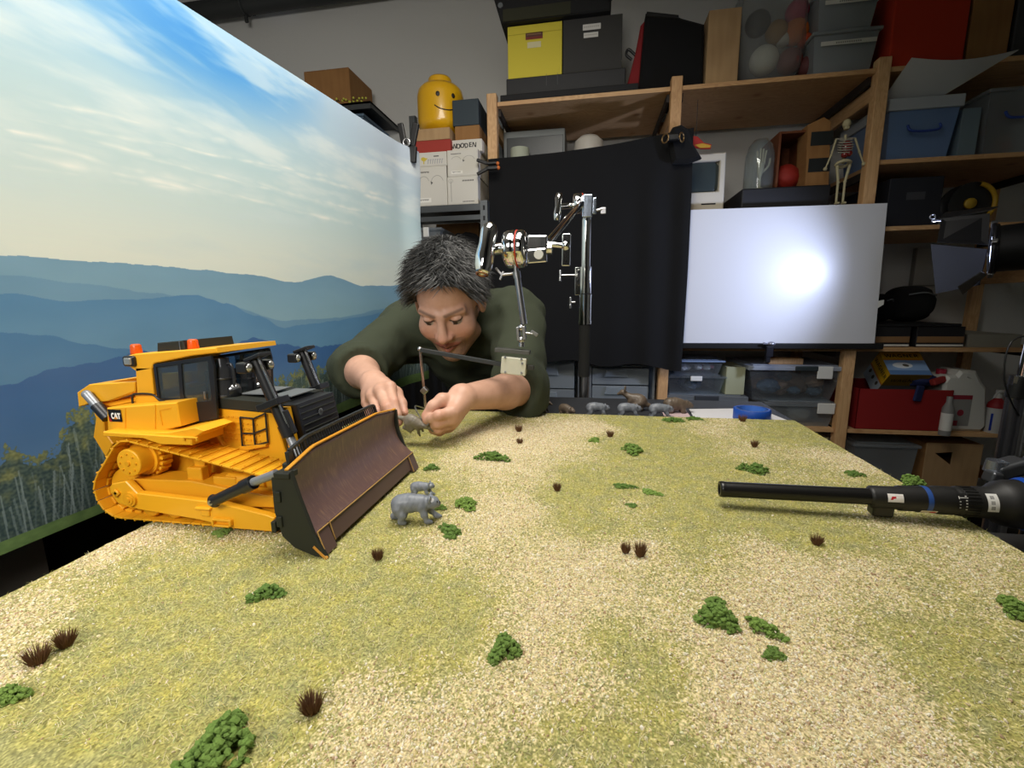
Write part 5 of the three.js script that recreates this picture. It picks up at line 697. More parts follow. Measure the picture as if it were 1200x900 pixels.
  // ---- first bay, behind the black cloth
  { const t = crate('grey_monitor', 'grey boxy monitor seen over the top of the black cloth', 'monitor', rect(590, 152, 662, 200, GZ - 0.22), GZ - 0.22, 0.2, M(0x8a9090, 0.6), { r: 0.006, rest: 1.545 }); const r = rect(594, 160, 660, 200, GZ - 0.22); mesh('screen', bx(r[0], r[1], 1.6, r[3], GZ - 0.222, GZ - 0.216, 0.002), M(0x2c3232, 0.35), t);
    const w = thing('paper_roll', 'short pale green roll standing before the grey monitor', 'roll'); const c = rect(598, 174, 620, 190, GZ - 0.15); mesh('roll', lathe([[0.006, 0], [(c[1] - c[0]) / 2, 0], [(c[1] - c[0]) / 2, c[3] - 1.545], [0.006, c[3] - 1.545]], 24).translate((c[0] + c[1]) / 2, 1.545, GZ - 0.16), M(0xb6bdaa, 0.7), w);
    const bl = thing('white_bowl', 'white upturned bowl peeking over the black cloth', 'bowl'); const b = rect(672, 157, 708, 178, GZ - 0.2), R = (b[1] - b[0]) / 2; mesh('bowl', lathe([[R, 1.545 - b[3]], [R * 0.98, (1.545 - b[3]) * 0.2], [R * 0.92, -0.03], [R * 0.6, -0.008], [0, 0]], 28).translate((b[0] + b[1]) / 2, b[3], GZ - 0.22), M(0xcfcac0, 0.5), bl);
    const sh = scene.getObjectByName('timber_shelf'); mesh('shelf', muv(bx(-0.436, 0.319, 1.527, 1.545, GZ - 0.51, GZ - 0.02, 0.0015), 1, true), pine[1], sh); }
  // ---- black cloth clamped over the shelves
  {
    const t = thing('black_cloth', 'large black cloth draped from the pine posts behind the grip stand', 'cloth');
    const zf = GZ + 0.055, TL = atZ(574, 186, zf), TR = atZ(808, 150, zf), BLy = atZ(610, 419, zf), BRc = atZ(800, 425, zf), NU = 90, NV = 50, pos = [], idx = [];
    const W0 = atZ(574, 300, zf).x, W1 = atZ(805, 300, zf).x;
    for (const s of [0, 1]) for (let j = 0; j <= NV; j++) for (let i = 0; i <= NU; i++) {
      const u = i / NU, v = j / NV, yt = mix(TL.y, TR.y, u) + 0.03 * Math.sin(u * Math.PI) * -0.6, yb = mix(BLy.y, atZ(795, 432, zf).y, u) + 0.01 * Math.sin(u * 18) - 0.0 * u;
      const fold = 0.5 + 0.5 * Math.sin(u * 26 + 2 * Math.sin(u * 7)) , amp = (0.004 + 0.018 * sstep(0.55, 1, u)) * sstep(0, 0.3, v);
      pos.push(mix(W0, W1, u) + 0.006 * Math.sin(u * 13 + v * 3) * v, mix(yt, yb, v), zf + amp * fold + 0.006 * noise(u * 6, v * 4) - s * 0.0015);
    }
    const n = NU + 1, id = (s, j, i) => s * n * (NV + 1) + j * n + i; for (let j = 0; j < NV; j++) for (let i = 0; i < NU; i++) { const a = id(0, j, i), b = id(0, j + 1, i), c = id(0, j + 1, i + 1), d = id(0, j, i + 1); idx.push(a, b, c, a, c, d); const A = id(1, j, i), B = id(1, j + 1, i), C = id(1, j + 1, i + 1), D = id(1, j, i + 1); idx.push(A, C, B, A, D, C); }
    const g = new THREE.BufferGeometry(); g.setAttribute('position', new THREE.Float32BufferAttribute(pos, 3)); g.setIndex(idx); g.computeVertexNormals(); mesh('drape', muv(mergeVertices(g)), blackCloth, t);
    // bunched corner hanging over the clamp on the right
    const L = [[782, 160], [788, 150], [798, 147], [806, 152], [812, 170], [822, 186], [806, 192], [788, 192]].map(([x, y]) => { const p = atZ(x, y, zf + 0.03); return [p.x, p.y]; }); mesh('bunched_corner', slab(L, zf + 0.005, zf + 0.05, 0.014), blackCloth, t);
    const cl = (px, py, label, sc = 1) => { const k = thing('spring_clamp', label, 'clamp', 'clamps holding the black cloth'), c = atZ(px, py, zf + 0.06), or = M(0xc8692a, 0.5); mesh('jaw', [box(0.05 * sc, 0.016, 0.018, c.x, c.y, c.z, 0.004), box(0.045 * sc, 0.012, 0.016, c.x - 0.002, c.y + 0.02, c.z, 0.004)], blackPl, k); mesh('tip', [ball(0.009, c.x + 0.026 * sc, c.y, c.z), ball(0.008, c.x + 0.024 * sc, c.y + 0.018, c.z)], or, k); mesh('handle', [bar(V(c.x - 0.02, c.y, c.z), V(c.x - 0.07 * sc, c.y - 0.022, c.z), 0.014, 0.012, 0.003), bar(V(c.x - 0.02, c.y + 0.02, c.z), V(c.x - 0.07 * sc, c.y + 0.038, c.z), 0.014, 0.012, 0.003)], blackPl, k); };
    cl(577, 197, 'black spring clamp with orange tips at the cloth corner near the WOODEN box');
    { const k = thing('spring_clamp', 'black ring-handled clamp pinching the cloth over the middle post', 'clamp', 'clamps holding the black cloth'), c = atZ(789, 161, zf + 0.075); mesh('jaw', box(0.05, 0.03, 0.03, c.x, c.y, c.z - 0.005, 0.008), blackPl, k); for (const s of [-1, 1]) mesh('ring', new THREE.TorusGeometry(0.017, 0.003, 8, 20).rotateY(s * 0.9).translate(c.x + s * 0.032, c.y - 0.004, c.z + 0.006), M(0x9a7c52, 0.35, { metalness: 0.8 }), k); }
    const st = thing('bird_ornament', 'small red, yellow and black bird-shaped tag beside the beige computer', 'ornament'), z = GZ - 0.02, B = [[809, 158], [818, 160], [825, 167], [834, 169], [833, 174], [822, 174], [812, 172]].map(([x, y]) => { const p = atZ(x, y, z); return [p.x, p.y]; }); mesh('body', slab(B, z - 0.014, z, 0.002), M(0xa82018, 0.6), st); const C = [[814, 170], [823, 168], [833, 170.5], [832, 173], [820, 173.5]].map(([x, y]) => { const p = atZ(x, y, z); return [p.x, p.y]; }); mesh('wing', slab(C, z - 0.002, z + 0.003, 0.001), M(0xc79a2a, 0.6), st); const a = atZ(816, 158, z); mesh('string', rod(V(a.x, a.y, z - 0.006), V(a.x, 2.005, z - 0.006), 0.0012), blackPl, st);
  }
  // ---- white foam board leaning on the lower shelf
  {
    const t = thing('white_board', 'large white foam board reflecting a bright lamp hot spot', 'board'), zf = GZ + 0.045;
    const c = [[795, 403], [1025, 401], [1040, 238], [808, 246]].map(([x, y]) => atZ(x, y, zf)), th = 0.006, pos = []; c[0].y = c[1].y = (c[0].y + c[1].y) / 2; const f = c, b = c.map(v => v.clone().setZ(zf - th)); const qd = (a, d, e, g) => { for (const v of [a, d, e, a, e, g]) pos.push(v.x, v.y, v.z); }; qd(f[0], f[1], f[2], f[3]); qd(b[1], b[0], b[3], b[2]); for (let i = 0; i < 4; i++) { const j = (i + 1) % 4; qd(b[i], b[j], f[j], f[i]); }
    const g = new THREE.BufferGeometry(); g.setAttribute('position', new THREE.Float32BufferAttribute(pos, 3)); g.computeVertexNormals(); mesh('sheet', g, M(0xd9dadd, 0.3, { ior: 1.5 }), t);
    const tp = atZ(1027, 357, zf); mesh('tape_tab', slab([[tp.x, tp.y - 0.02], [tp.x + 0.028, tp.y], [tp.x + 0.028, tp.y + 0.02], [tp.x, tp.y + 0.014]], zf - 0.003, zf - 0.0015, 0.0002), whitePl, t);
    // the black ledge it stands on, clamped to the shelf
    const l = thing('black_rail', 'thin black rail under the white board along the shelf edge', 'rail'), r = rect(795, 404, 1005, 407, zf); mesh('rail', bx(f[0].x - 0.02, f[1].x + 0.03, f[0].y - 0.024, f[0].y - 0.0005, GZ + 0.0155, zf + 0.012, 0.002), blackPl, l);
    const k = thing('metal_clamp', 'small grey metal clamp holding the rail under the white board', 'clamp'), q = atZ(902, 412, zf + 0.03); mesh('jaw', [box(0.03, 0.05, 0.02, q.x, q.y, zf + 0.024, 0.004), box(0.02, 0.03, 0.02, q.x - 0.004, q.y - 0.035, zf + 0.022, 0.004)], M(0x26262c, 0.4, { metalness: 0.5 }), k); mesh('knob', [new THREE.SphereGeometry(0.014, 14, 10).scale(1.2, 0.7, 1).translate(q.x + 0.004, q.y + 0.034, zf + 0.03), bar(V(q.x - 0.03, q.y + 0.036, zf + 0.03), V(q.x + 0.01, q.y + 0.032, zf + 0.03), 0.01, 0.008, 0.003)], M(0x9a9aa4, 0.3, { metalness: 0.6 }), k);
  }
  // ---- lower shelves: drawers and tubs
  const ya = LV.a, zl = GZ - 0.015;
  for (const [px, nm, label] of [[[616, 418, 680, 478], 'drawer_unit', 'frosted two-drawer plastic unit behind the man\'s elbow'], [[690, 428, 767.5, 480], 'drawer_unit', 'frosted two-drawer plastic unit beside the pine post']]) {
    const r = rect(...px, zl), t = thing(nm, label, 'drawers', 'frosted plastic drawer units'), [x0, x1, , y1] = r, m = M(0xdbe2e6, 0.35, { transmission: 0.78, thickness: 0 }), dp = 0.34, hgt = y1 - rect(px[0], px[1], px[2], px[1] + (px[3] - px[1]) * 0.5, zl)[2];
    const shell = []; shell.push(bx(x0, x0 + 0.012, ya, y1, zl - dp, zl, 0.003), bx(x1 - 0.012, x1, ya, y1, zl - dp, zl, 0.003), bx(x0, x1, y1 - 0.008, y1, zl - dp, zl, 0.003), bx(x0, x1, ya, ya + 0.008, zl - dp, zl, 0.003), bx(x0, x1, ya, y1, zl - dp - 0.006, zl - dp, 0.002)); mesh('casing', shell, m, t);
    const n = Math.max(2, Math.round((y1 - ya) / hgt)), dh = (y1 - ya - 0.02) / n;
    for (let k = 0; k < n; k++) { const b = ya + 0.01 + k * dh, a0 = x0 + 0.016, a1 = x1 - 0.03, d = mesh('drawer', [bx(a0, a1, b, b + dh - 0.006, zl - 0.008, zl - 0.003, 0.002), bx(a0, a1, b, b + 0.006, zl - dp + 0.02, zl - 0.008, 0.001), bx(a0, a0 + 0.004, b, b + dh * 0.8, zl - dp + 0.02, zl - 0.008, 0.001), bx(a1 - 0.004, a1, b, b + dh * 0.8, zl - dp + 0.02, zl - 0.008, 0.001)], m, t); const cx = (a0 + a1) / 2 - 0.02; mesh('handle', slab([[cx - 0.055, b + dh * 0.45], [cx + 0.055, b + dh * 0.45], [cx + 0.045, b + dh * 0.88], [cx - 0.045, b + dh * 0.88]], zl - 0.004, zl + 0.008, 0.003), m, d); const rn = rngOf(k + px[0]), l = []; for (let q = 0; q < 6; q++) l.push(box(0.05 + 0.05 * rn(), 0.02 + 0.02 * rn(), 0.05, mix(a0 + 0.06, a1 - 0.06, rn()), b + 0.028, zl - 0.06 - 0.16 * rn(), 0.006)); mesh('contents', l, M(k % 2 ? 0x8c8f7c : 0x6d7480, 0.8), d); }
  }
  const tA = rect(779, 436, 850, 462, zl);
  tub('storage_box', 'big clear box with a black handle under the stacked small boxes', rect(779, 463, 874, 500, zl), zl, 0.34, { rest: ya, lidH: 0.03, clips: [[0.36, 0.66, 0.0, M(0x33363a, 0.5)]], fill: [[6, M(0x505a64, 0.8), 0.05]] });
  const yb2 = rect(779, 463, 874, 500, zl)[3];
  tub('storage_box', 'clear box of dark parts holding up the box of white packets', rect(781, 440, 850, 463, zl), zl, 0.28, { rest: yb2, m: clearPl, lidH: 0.014, clips: [[0.4, 0.6, 0.012]], fill: [[7, M(0x2e3c4a, 0.7), 0.035]] });
  const yb3 = rect(781, 440, 850, 463, zl)[3];
  tub('storage_box', 'clear blue-lidded box of white packets on top of its stack', rect(788, 422, 849, 441, zl), zl - 0.01, 0.24, { rest: yb3, m: clearPl, lidH: 0.012, lidM: M(0xa9c0e0, 0.3, { transmission: 0.4, thickness: 0 }), fill: [[8, M(0xd8d4d2, 0.7), 0.026], [3, M(0xc07a86, 0.7), 0.02]] });
  crate('pale_box', 'pale green-grey cardboard box squeezed between clear boxes', 'box', rect(852, 431, 875, 458, zl), zl - 0.02, 0.2, M(0xa3a483, 0.8), { rest: yb2 - 0.0 });
  tub('storage_box', 'large clear box under the box of brown fabric, with a white clip', rect(896, 471, 980, 500, zl), zl, 0.36, { rest: ya, lidH: 0.022, clips: [[0.72, 0.96, 0.03]], fill: [[6, M(0x22302e, 0.8), 0.05], [3, M(0x8b8a82, 0.8), 0.05]] });
  const yb4 = rect(896, 471, 980, 500, zl)[3];
  tub('storage_box', 'large clear box stuffed with brown fabric, white clips and black handle', rect(876, 428, 987, 471, zl), zl + 0.01, 0.36, { rest: yb4, lidH: 0.024, taper: 0.035, m: clearPl, lidM: M(0xb9c2d0, 0.35, { transmission: 0.4, thickness: 0 }), clips: [[0.48, 0.72, 0, M(0x2a3336, 0.5)], [0.71, 0.87, 0.035]], fill: [[16, M(0x8a705c, 0.9), 0.05], [4, M(0x3a4e5e, 0.9), 0.045]] });
  crate('wood_block', 'short pale wooden block lying on the large clear box', 'block', rect(904, 421, 945, 429, zl), zl - 0.03, 0.06, pine[0], { rest: rect(876, 428, 987, 471, zl)[3] + 0.0, r: 0.002 });
  // ---- third bay (dim)
  const zr = GZ - 0.02;
  { // blue-and-clear tub with a loose white sheet thrown over it
    tub('storage_box', 'blue clear-sided tub under the loose white sheet', rect(1040, 112, 1124, 184, zr), zr, 0.36, { rest: LV.r2, m: M(0x7fa0cf, 0.35, { transmission: 0.5, thickness: 0 }), lidM: M(0xc9d0d6, 0.4, { transmission: 0.4, thickness: 0 }), lidH: 0.05, fill: [[6, M(0x2a4a80, 0.8), 0.05], [2, M(0x5aa0a8, 0.8), 0.04], [2, M(0x7a8a3a, 0.8), 0.03]], handle: M(0x24408a, 0.5) });
    const sh = thing('loose_sheet', 'loose white plastic sheet sloping over the blue tub', 'sheet'), q = [[1042, 128], [1058, 74], [1080, 78], [1181, 66], [1150, 90], [1112, 122], [1098, 127]], N = 10, pos = [], idx = []; const A = [[1044, 126], [1052, 100], [1058, 75]], B = [[1112, 124], [1145, 94], [1180, 67]];
    const yS = rect(1040, 112, 1124, 184, zr)[3] + 0.003; const p00 = V(atZ(1040, 112, zr).x - 0.004, yS, zr + 0.012), p01 = V(atZ(1126, 112, zr).x + 0.02, yS, zr + 0.012);
    for (const s of [0, 1]) for (let j = 0; j <= N; j++) for (let i = 0; i <= N; i++) { const u = i / N, v = j / N, l0 = atZ(mix(1046, 1058, v), mix(112, 76, v), zr + 0.012), l1 = atZ(mix(1106, 1180, v), mix(112, 67, v), zr + 0.012); pos.push(mix(l0.x, l1.x, u), Math.max(yS, mix(l0.y, l1.y, u) - 0.02 * Math.sin(u * Math.PI) * v) + s * 0.002, zr + 0.012 - 0.09 * (1 - v) + 0.05 * v); }
    const n = N + 1, id = (s, j, i) => s * n * n + j * n + i; for (let j = 0; j < N; j++) for (let i = 0; i < N; i++) { const a = id(0, j, i), b = id(0, j, i + 1), c = id(0, j + 1, i + 1), d = id(0, j + 1, i); idx.push(a, b, c, a, c, d); const e = id(1, j, i), f = id(1, j, i + 1), g2 = id(1, j + 1, i + 1), h = id(1, j + 1, i); idx.push(e, g2, f, e, h, g2); }
    const g = new THREE.BufferGeometry(); g.setAttribute('position', new THREE.Float32BufferAttribute(pos, 3)); g.setIndex(idx); g.computeVertexNormals(); mesh('sheet', g, M(0xd5d6d6, 0.5), sh);
  }
  crate('picture_book', 'upright book with a pale blue cover beside the blue tub', 'book', rect(1130, 124, 1152, 176, zr), zr - 0.02, 0.2, M(0x6a7c86, 0.6), { rest: LV.r2, r: 0.002 });
  tub('storage_box', 'clear tub with a blue handle on the dim upper shelf', rect(1156, 100, 1230, 176, zr), zr, 0.36, { rest: LV.r2, handle: M(0x2a4aa0, 0.5), fill: [[5, M(0x5a5a58, 0.8), 0.05], [3, M(0xa05a42, 0.8), 0.03]] });
  crate('dark_crate', 'dark navy crate with a pale tag on the shelf above the lamp', 'box', rect(1044, 206, 1108, 262, zr), zr - 0.02, 0.34, M(0x14161f, 0.7), { rest: LV.r1 });
  { const t = scene.children.at(-1); sticker(t, 0x3b3b40, ...rect(1062, 225, 1084, 234, zr - 0.02), zr - 0.02); }
  { const t = thing('tape_reel', 'black and yellow tape reel on the shelf above the lamp', 'reel'), c = atZ(1142, 238, zr - 0.02), R = 0.085; c.y = LV.r1 + R; mesh('reel', lathe([[0.02, -0.03], [R, -0.03], [R, -0.024], [R * 0.7, -0.02], [R * 0.7, 0.02], [R, 0.024], [R, 0.03], [0.02, 0.03]], 32).rotateX(Math.PI / 2).translate(c.x, c.y, c.z - 0.04), blackPl, t); mesh('yellow_rim', new THREE.TorusGeometry(R * 0.9, 0.009, 8, 32, 2.4).rotateZ(-1.0).translate(c.x, c.y, c.z - 0.006), M(0xb08a1c, 0.5), t); mesh('hub', lathe([[0, 0], [0.022, 0], [0.02, 0.012], [0, 0.014]], 18).rotateX(Math.PI / 2).translate(c.x - 0.012, c.y, c.z - 0.01), M(0xa5861f, 0.5), t); }
  { // wall picture / switch plate and dark bags behind the lamp
    const r = rect(1072, 290, 1112, 334, WALLZ + 0.02), t = thing('wall_panel', 'pale rectangular panel on the wall behind the lamp', 'panel'); mesh('panel', bx(r[0], r[1], r[2], r[3], WALLZ, WALLZ + 0.02, 0.003), M(0xb6b4ac, 0.6), t); mesh('edge', [bx(r[0] - 0.006, r[0], r[2], r[3], WALLZ, WALLZ + 0.026, 0.001), bx(r[0] - 0.006, r[1], r[2] - 0.006, r[2], WALLZ, WALLZ + 0.026, 0.001)], M(0x8a8880, 0.6), t); }
  { const lump = (name, label, px, z, d, m, seed) => { const [x0, x1, , y1] = rect(...px, z), t = thing(name, label, 'bag', 'dark bags behind the lamp'), g = new THREE.SphereGeometry(1, 32, 22), p = g.attributes.position, H = y1 - px[4]; for (let i = 0; i < p.count; i++) { let x = p.getX(i), y = p.getY(i), q = p.getZ(i); const n = 1 + 0.12 * noise(x * 2.6 + seed, y * 2.6, q * 2.6); x = Math.sign(x) * Math.pow(Math.abs(x), 0.65) * n; y = Math.sign(y) * Math.pow(Math.abs(y), 0.7); p.setXYZ(i, x, y, q * n); } return [t, g, x0, x1, y1, p]; };
    const mk = (label, x0, y0, x1, z, d, seed, name = 'black_bag') => { const r = rect(x0, y0, x1, y0 + 30, z), rest = LV.b + 0.1, t = thing(name, label, 'bag'), g = new THREE.SphereGeometry(1, 32, 22), p = g.attributes.position, H = r[3] - rest; for (let i = 0; i < p.count; i++) { let x = p.getX(i), y = p.getY(i), q = p.getZ(i); const n = 1 + 0.12 * noise(x * 2.6 + seed, y * 2.6, q * 2.6); x = Math.sign(x) * Math.pow(Math.abs(x), 0.65) * n; y = Math.sign(y) * Math.pow(Math.abs(y), 0.7); p.setXYZ(i, x, y, q * n); } g.computeVertexNormals(); mesh('body', g.scale((r[1] - r[0]) / 2 * 0.9, H / 2, d / 2 * 0.9).translate((r[0] + r[1]) / 2, rest + H / 2, z - d / 2), blackCloth, t); mesh('zip', tube([V(r[0] + 0.04, rest + H * 0.75, z - 0.015), V((r[0] + r[1]) / 2, rest + H * 0.8, z - 0.002), V(r[1] - 0.04, rest + H * 0.72, z - 0.015)], 0.003, 20, 6), greyPl, t); };
    mk('rounded black bag on the black slab behind the lamp doors', 1056, 334, 1112, zr - 0.16, 0.22, 3);
    mk('lower dark grey bag on the black slab next to the white board', 1030, 344, 1060, zr - 0.2, 0.2, 9);
    const r = rect(1030, 362, 1130, 369, zr); crate('black_slab', 'long flat black slab lying across the two drawer boxes', 'slab', [r[0], r[1], r[2], LV.b + 0.1], zr, 0.38, M(0x101013, 0.5), { rest: LV.b + 0.088, r: 0.003 });
    for (const [px, l] of [[[1027, 371, 1069, 400], 'black drawer box with a tan front strip beside the white board'], [[1076, 371, 1133, 400], 'black drawer box with a tan front strip below the lamp']]) { const q = rect(...px, zr), t = crate('drawer_box', l, 'box', [q[0], q[1], LV.b, LV.b + 0.088], zr - 0.004, 0.36, M(0x15151a, 0.6), { rest: LV.b, r: 0.003 }); const q1 = rect(px[0], 386, px[2], 396, zr), q2 = rect(px[0], 397, px[2], 400, zr); mesh('tan_strip', bx(q[0] + 0.003, q[1] - 0.003, LV.b + 0.02, LV.b + 0.046, zr - 0.006, zr - 0.001, 0.001), M(0x8a6844, 0.7), t); mesh('white_strip', bx(q[0] + 0.003, q[1] - 0.003, LV.b + 0.004, LV.b + 0.012, zr - 0.006, zr - 0.0005, 0.001), whitePl, t); }
    crate('paper_pad', 'low stack of pale paper on the shelf below the lamp', 'paper', rect(1138, 392, 1200, 404, zr), zr - 0.01, 0.3, M(0x8f8c80, 0.8), { rest: LV.b, r: 0.001 });
  }
  { // red cardboard box, flaps open
    const a = atZ(1006, 480, zr + 0.0), r = rect(1002, 456, 1112, 512, zr), t = thing('red_box', 'big red cardboard box with open top on the lower shelf', 'box'), m = M(0x8c1414, 0.75), th = 0.004, z0 = zr - 0.3, z1 = zr + 0.01, [x0, x1, , y1] = [r[0] + 0.0, r[1], 0, r[3]], y0 = ya; for (const g of [bx(x0, x1, y0, y1, z1 - th, z1, 0.001), bx(x0, x1, y0, y1, z0, z0 + th, 0.001), bx(x0, x0 + th, y0, y1, z0, z1, 0.001), bx(x1 - th, x1, y0, y1, z0, z1, 0.001), bx(x0, x1, y0, y0 + th, z0, z1, 0.001)]) mesh('panel', g, m, t);
    const w = thing('product_carton', 'yellow, blue and white product carton tipped on edge in the red box', 'box'), W = 0.162, H = 0.13, D = 0.15, th2 = 48 * RAD, mat = draw => M(0xffffff, 0.5, { map: canvasTex(256, 256, draw) });
    const word = (g, x, y, s, r = 0) => { g.save(); g.translate(x, y); g.rotate(r); g.fillStyle = '#2a1f10'; g.font = `bold ${s}px sans-serif`; g.textAlign = 'center'; g.textBaseline = 'middle'; g.fillText('WAGNER', 0, 0); g.restore(); };
    const grp = new THREE.Group(); grp.name = 'carton'; w.add(grp);
    mesh('body', box(W, H, D, 0, 0, 0, 0.002), M(0xb98f22, 0.6), grp);
    const pl = (n, tex, g) => mesh(n, g, tex, grp);
    pl('front_print', mat(g => { g.fillStyle = '#8fb0dc'; g.fillRect(0, 0, 256, 256); g.fillStyle = '#d8aa1e'; g.fillRect(0, 0, 256, 72); g.fillStyle = '#cf8c30'; g.fillRect(0, 72, 256, 18); word(g, 128, 40, 50); g.fillStyle = '#e5ecf4'; g.beginPath(); g.ellipse(105, 150, 62, 34, 0, 0, 7); g.fill(); g.fillStyle = '#55504a'; g.beginPath(); g.ellipse(125, 150, 20, 14, 0.4, 0, 7); g.fill(); g.fillStyle = '#5d83b8'; g.fillRect(0, 206, 256, 50); }), new THREE.PlaneGeometry(W, H).translate(0, 0, D / 2 + 0.0012));
    pl('side_print', mat(g => { g.fillStyle = '#a7b4c0'; g.fillRect(0, 0, 256, 256); g.fillStyle = '#d8aa1e'; g.fillRect(138, 0, 118, 256); g.fillStyle = '#c4752a'; g.fillRect(122, 0, 16, 256); word(g, 196, 128, 54, Math.PI / 2); g.fillStyle = '#4a453c'; for (const [x, y] of [[90, 50], [84, 120], [88, 196]]) { g.beginPath(); g.ellipse(x, y, 22, 15, 0.3, 0, 7); g.fill(); } }), new THREE.PlaneGeometry(D, H).rotateY(-Math.PI / 2).translate(-W / 2 - 0.0012, 0, 0));
    pl('under_print', mat(g => { g.fillStyle = '#8a6e1c'; g.fillRect(0, 0, 256, 256); g.fillStyle = '#74797f'; g.fillRect(0, 130, 256, 126); word(g, 128, 70, 46); }), new THREE.PlaneGeometry(W, D).rotateX(Math.PI / 2).translate(0, -H / 2 - 0.0012, 0));
    mesh('flap', box(W, 0.05, 0.002, 0, 0.025, 0, 0.0008).rotateX(0.5).translate(0, H / 2, D / 2 - 0.002), M(0xb08a2a, 0.7), grp);
    const ap = atZ(1043.3, 439, zr + 0.0), u1 = V(0, Math.cos(th2), -Math.sin(th2)), u3 = V(0, -Math.sin(th2), -Math.cos(th2)); grp.position.copy(ap).add(V(W / 2, 0, 0)).addScaledVector(u1, H / 2).addScaledVector(u3, D / 2); grp.rotation.set(-th2, 0, 0);
    const gl = thing('blue_gloves', 'dark blue and red work gloves hanging from the red box', 'gloves'), b = atZ(1080, 446, zr - 0.03); const gg = new THREE.SphereGeometry(1, 24, 16), p = gg.attributes.position; for (let i = 0; i < p.count; i++) { const v = V(p.getX(i), p.getY(i), p.getZ(i)), n = 1 + 0.3 * noise(v.x * 2, v.y * 2, v.z * 2); p.setXYZ(i, v.x * n, v.y * n, v.z * n); } gg.computeVertexNormals(); mesh('palm', [gg.clone().scale(0.055, 0.035, 0.04).translate(b.x + 0.01, y1 + 0.035, b.z - 0.02), bar(V(b.x - 0.03, y1 + 0.02, zr + 0.018), V(b.x - 0.04, y1 - 0.05, zr + 0.02), 0.04, 0.012, 0.005)], M(0x1d2858, 0.8), gl); mesh('cuff', bar(V(b.x + 0.02, y1 + 0.03, zr - 0.0), V(b.x + 0.08, y1 + 0.045, zr - 0.02), 0.03, 0.026, 0.008), M(0x8c2420, 0.8), gl);
  }
  { // white jerrycan
    const t = thing('jerrycan', 'white plastic jerrycan with a red cap and red-and-grey label', 'canister'), z = zr + 0.0, L = l => l.map(([x, y]) => { const p = atZ(x, y, z); return [p.x, p.y]; }); const o = L([[1113, 507], [1107, 470], [1106, 448], [1112, 440], [1122, 440], [1127, 434], [1146, 435], [1152, 448], [1158, 455], [1157, 500], [1150, 507]]); o[0][1] = o[10][1] = ya; const h = L([[1130, 441], [1141, 442], [1143, 446], [1138, 447], [1130, 443]]);
    mesh('body', slab(o, z - 0.13, z, 0.012, [h]), M(0xcfcfc8, 0.45), t); const c = atZ(1116, 440, z); mesh('cap', new THREE.CylinderGeometry(0.018, 0.018, 0.022, 20).translate(c.x, c.y + 0.008, z - 0.065), M(0x9a1c34, 0.5), t);
    const tex = canvasTex(128, 192, g => { g.fillStyle = '#8d8d8a'; g.fillRect(0, 0, 128, 192); g.fillStyle = '#8e2333'; g.fillRect(0, 0, 128, 26); g.fillRect(0, 160, 60, 32); g.fillStyle = '#8e2333'; g.beginPath(); g.arc(70, 110, 20, 0, 7); g.fill(); }); sticker(t, tex, ...rect(1112, 463, 1137, 499, z), z);
  }
  { const bot = (name, label, px, z, prof, m, cap, extra) => { const [x0, x1, , y1] = rect(...px, z), t = thing(name, label, 'bottle'), R = (x1 - x0) / 2, H = y1 - ya; mesh('body', lathe(prof.map(([a, b]) => [a * R, b * H]), 22).translate((x0 + x1) / 2, ya, z - R), m, t); extra?.(t, (x0 + x1) / 2, ya, z - R, R, H); return t; };
    bot('bottle', 'small grey bottle with a white label before the jerrycan', [1108, 466, 1121, 507], zr + 0.09, [[0, 0], [1, 0], [1, 0.7], [0.5, 0.85], [0.5, 1], [0, 1]], M(0x8a8a88, 0.5), 0, (t, x, y, z, R, H) => { mesh('label', new THREE.CylinderGeometry(R * 1.02, R * 1.02, H * 0.45, 22, 1, true).translate(x, y + H * 0.36, z), whitePl, t); });
    bot('spray_bottle', 'white spray bottle with red shoulders and blue stripe', [1164, 468, 1184, 507], zr + 0.02, [[0, 0], [1, 0], [1, 0.75], [0.85, 0.85], [0.3, 1], [0, 1]], M(0xc4c4c2, 0.5), 0, (t, x, y, z, R, H) => { mesh('shoulder', lathe([[R * 1.02, H * 0.72], [R * 1.02, H * 0.78], [R * 0.88, H * 0.86], [R * 0.34, H * 1.0]], 22).translate(x, y, z), M(0x9a2026, 0.5), t); mesh('trigger', [new THREE.CylinderGeometry(R * 0.32, R * 0.32, 0.02, 12).translate(x, y + H + 0.01, z), box(R * 1.3, 0.014, 0.014, x + R * 0.3, y + H + 0.028, z, 0.004), bar(V(x - R * 0.2, y + H + 0.024, z), V(x - R * 0.5, y + H, z), 0.006, 0.008)], whitePl, t); mesh('stripe', box(0.012, H * 0.5, 0.003, x - R * 0.8, y + H * 0.32, z + R * 0.62, 0.001), M(0x1c3cae, 0.5), t); });
    bot('bottle', 'plain white bottle behind the lamp stand', [1193, 470, 1212, 510], zr + 0.02, [[0, 0], [1, 0], [1, 0.7], [0.5, 0.85], [0.5, 1], [0, 1]], M(0xc2c2bc, 0.5)); }
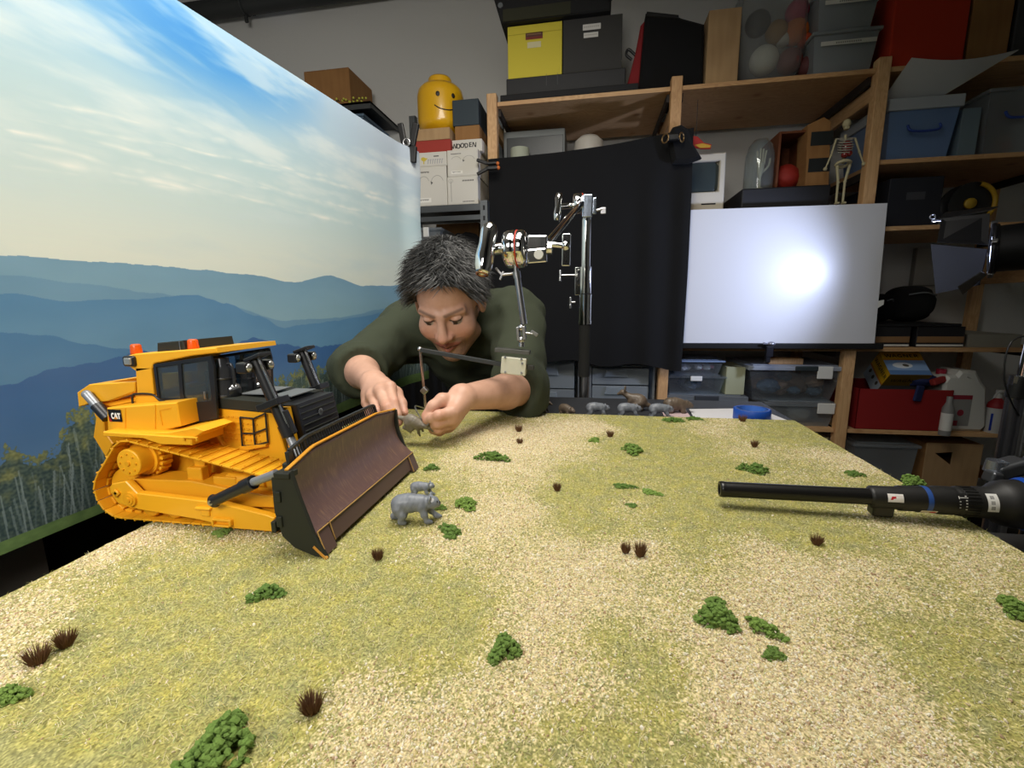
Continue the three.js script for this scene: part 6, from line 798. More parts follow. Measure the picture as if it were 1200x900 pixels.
  { const q = rect(1084, 520, 1150, 557, zr - 0.02), yl = 0.22, t = thing('carton', 'brown cardboard carton with a cut triangular hand hole on the lowest shelf', 'box'), tri = [[1096, 531], [1117, 530], [1114, 545]].map(([x, y]) => { const p = atZ(x, y, zr - 0.02); return [p.x, p.y]; }), L = [[q[0], yl], [q[1], yl], [q[1], q[3]], [q[0], q[3]]]; mesh('front', slab(L, zr - 0.026, zr - 0.02, 0.001, [tri]), card, t); mesh('body', [bx(q[0], q[0] + 0.005, yl, q[3], zr - 0.32, zr - 0.026, 0.001), bx(q[1] - 0.005, q[1], yl, q[3], zr - 0.32, zr - 0.026, 0.001), bx(q[0], q[1], q[3] - 0.005, q[3], zr - 0.32, zr - 0.026, 0.001), bx(q[0], q[1], yl, yl + 0.005, zr - 0.32, zr - 0.026, 0.001), bx(q[0], q[1], yl, q[3], zr - 0.325, zr - 0.32, 0.001)], cardDark, t);
    tub('storage_box', 'hazy plastic tub below the big red box', rect(1000, 520, 1076, 556, zr), zr, 0.36, { rest: yl, fill: [[6, M(0x3c3f44, 0.8), 0.06]] });
    for (const [i, u] of scene.children.filter(o => o.name.startsWith('timber_shelf')).entries()) { const xs = [-0.46, 0.343, 1.125][i]; mesh('shelf', muv(bx(xs + 0.024, xs + 0.779, yl - 0.018, yl, GZ - 0.51, GZ, 0.0015), 1, true), pine[0], u); }
  }
}
// ------------------------------------------------------------------ low dark bench behind the table
const BENCH = 0.882;
{
  const t = thing('bench', 'low dark grey bench top behind the diorama table, holding animal figures', 'bench'), x0 = -0.22, x1 = 0.46, z0 = -1.29, z1 = -1.03;
  mesh('top', bx(x0, x1, BENCH - 0.024, BENCH, z0, z1, 0.002), M(0x2c2e32, 0.6), t); for (const x of [x0 + 0.04, x1 - 0.04]) for (const z of [z0 + 0.03, z1 - 0.03]) mesh('leg', bx(x - 0.015, x + 0.015, 0, BENCH - 0.024, z - 0.015, z + 0.015), blackMat, t);
  const sh = (name, label, c, m) => { const s = thing(name, label, 'paper'), g = slab(c.map(([x, z]) => [x, -z]), 0, 0.0012, 0).rotateX(-Math.PI / 2).translate(0, BENCH + 0.0003, 0); mesh('sheet', g, m, s); };
  sh('paper_sheet', 'white paper sheet under the blue tape roll', [[0.24, -1.05], [0.45, -1.05], [0.42, -1.2], [0.25, -1.17]], M(0xd8d6d8, 0.8));
  sh('paper_sheet', 'pinkish paper sheet beside the white sheet on the bench', [[0.175, -1.05], [0.235, -1.05], [0.24, -1.16], [0.18, -1.17]], M(0xc7aeb0, 0.8));
  const tp = thing('tape_roll', 'roll of blue tape lying on white paper behind the table', 'tape'), c = atY(881, 489, BENCH + 0.012); c.z = -1.085; c.x = atZ(881, 485, -1.085).x; mesh('tape', lathe([[0.03, 0], [0.039, 0], [0.039, 0.024], [0.03, 0.024], [0.03, 0]], 36).translate(c.x, BENCH + 0.0016, c.z), M(0x1c50b0, 0.5), tp); mesh('core', lathe([[0.028, 0], [0.0299, 0], [0.0299, 0.024], [0.028, 0.024], [0.028, 0]], 36).translate(c.x, BENCH + 0.0016, c.z), M(0x3a70c8, 0.6), tp);
}
// ------------------------------------------------------------------ grip stand, arm and puppet rig
{
  const zs = -1.345, cx = atZ(686, 330, zs).x, Y = (py, px = 686) => atZ(px, py, zs).y;
  const t = thing('grip_stand', 'chrome grip stand with black foam sleeve, two grip heads and a slanting arm', 'stand');
  mesh('lower_tube', rod(V(cx, 0.16, zs), V(cx, Y(440), zs), 0.0145), satin, t);
  mesh('foam_sleeve', rod(V(cx, Y(441), zs), V(cx, Y(380), zs), 0.0165, 0.0165, 20), M(0x1f1f1c, 0.9), t);
  mesh('collar', [rod(V(cx, Y(380), zs), V(cx, Y(346), zs), 0.0178, 0.0178, 24), rod(V(cx, Y(347), zs), V(cx, Y(345), zs), 0.0188, 0.0188, 24), rod(V(cx, Y(379), zs), V(cx, Y(376), zs), 0.0188, 0.0188, 24), rod(V(cx, Y(344), zs), V(cx, Y(313), zs), 0.0168, 0.0168, 24), bx(cx - 0.03, cx - 0.012, Y(346), Y(313), zs - 0.008, zs + 0.008, 0.002)], chrome, t);
  const knob = (y, l = 0.05) => { const k = mesh('lock_knob', [rod(V(cx - 0.028, y, zs), V(cx - 0.02 - l, y, zs), 0.003), box(0.006, 0.03, 0.012, cx - 0.022 - l, y, zs, 0.002), box(0.006, 0.012, 0.024, cx - 0.022 - l, y - 0.012, zs, 0.002)], satin, t); return k; }; knob(Y(322)); knob(Y(354), 0.02);
  mesh('riser', [rod(V(cx, Y(320), zs), V(cx, Y(234), zs), 0.0128, 0.0128, 24)], chrome, t);
  for (let k = 0; k < 3; k++) { const a = k * 2.094 + 0.5, f = V(cx + Math.sin(a) * 0.34, 0.012, zs + Math.cos(a) * 0.26); if (f.z > -1.1) f.z = -1.1; mesh('leg', [rod(V(cx, 0.2, zs), V(mix(cx, f.x, 0.35), 0.16, mix(zs, f.z, 0.35)), 0.011), rod(V(mix(cx, f.x, 0.35), 0.16, mix(zs, f.z, 0.35)), f, 0.011)], chrome, t); }
  // grip heads: thick lathed discs with T handle
  const head = (c, ax, R, W, handleLen, name, label) => {
    const k = new THREE.Group(); k.name = name; k.userData.label = label; t.add(k); const a = ax.clone().normalize(), q = new THREE.Quaternion().setFromUnitVectors(V(0, 1, 0), a), put = g => g.applyQuaternion(q).translate(c.x, c.y, c.z);
    mesh('disc', [put(lathe([[0, -W / 2], [R * 0.7, -W / 2], [R * 0.92, -W * 0.42], [R, -W * 0.3], [R, -W * 0.03], [R * 0.9, -W * 0.03], [R * 0.9, W * 0.03], [R, W * 0.03], [R, W * 0.3], [R * 0.92, W * 0.42], [R * 0.7, W / 2], [0, W / 2]], 36))], chrome, k);
    mesh('friction_ring', put(lathe([[R * 0.93, W * 0.07], [R * 1.015, W * 0.07], [R * 1.015, W * 0.12], [R * 0.93, W * 0.12]], 36)), M(0xc23a28, 0.5), k);
    return [k, put, a];
  };
  const zr = -0.875, hc = atZ(604.5, 292, zr), hx = V(1, 0.02, 0.05);
  const [near, put] = head(hc, hx, 0.0345, 0.046, 0.11, 'grip_head', 'large chrome grip head with a curved handle in front of the black cloth');
  const hT = atZ(575, 262, zr + 0.01), hB = atZ(565, 321, zr + 0.04), hm = hT.clone().lerp(hB, 0.5);
  mesh('spindle', rod(atZ(596, 290, zr), atZ(572, 293, zr + 0.02), 0.0105, 0.0105, 20), chrome, near);
  { const pts = [[0, 0.007], [0.05, 0.0125], [0.16, 0.0165], [0.42, 0.0155], [0.68, 0.0185], [0.86, 0.017], [0.95, 0.0135], [1, 0.0125]], L = hT.distanceTo(hB); const g = lathe([[0, 0], ...pts.map(([a, r]) => [r, a * L]), [0.0075, L * 1.0], [0.0075, L * 0.9], [0, L * 0.9]], 24).translate(0, -L / 2, 0); mesh('handle', between(g, hT, hB), chrome, near); mesh('handle_cap', between(lathe([[0.0075, 0], [0.0118, 0], [0.012, 0.003], [0.0075, 0.003], [0.0075, 0]], 24).translate(0, L / 2 - 0.001, 0), hT, hB), M(0xb98a6a, 0.25, { metalness: 1 }), near); }
  { const a = atZ(619, 286, zr), b = atZ(642, 286, zr), c = atZ(667, 289, zr); mesh('clamp_block', [bar(a, b, 0.03, 0.026, 0.003), bar(atZ(618, 301, zr + 0.012), atZ(641, 299, zr + 0.012), 0.026, 0.012, 0.003)], chrome, near); mesh('bolt', rod(atZ(631, 298, zr + 0.016), atZ(631, 298, zr + 0.024), 0.0085, 0.0085, 18), whitePl, near); mesh('wing_bolt', [rod(b, c, 0.0055, 0.0055, 14), rod(atZ(641, 291, zr), atZ(647, 291, zr), 0.011, 0.011, 18), bar(atZ(664, 274, zr), atZ(663, 312, zr), 0.016, 0.009, 0.002), ball(0.008, ...atZ(663, 288, zr + 0.004).toArray())], chrome, near); }
  const zh = -1.335, fc = atZ(680, 239, zh);
  const [far] = head(fc, V(1, 0, -0.15), 0.028, 0.044, 0.08, 'grip_head', 'smaller chrome grip head clamped on top of the grip stand');
  { const a = atZ(655, 231, zh + 0.02), b = atZ(653, 254, zh + 0.03); mesh('spindle', rod(atZ(672, 241, zh), atZ(656, 242, zh + 0.02), 0.0085), chrome, far); const L = 0.078, m = a.clone().lerp(b, 0.5), d = b.clone().sub(a).normalize(); mesh('handle', between(lathe([[0, 0], [0.008, 0.002], [0.0105, 0.016], [0.0085, 0.038], [0.011, 0.06], [0.008, L - 0.002], [0, L]], 20).translate(0, -L / 2, 0), m.clone().addScaledVector(d, -L / 2), m.clone().addScaledVector(d, L / 2)), chrome, far); const c1 = atZ(689, 229, zh + 0.012), c2 = atZ(688, 256, zh + 0.012); mesh('clamp_block', [bar(c1, c2, 0.028, 0.034, 0.003), bar(atZ(697, 232, zh + 0.01), atZ(696, 252, zh + 0.01), 0.012, 0.02, 0.003)], M(0xc9d6e6, 0.12, { metalness: 1 }), far); mesh('wing_bolt', [rod(atZ(694, 248, zh + 0.01), atZ(706, 245, zh + 0.01), 0.0045), bar(atZ(707, 243, zh + 0.01), atZ(707, 251, zh + 0.01), 0.016, 0.006, 0.002)], satin, far); }
  const arm = new THREE.Group(); arm.name = 'extension_arm'; t.add(arm);
  mesh('tube', rod(atZ(642, 284, -0.9), atZ(681, 238, -1.31), 0.0082, 0.0082, 20), chrome, arm);
  mesh('end_cap', rod(atZ(640, 286, -0.885), atZ(642, 284, -0.9), 0.0088, 0.0088, 20), blackPl, arm);
  // jointed rig arm holding the puppet
  const rg = thing('puppet_rig', 'jointed steel rig arm with a black bar holding the small animal', 'rig'), zz = -0.87, q = (x, y, d = 0) => atZ(x, y, zz + d);
  mesh('rod', [rod(q(604, 308), q(605, 320), 0.0045), rod(q(605, 318), q(606, 326), 0.0075), rod(q(606, 324), q(614, 380), 0.0062, 0.0066)], satin, rg);
  mesh('thumb_screw', [rod(q(604, 320), q(588, 322), 0.003), bar(q(590, 318), q(586, 328), 0.004, 0.006), bar(q(588, 322), q(581, 314), 0.004, 0.006)], satin, rg);
  const jt = mesh('clamp_joint', [bar(q(607, 383), q(608, 399), 0.006, 0.014, 0.001), bar(q(614, 382), q(615, 398), 0.006, 0.014, 0.001), ball(0.0075, ...q(611, 384).toArray()), ball(0.0075, ...q(611, 398).toArray()), rod(q(611, 398), q(611, 406), 0.0045, 0.006), rod(q(614, 390), q(624, 391), 0.0022)], satin, rg); mesh('wing_nut', [bar(q(622, 388), q(630, 393), 0.007, 0.004, 0.001)], satin, jt);
  mesh('plate', bar(q(581, 409.5), q(621, 413), 0.008, 0.024, 0.001), M(0x50504c, 0.5), rg);
  const blk = mesh('mount_block', [bar(q(588, 427, 0.004), q(617, 430, 0.004), 0.034, 0.02, 0.002)], M(0xcfcdba, 0.4), rg);
  for (const [x, y] of [[592, 419], [611, 421], [592, 436], [611, 437], [612, 426]]) mesh('screw', rod(q(x, y, 0.012), q(x, y, 0.0165), 0.0022, 0.0022, 10), satin, blk);
  mesh('side_tab', bar(q(617, 430), q(626, 431), 0.009, 0.01, 0.001), M(0x2c2c28, 0.5), rg);
  mesh('bar', bar(q(493, 410), q(594, 428), 0.0085, 0.009, 0.001), M(0x2b2f30, 0.55), rg);
  mesh('elbow', [bar(q(491, 408), q(504, 412), 0.004, 0.006, 0.001), ball(0.005, ...q(492, 409).toArray(), 10, 8), bar(q(495, 455), q(500, 460), 0.014, 0.011, 0.002)], satin, rg);
  mesh('drop_rod', rod(q(492.5, 410), q(499, 480), 0.003, 0.003, 10), M(0xc9bcb8, 0.25, { metalness: 1 }), rg);
  mesh('wire', tube([q(499, 479), V(q(498, 486).x, 0.955, -0.82), atZ(494, 492, -0.757)], 0.0014, 14, 6), satin, rg);
}
// ------------------------------------------------------------------ fresnel lamp with barn doors, on its stand
{
  const t = thing('fresnel_lamp', 'black studio lamp with open barn doors lighting the white board', 'lamp'), m = V(...LAMP.mouth), d = lampDir, q = new THREE.Quaternion().setFromUnitVectors(V(0, 1, 0), d), put = g => g.applyQuaternion(q).translate(m.x, m.y, m.z), R = 0.062;
  mesh('housing', put(lathe([[0, -0.24], [0.045, -0.24], [0.06, -0.225], [0.066, -0.1], [0.066, -0.012], [0.072, -0.01], [0.072, 0.004], [R, 0.004], [R, -0.004], [0, -0.004]], 32)), M(0x0d0d10, 0.45), t);
  mesh('lens', put(new THREE.CylinderGeometry(R * 0.97, R * 0.97, 0.004, 32).translate(0, -0.001, 0)), M(0xffffff, 0.2, { emissive: LAMP.color, emissiveIntensity: 6 }), t);
  mesh('ring', put(new THREE.TorusGeometry(0.07, 0.006, 10, 36).rotateX(Math.PI / 2)), M(0x1c1c22, 0.35), t);
  for (let k = 0; k < 4; k++) { const a = k * 1.571 + 0.4; mesh('bracket', put(box(0.014, 0.014, 0.02, Math.cos(a) * 0.074, 0, Math.sin(a) * 0.074, 0.003)), satin, t); }
  // doors as thin bent sheets between four corners
  const sheet = (c, th = 0.0025) => { const [a, b, e, f] = c, n = b.clone().sub(a).cross(f.clone().sub(a)).normalize().multiplyScalar(th / 2), P = [], T = c.map(v => v.clone().add(n)), B = c.map(v => v.clone().sub(n)), qd = (p, r, s, u) => { for (const v of [p, r, s, p, s, u]) P.push(v.x, v.y, v.z); }; qd(T[0], T[1], T[2], T[3]); qd(B[1], B[0], B[3], B[2]); for (let i = 0; i < 4; i++) { const j = (i + 1) % 4; qd(B[i], B[j], T[j], T[i]); } const g = new THREE.BufferGeometry(); g.setAttribute('position', new THREE.Float32BufferAttribute(P, 3)); g.computeVertexNormals(); return g; };
  const dk = M(0x18181c, 0.38), p = (x, y, z) => atZ(x, y, z);
  mesh('barn_door', sheet([p(1157, 292, -1.66), p(1148, 334, -1.68), p(1097, 344, -1.82), p(1091, 286, -1.84)]), dk, t);
  mesh('barn_door', sheet([p(1160, 250, -1.57), p(1158, 287, -1.56), p(1098, 284, -1.6), p(1103, 256, -1.62)]), dk, t);
  mesh('barn_door', sheet([p(1162, 246, -1.58), p(1170, 242, -1.68), p(1108, 249, -1.82), p(1098, 258, -1.66)]), dk, t);
  mesh('barn_door', sheet([p(1150, 318, -1.57), p(1156, 322, -1.66), p(1128, 345, -1.72), p(1122, 336, -1.6)]), dk, t);
  mesh('door_clip', [bar(p(1092, 259, -1.66), p(1112, 257, -1.66), 0.008, 0.006, 0.002), new THREE.TorusGeometry(0.007, 0.002, 6, 14).translate(...p(1093, 254, -1.66).toArray())], satin, t);
  mesh('yoke', put([tube([V(0.08, -0.1, 0), V(0.1, -0.12, 0.0), V(0.09, -0.12, 0.1), V(0.0, -0.12, 0.14), V(-0.09, -0.12, 0.1), V(-0.1, -0.12, 0), V(-0.08, -0.1, 0)], 0.007, 40, 8)].reduce(a => a)), blackPl, t);
  const b = m.clone().addScaledVector(d, -0.12); mesh('post', rod(V(b.x, b.y - 0.14, b.z), V(b.x, 0.3, b.z), 0.013), satin, t); for (let k = 0; k < 3; k++) { const a = k * 2.094; mesh('leg', rod(V(b.x, 0.42, b.z), V(b.x + Math.cos(a) * 0.3, 0.01, b.z + Math.sin(a) * 0.3), 0.009), blackPl, t); }
}
// ------------------------------------------------------------------ light stand at the right edge
{
  const z = -1.0, x = atZ(1189, 470, z).x, t = thing('light_stand', 'chrome and black stand tube beside the camera', 'stand'), Y = py => atZ(1189, py, z).y;
  mesh('lower_tube', rod(V(x, 0.2, z), V(x, Y(440), z), 0.0135), M(0x6c6c72, 0.25, { metalness: 0.9 }), t); mesh('upper_tube', rod(V(x + 0.008, Y(440), z), V(x + 0.016, Y(350), z), 0.0105), chrome, t);
  mesh('collar', [rod(V(x, Y(466), z), V(x + 0.003, Y(444), z), 0.0155), box(0.02, 0.02, 0.02, x + 0.014, Y(455), z, 0.004)], blackPl, t); mesh('lock_knob', [rod(V(x, Y(455), z), V(x + 0.06, Y(455), z), 0.005), ball(0.014, x + 0.062, Y(455), z)], blackPl, t);
  for (let k = 0; k < 3; k++) { const a = k * 2.094 + 0.6; mesh('leg', rod(V(x, 0.36, z), V(x + Math.cos(a) * 0.26, 0.01, z + Math.sin(a) * 0.26), 0.009), blackPl, t); }
  mesh('cable', tube([V(x + 0.02, Y(390), z), V(x - 0.03, Y(400), z + 0.01), V(x - 0.04, Y(440), z + 0.02), V(x - 0.02, Y(470), z + 0.02), V(x, Y(485), z + 0.015)], 0.0015, 30, 6), blackPl, t);
}
// ------------------------------------------------------------------ long black probe lens on its camera
{
  const t = thing('probe_lens_camera', 'black camera with a very long thin probe lens reaching over the grass', 'camera');
  const zA = -0.56, A = atZ(843, 573, zA), B = atZ(1200, 591, zA + 0.012), ax = B.clone().sub(A).normalize(), L0 = A.clone(), bl = M(0x151413, 0.32), blS = M(0x1b1a19, 0.5);
  const S = px => { const k = (px - 843) / (1200 - 843); const v = atZ(px, mix(573, 591, k), mix(zA, zA + 0.012, k)); return v.clone().sub(A).dot(ax); };   // distance along the lens
  const q = new THREE.Quaternion().setFromUnitVectors(V(0, 1, 0), ax), put = g => g.applyQuaternion(q).translate(A.x, A.y, A.z);
  const r = 0.0094;
  mesh('probe_tube', put(lathe([[0, 0.0025], [r * 0.62, 0.0025], [r * 0.66, 0], [r * 0.98, 0], [r * 1.04, 0.003], [r * 1.04, 0.006], [r, 0.0065], [r, S(1018)], [r * 1.25, S(1022)]], 40)), bl, t);
  mesh('front_lens', put(lathe([[0, 0.0016], [r * 0.4, 0.002], [r * 0.6, 0.003], [0, 0.003]], 24)), M(0x202830, 0.05, { clearcoat: 1 }), t);
  const bod = mesh('lens_body', put(lathe([[r, S(1017)], [0.0128, S(1020)], [0.0128, S(1050)], [0.0142, S(1052)], [0.0142, S(1070)], [0.0148, S(1072)], [0.0148, S(1092)], [0.0158, S(1094)], [0.0158, S(1112)], [0.0152, S(1113)], [0.0152, S(1118)], [0.0162, S(1119)], [0.0162, S(1140)], [0.0172, S(1142)], [0.0172, S(1156)], [0.0235, S(1168)], [0.026, S(1180)], [0.026, S(1196)], [0.028, S(1199)], [0.028, S(1210)], [0, S(1210)]], 44)), blS, t);
  const ribs = []; for (let k = 0; k < 28; k++) { const a = k / 28 * 6.283; ribs.push(box(0.0012, S(1138) - S(1122), 0.0018, 0.0162, (S(1138) + S(1122)) / 2, 0, 0.0004).rotateY(a)); } mesh('grip_ribs', ribs.map(put), bl, bod);
  mesh('blue_ring', put(lathe([[0.0149, S(1078)], [0.0151, S(1078)], [0.0151, S(1084)], [0.0149, S(1084)]], 44)), M(0x2c4e92, 0.4), bod);
  mesh('blue_ring', put(lathe([[0.0262, S(1192)], [0.0285, S(1199)], [0.029, S(1199)], [0.0266, S(1191)]], 44)), M(0x1c4aa8, 0.3), bod);
  mesh('lug', put(box(0.02, S(1046) - S(1021), 0.016, 0, (S(1046) + S(1021)) / 2, 0.0, 0.003)).translate(0, -0.0115, 0), bl, bod);
  // curved stickers and engraved marks: patches of the barrel surface
  const side = (s0, s1, a0, a1, R, tex, nm) => { const N = 12, pos = [], uv = [], idx = []; for (let j = 0; j <= N; j++) for (let i = 0; i <= 1; i++) { const a = mix(a0, a1, j / N), s = mix(s0, s1, i), up = Math.sin(a), fw = Math.cos(a), c = A.clone().addScaledVector(ax, s), side0 = V(0, 1, 0).addScaledVector(ax, -ax.y).normalize(), f = V().crossVectors(ax, side0).normalize(); if (f.z < 0) f.negate(); c.addScaledVector(side0, up * R).addScaledVector(f, fw * R); pos.push(c.x, c.y, c.z); uv.push(i, j / N); } for (let j = 0; j < N; j++) { const k = j * 2; idx.push(k, k + 1, k + 3, k, k + 3, k + 2); } const g = new THREE.BufferGeometry(); g.setAttribute('position', new THREE.Float32BufferAttribute(pos, 3)); g.setAttribute('uv', new THREE.Float32BufferAttribute(uv, 2)); g.setIndex(idx); g.computeVertexNormals(); mesh(nm, g, M(0xffffff, 0.45, { map: tex, side: THREE.DoubleSide }), bod); };
  const ct = (w, h, f) => canvasTex(w, h, f);
  side(S(1032.5), S(1051), 0.0, 0.72, 0.0132, ct(128, 80, g => { g.fillStyle = '#f1ece8'; g.fillRect(0, 0, 128, 80); g.fillStyle = '#c5202c'; g.beginPath(); g.moveTo(20, 58); g.lineTo(34, 26); g.lineTo(66, 26); g.lineTo(66, 44); g.lineTo(44, 48); g.lineTo(40, 58); g.fill(); g.fillStyle = '#d9c4c4'; g.fillRect(60, 20, 60, 5); }), 'sticker');
  side(S(1072), S(1091), -1.0, -0.55, 0.0152, ct(128, 64, g => { g.fillStyle = '#e7dccb'; g.fillRect(0, 0, 128, 64); g.fillStyle = '#c8402e'; g.beginPath(); g.ellipse(95, 30, 28, 16, 0, 0, 7); g.fill(); }), 'sticker');
  side(S(1143), S(1156), -0.2, 0.95, 0.0176, ct(96, 160, g => { g.fillStyle = '#e8e6e2'; g.fillRect(0, 0, 96, 160); g.fillStyle = '#4a4848'; for (const y of [20, 66, 112]) for (let k = 0; k < 5; k++) g.fillRect(28 + k * 7, y, 4, 30); }), 'sticker');
  side(S(1110.5), S(1123), -0.3, 0.9, 0.0166, ct(96, 160, g => { g.fillStyle = '#191817'; g.fillRect(0, 0, 96, 160); g.fillStyle = '#d8d6d0'; g.fillRect(6, 36, 84, 5); g.fillRect(6, 26, 8, 26); for (const y of [70, 96, 124]) g.fillRect(8, y, 14, 7); for (const y of [20, 58, 84, 110, 138]) g.fillRect(64, y, 16, 9); }), 'scale_marks');
  side(S(1184), S(1191), -0.1, 0.6, 0.0264, ct(64, 160, g => { g.fillStyle = '#1b1a19'; g.fillRect(0, 0, 64, 160); g.fillStyle = '#cfcdc8'; for (const y of [20, 50, 80, 110]) g.fillRect(16, y, 30, 16); }), 'scale_marks');
  // camera body, on a column beyond the frame
  const C = A.clone().addScaledVector(ax, S(1210)); mesh('camera_body', [box(0.07, 0.07, 0.1, C.x + 0.06, C.y - 0.012, C.z + 0.02, 0.01), new THREE.CylinderGeometry(0.03, 0.03, 0.03, 32).rotateZ(Math.PI / 2).translate(C.x + 0.012, C.y, C.z), box(0.05, 0.09, 0.03, C.x + 0.07, C.y - 0.012, C.z + 0.08, 0.01)], bl, t);
  mesh('mount_plate', [bx(C.x - 0.02, C.x + 0.09, C.y - 0.066, C.y - 0.053, C.z - 0.04, C.z + 0.04)], satin, t); mesh('column', rod(V(C.x + 0.035, 0.02, C.z), V(C.x + 0.035, C.y - 0.066, C.z), 0.018), blackPl, t); mesh('column_base', bx(C.x - 0.1, C.x + 0.17, 0, 0.02, C.z - 0.14, C.z + 0.14), blackPl, t);
  const sl = thing('silver_bracket', 'grey metal bracket arm above the camera by the stand', 'bracket'), z = -0.72; mesh('arm', [bar(atZ(1163, 553, z), atZ(1200, 543, z), 0.022, 0.03, 0.006), bar(atZ(1166, 552, z + 0.01), atZ(1160, 566, z + 0.01), 0.014, 0.02, 0.004)], M(0x6c6e72, 0.35, { metalness: 0.8 }), sl); mesh('knob', [new THREE.CylinderGeometry(0.012, 0.014, 0.016, 18).translate(...atZ(1168, 546, z).toArray()), box(0.02, 0.012, 0.02, ...atZ(1182, 545, z).toArray(), 0.004)], M(0xa8adb8, 0.25, { metalness: 0.9 }), sl); const e = atZ(1206, 545, z); mesh('post', rod(V(e.x + 0.02, 0, z), V(e.x + 0.02, e.y, z), 0.012), blackPl, sl); mesh('joint', ball(0.02, e.x + 0.014, e.y, z), blackPl, sl);
}
// ------------------------------------------------------------------ smooth solids: distance fields meshed on a grid
const smin = (a, b, k) => { const h = clamp(0.5 + 0.5 * (b - a) / k); return b + (a - b) * h - k * h * (1 - h); };
const smax = (a, b, k) => -smin(-a, -b, k);
function cone(ax, ay, az, bx0, by, bz, ra, rb) { const dx = bx0 - ax, dy = by - ay, dz = bz - az, L = dx * dx + dy * dy + dz * dz || 1e-9; return (x, y, z) => { const px = x - ax, py = y - ay, pz = z - az, t = clamp((px * dx + py * dy + pz * dz) / L), qx = px - dx * t, qy = py - dy * t, qz = pz - dz * t; return Math.sqrt(qx * qx + qy * qy + qz * qz) - (ra + (rb - ra) * t); }; }
const cap = (a, b, ra, rb = ra) => cone(a.x, a.y, a.z, b.x, b.y, b.z, ra, rb);
const ell = (cx, cy, cz, rx, ry, rz) => { const m = Math.min(rx, ry, rz); return (x, y, z) => { const a = (x - cx) / rx, b = (y - cy) / ry, c = (z - cz) / rz, k = Math.sqrt(a * a + b * b + c * c), g = Math.sqrt((a / rx) ** 2 + (b / ry) ** 2 + (c / rz) ** 2); return k < 1e-6 ? -m : k * (k - 1) / g; }; };
const blend = (l, k) => (x, y, z) => { let d = l[0](x, y, z); for (let i = 1; i < l.length; i++) d = smin(d, l[i](x, y, z), k); return d; };
function sdfMesh(f, lo, hi, h, color) {
  const nx = Math.ceil((hi.x - lo.x) / h) + 1, ny = Math.ceil((hi.y - lo.y) / h) + 1, nz = Math.ceil((hi.z - lo.z) / h) + 1, F = new Float32Array(nx * ny * nz), id = (i, j, k) => (k * ny + j) * nx + i;
  for (let k = 0; k < nz; k++) for (let j = 0; j < ny; j++) for (let i = 0; i < nx; i++) F[id(i, j, k)] = f(lo.x + i * h, lo.y + j * h, lo.z + k * h);
  const vid = new Int32Array(nx * ny * nz).fill(-1), pos = [], idx = [], E = [[0, 1], [2, 3], [4, 5], [6, 7], [0, 2], [1, 3], [4, 6], [5, 7], [0, 4], [1, 5], [2, 6], [3, 7]], v = new Float32Array(8);
  for (let k = 0; k < nz - 1; k++) for (let j = 0; j < ny - 1; j++) for (let i = 0; i < nx - 1; i++) {
    let m = 0; for (let c = 0; c < 8; c++) { v[c] = F[id(i + (c & 1), j + ((c >> 1) & 1), k + (c >> 2))]; if (v[c] < 0) m |= 1 << c; }
    if (m === 0 || m === 255) continue; let sx = 0, sy = 0, sz = 0, n = 0;
    for (const [a, b] of E) if ((v[a] < 0) !== (v[b] < 0)) { const t = v[a] / (v[a] - v[b]); sx += (a & 1) + t * ((b & 1) - (a & 1)); sy += ((a >> 1) & 1) + t * (((b >> 1) & 1) - ((a >> 1) & 1)); sz += (a >> 2) + t * ((b >> 2) - (a >> 2)); n++; }
    vid[id(i, j, k)] = pos.length / 3; pos.push(lo.x + (i + sx / n) * h, lo.y + (j + sy / n) * h, lo.z + (k + sz / n) * h);
  }
  const quad = (a, b, c, d, flip) => { if (a < 0 || b < 0 || c < 0 || d < 0) return; if (flip) idx.push(a, c, b, a, d, c); else idx.push(a, b, c, a, c, d); };
  for (let k = 1; k < nz - 1; k++) for (let j = 1; j < ny - 1; j++) for (let i = 1; i < nx - 1; i++) {
    const s = F[id(i, j, k)] < 0;
    if (s !== F[id(i + 1, j, k)] < 0) quad(vid[id(i, j - 1, k - 1)], vid[id(i, j, k - 1)], vid[id(i, j, k)], vid[id(i, j - 1, k)], !s);
    if (s !== F[id(i, j + 1, k)] < 0) quad(vid[id(i - 1, j, k - 1)], vid[id(i, j, k - 1)], vid[id(i, j, k)], vid[id(i - 1, j, k)], s);
    if (s !== F[id(i, j, k + 1)] < 0) quad(vid[id(i - 1, j - 1, k)], vid[id(i, j - 1, k)], vid[id(i, j, k)], vid[id(i - 1, j, k)], !s);
  }
  const g = new THREE.BufferGeometry(); g.setAttribute('position', new THREE.Float32BufferAttribute(pos, 3)); g.setIndex(idx); g.computeVertexNormals();
  if (color) { const c = new Float32Array(pos.length), o = [0, 0, 0]; for (let i = 0; i < pos.length; i += 3) { color(pos[i], pos[i + 1], pos[i + 2], o); c[i] = o[0]; c[i + 1] = o[1]; c[i + 2] = o[2]; } g.setAttribute('color', new THREE.BufferAttribute(c, 3)); }
  g.setAttribute('uv', new THREE.BufferAttribute(new Float32Array(pos.length / 3 * 2), 2)); return g;
}
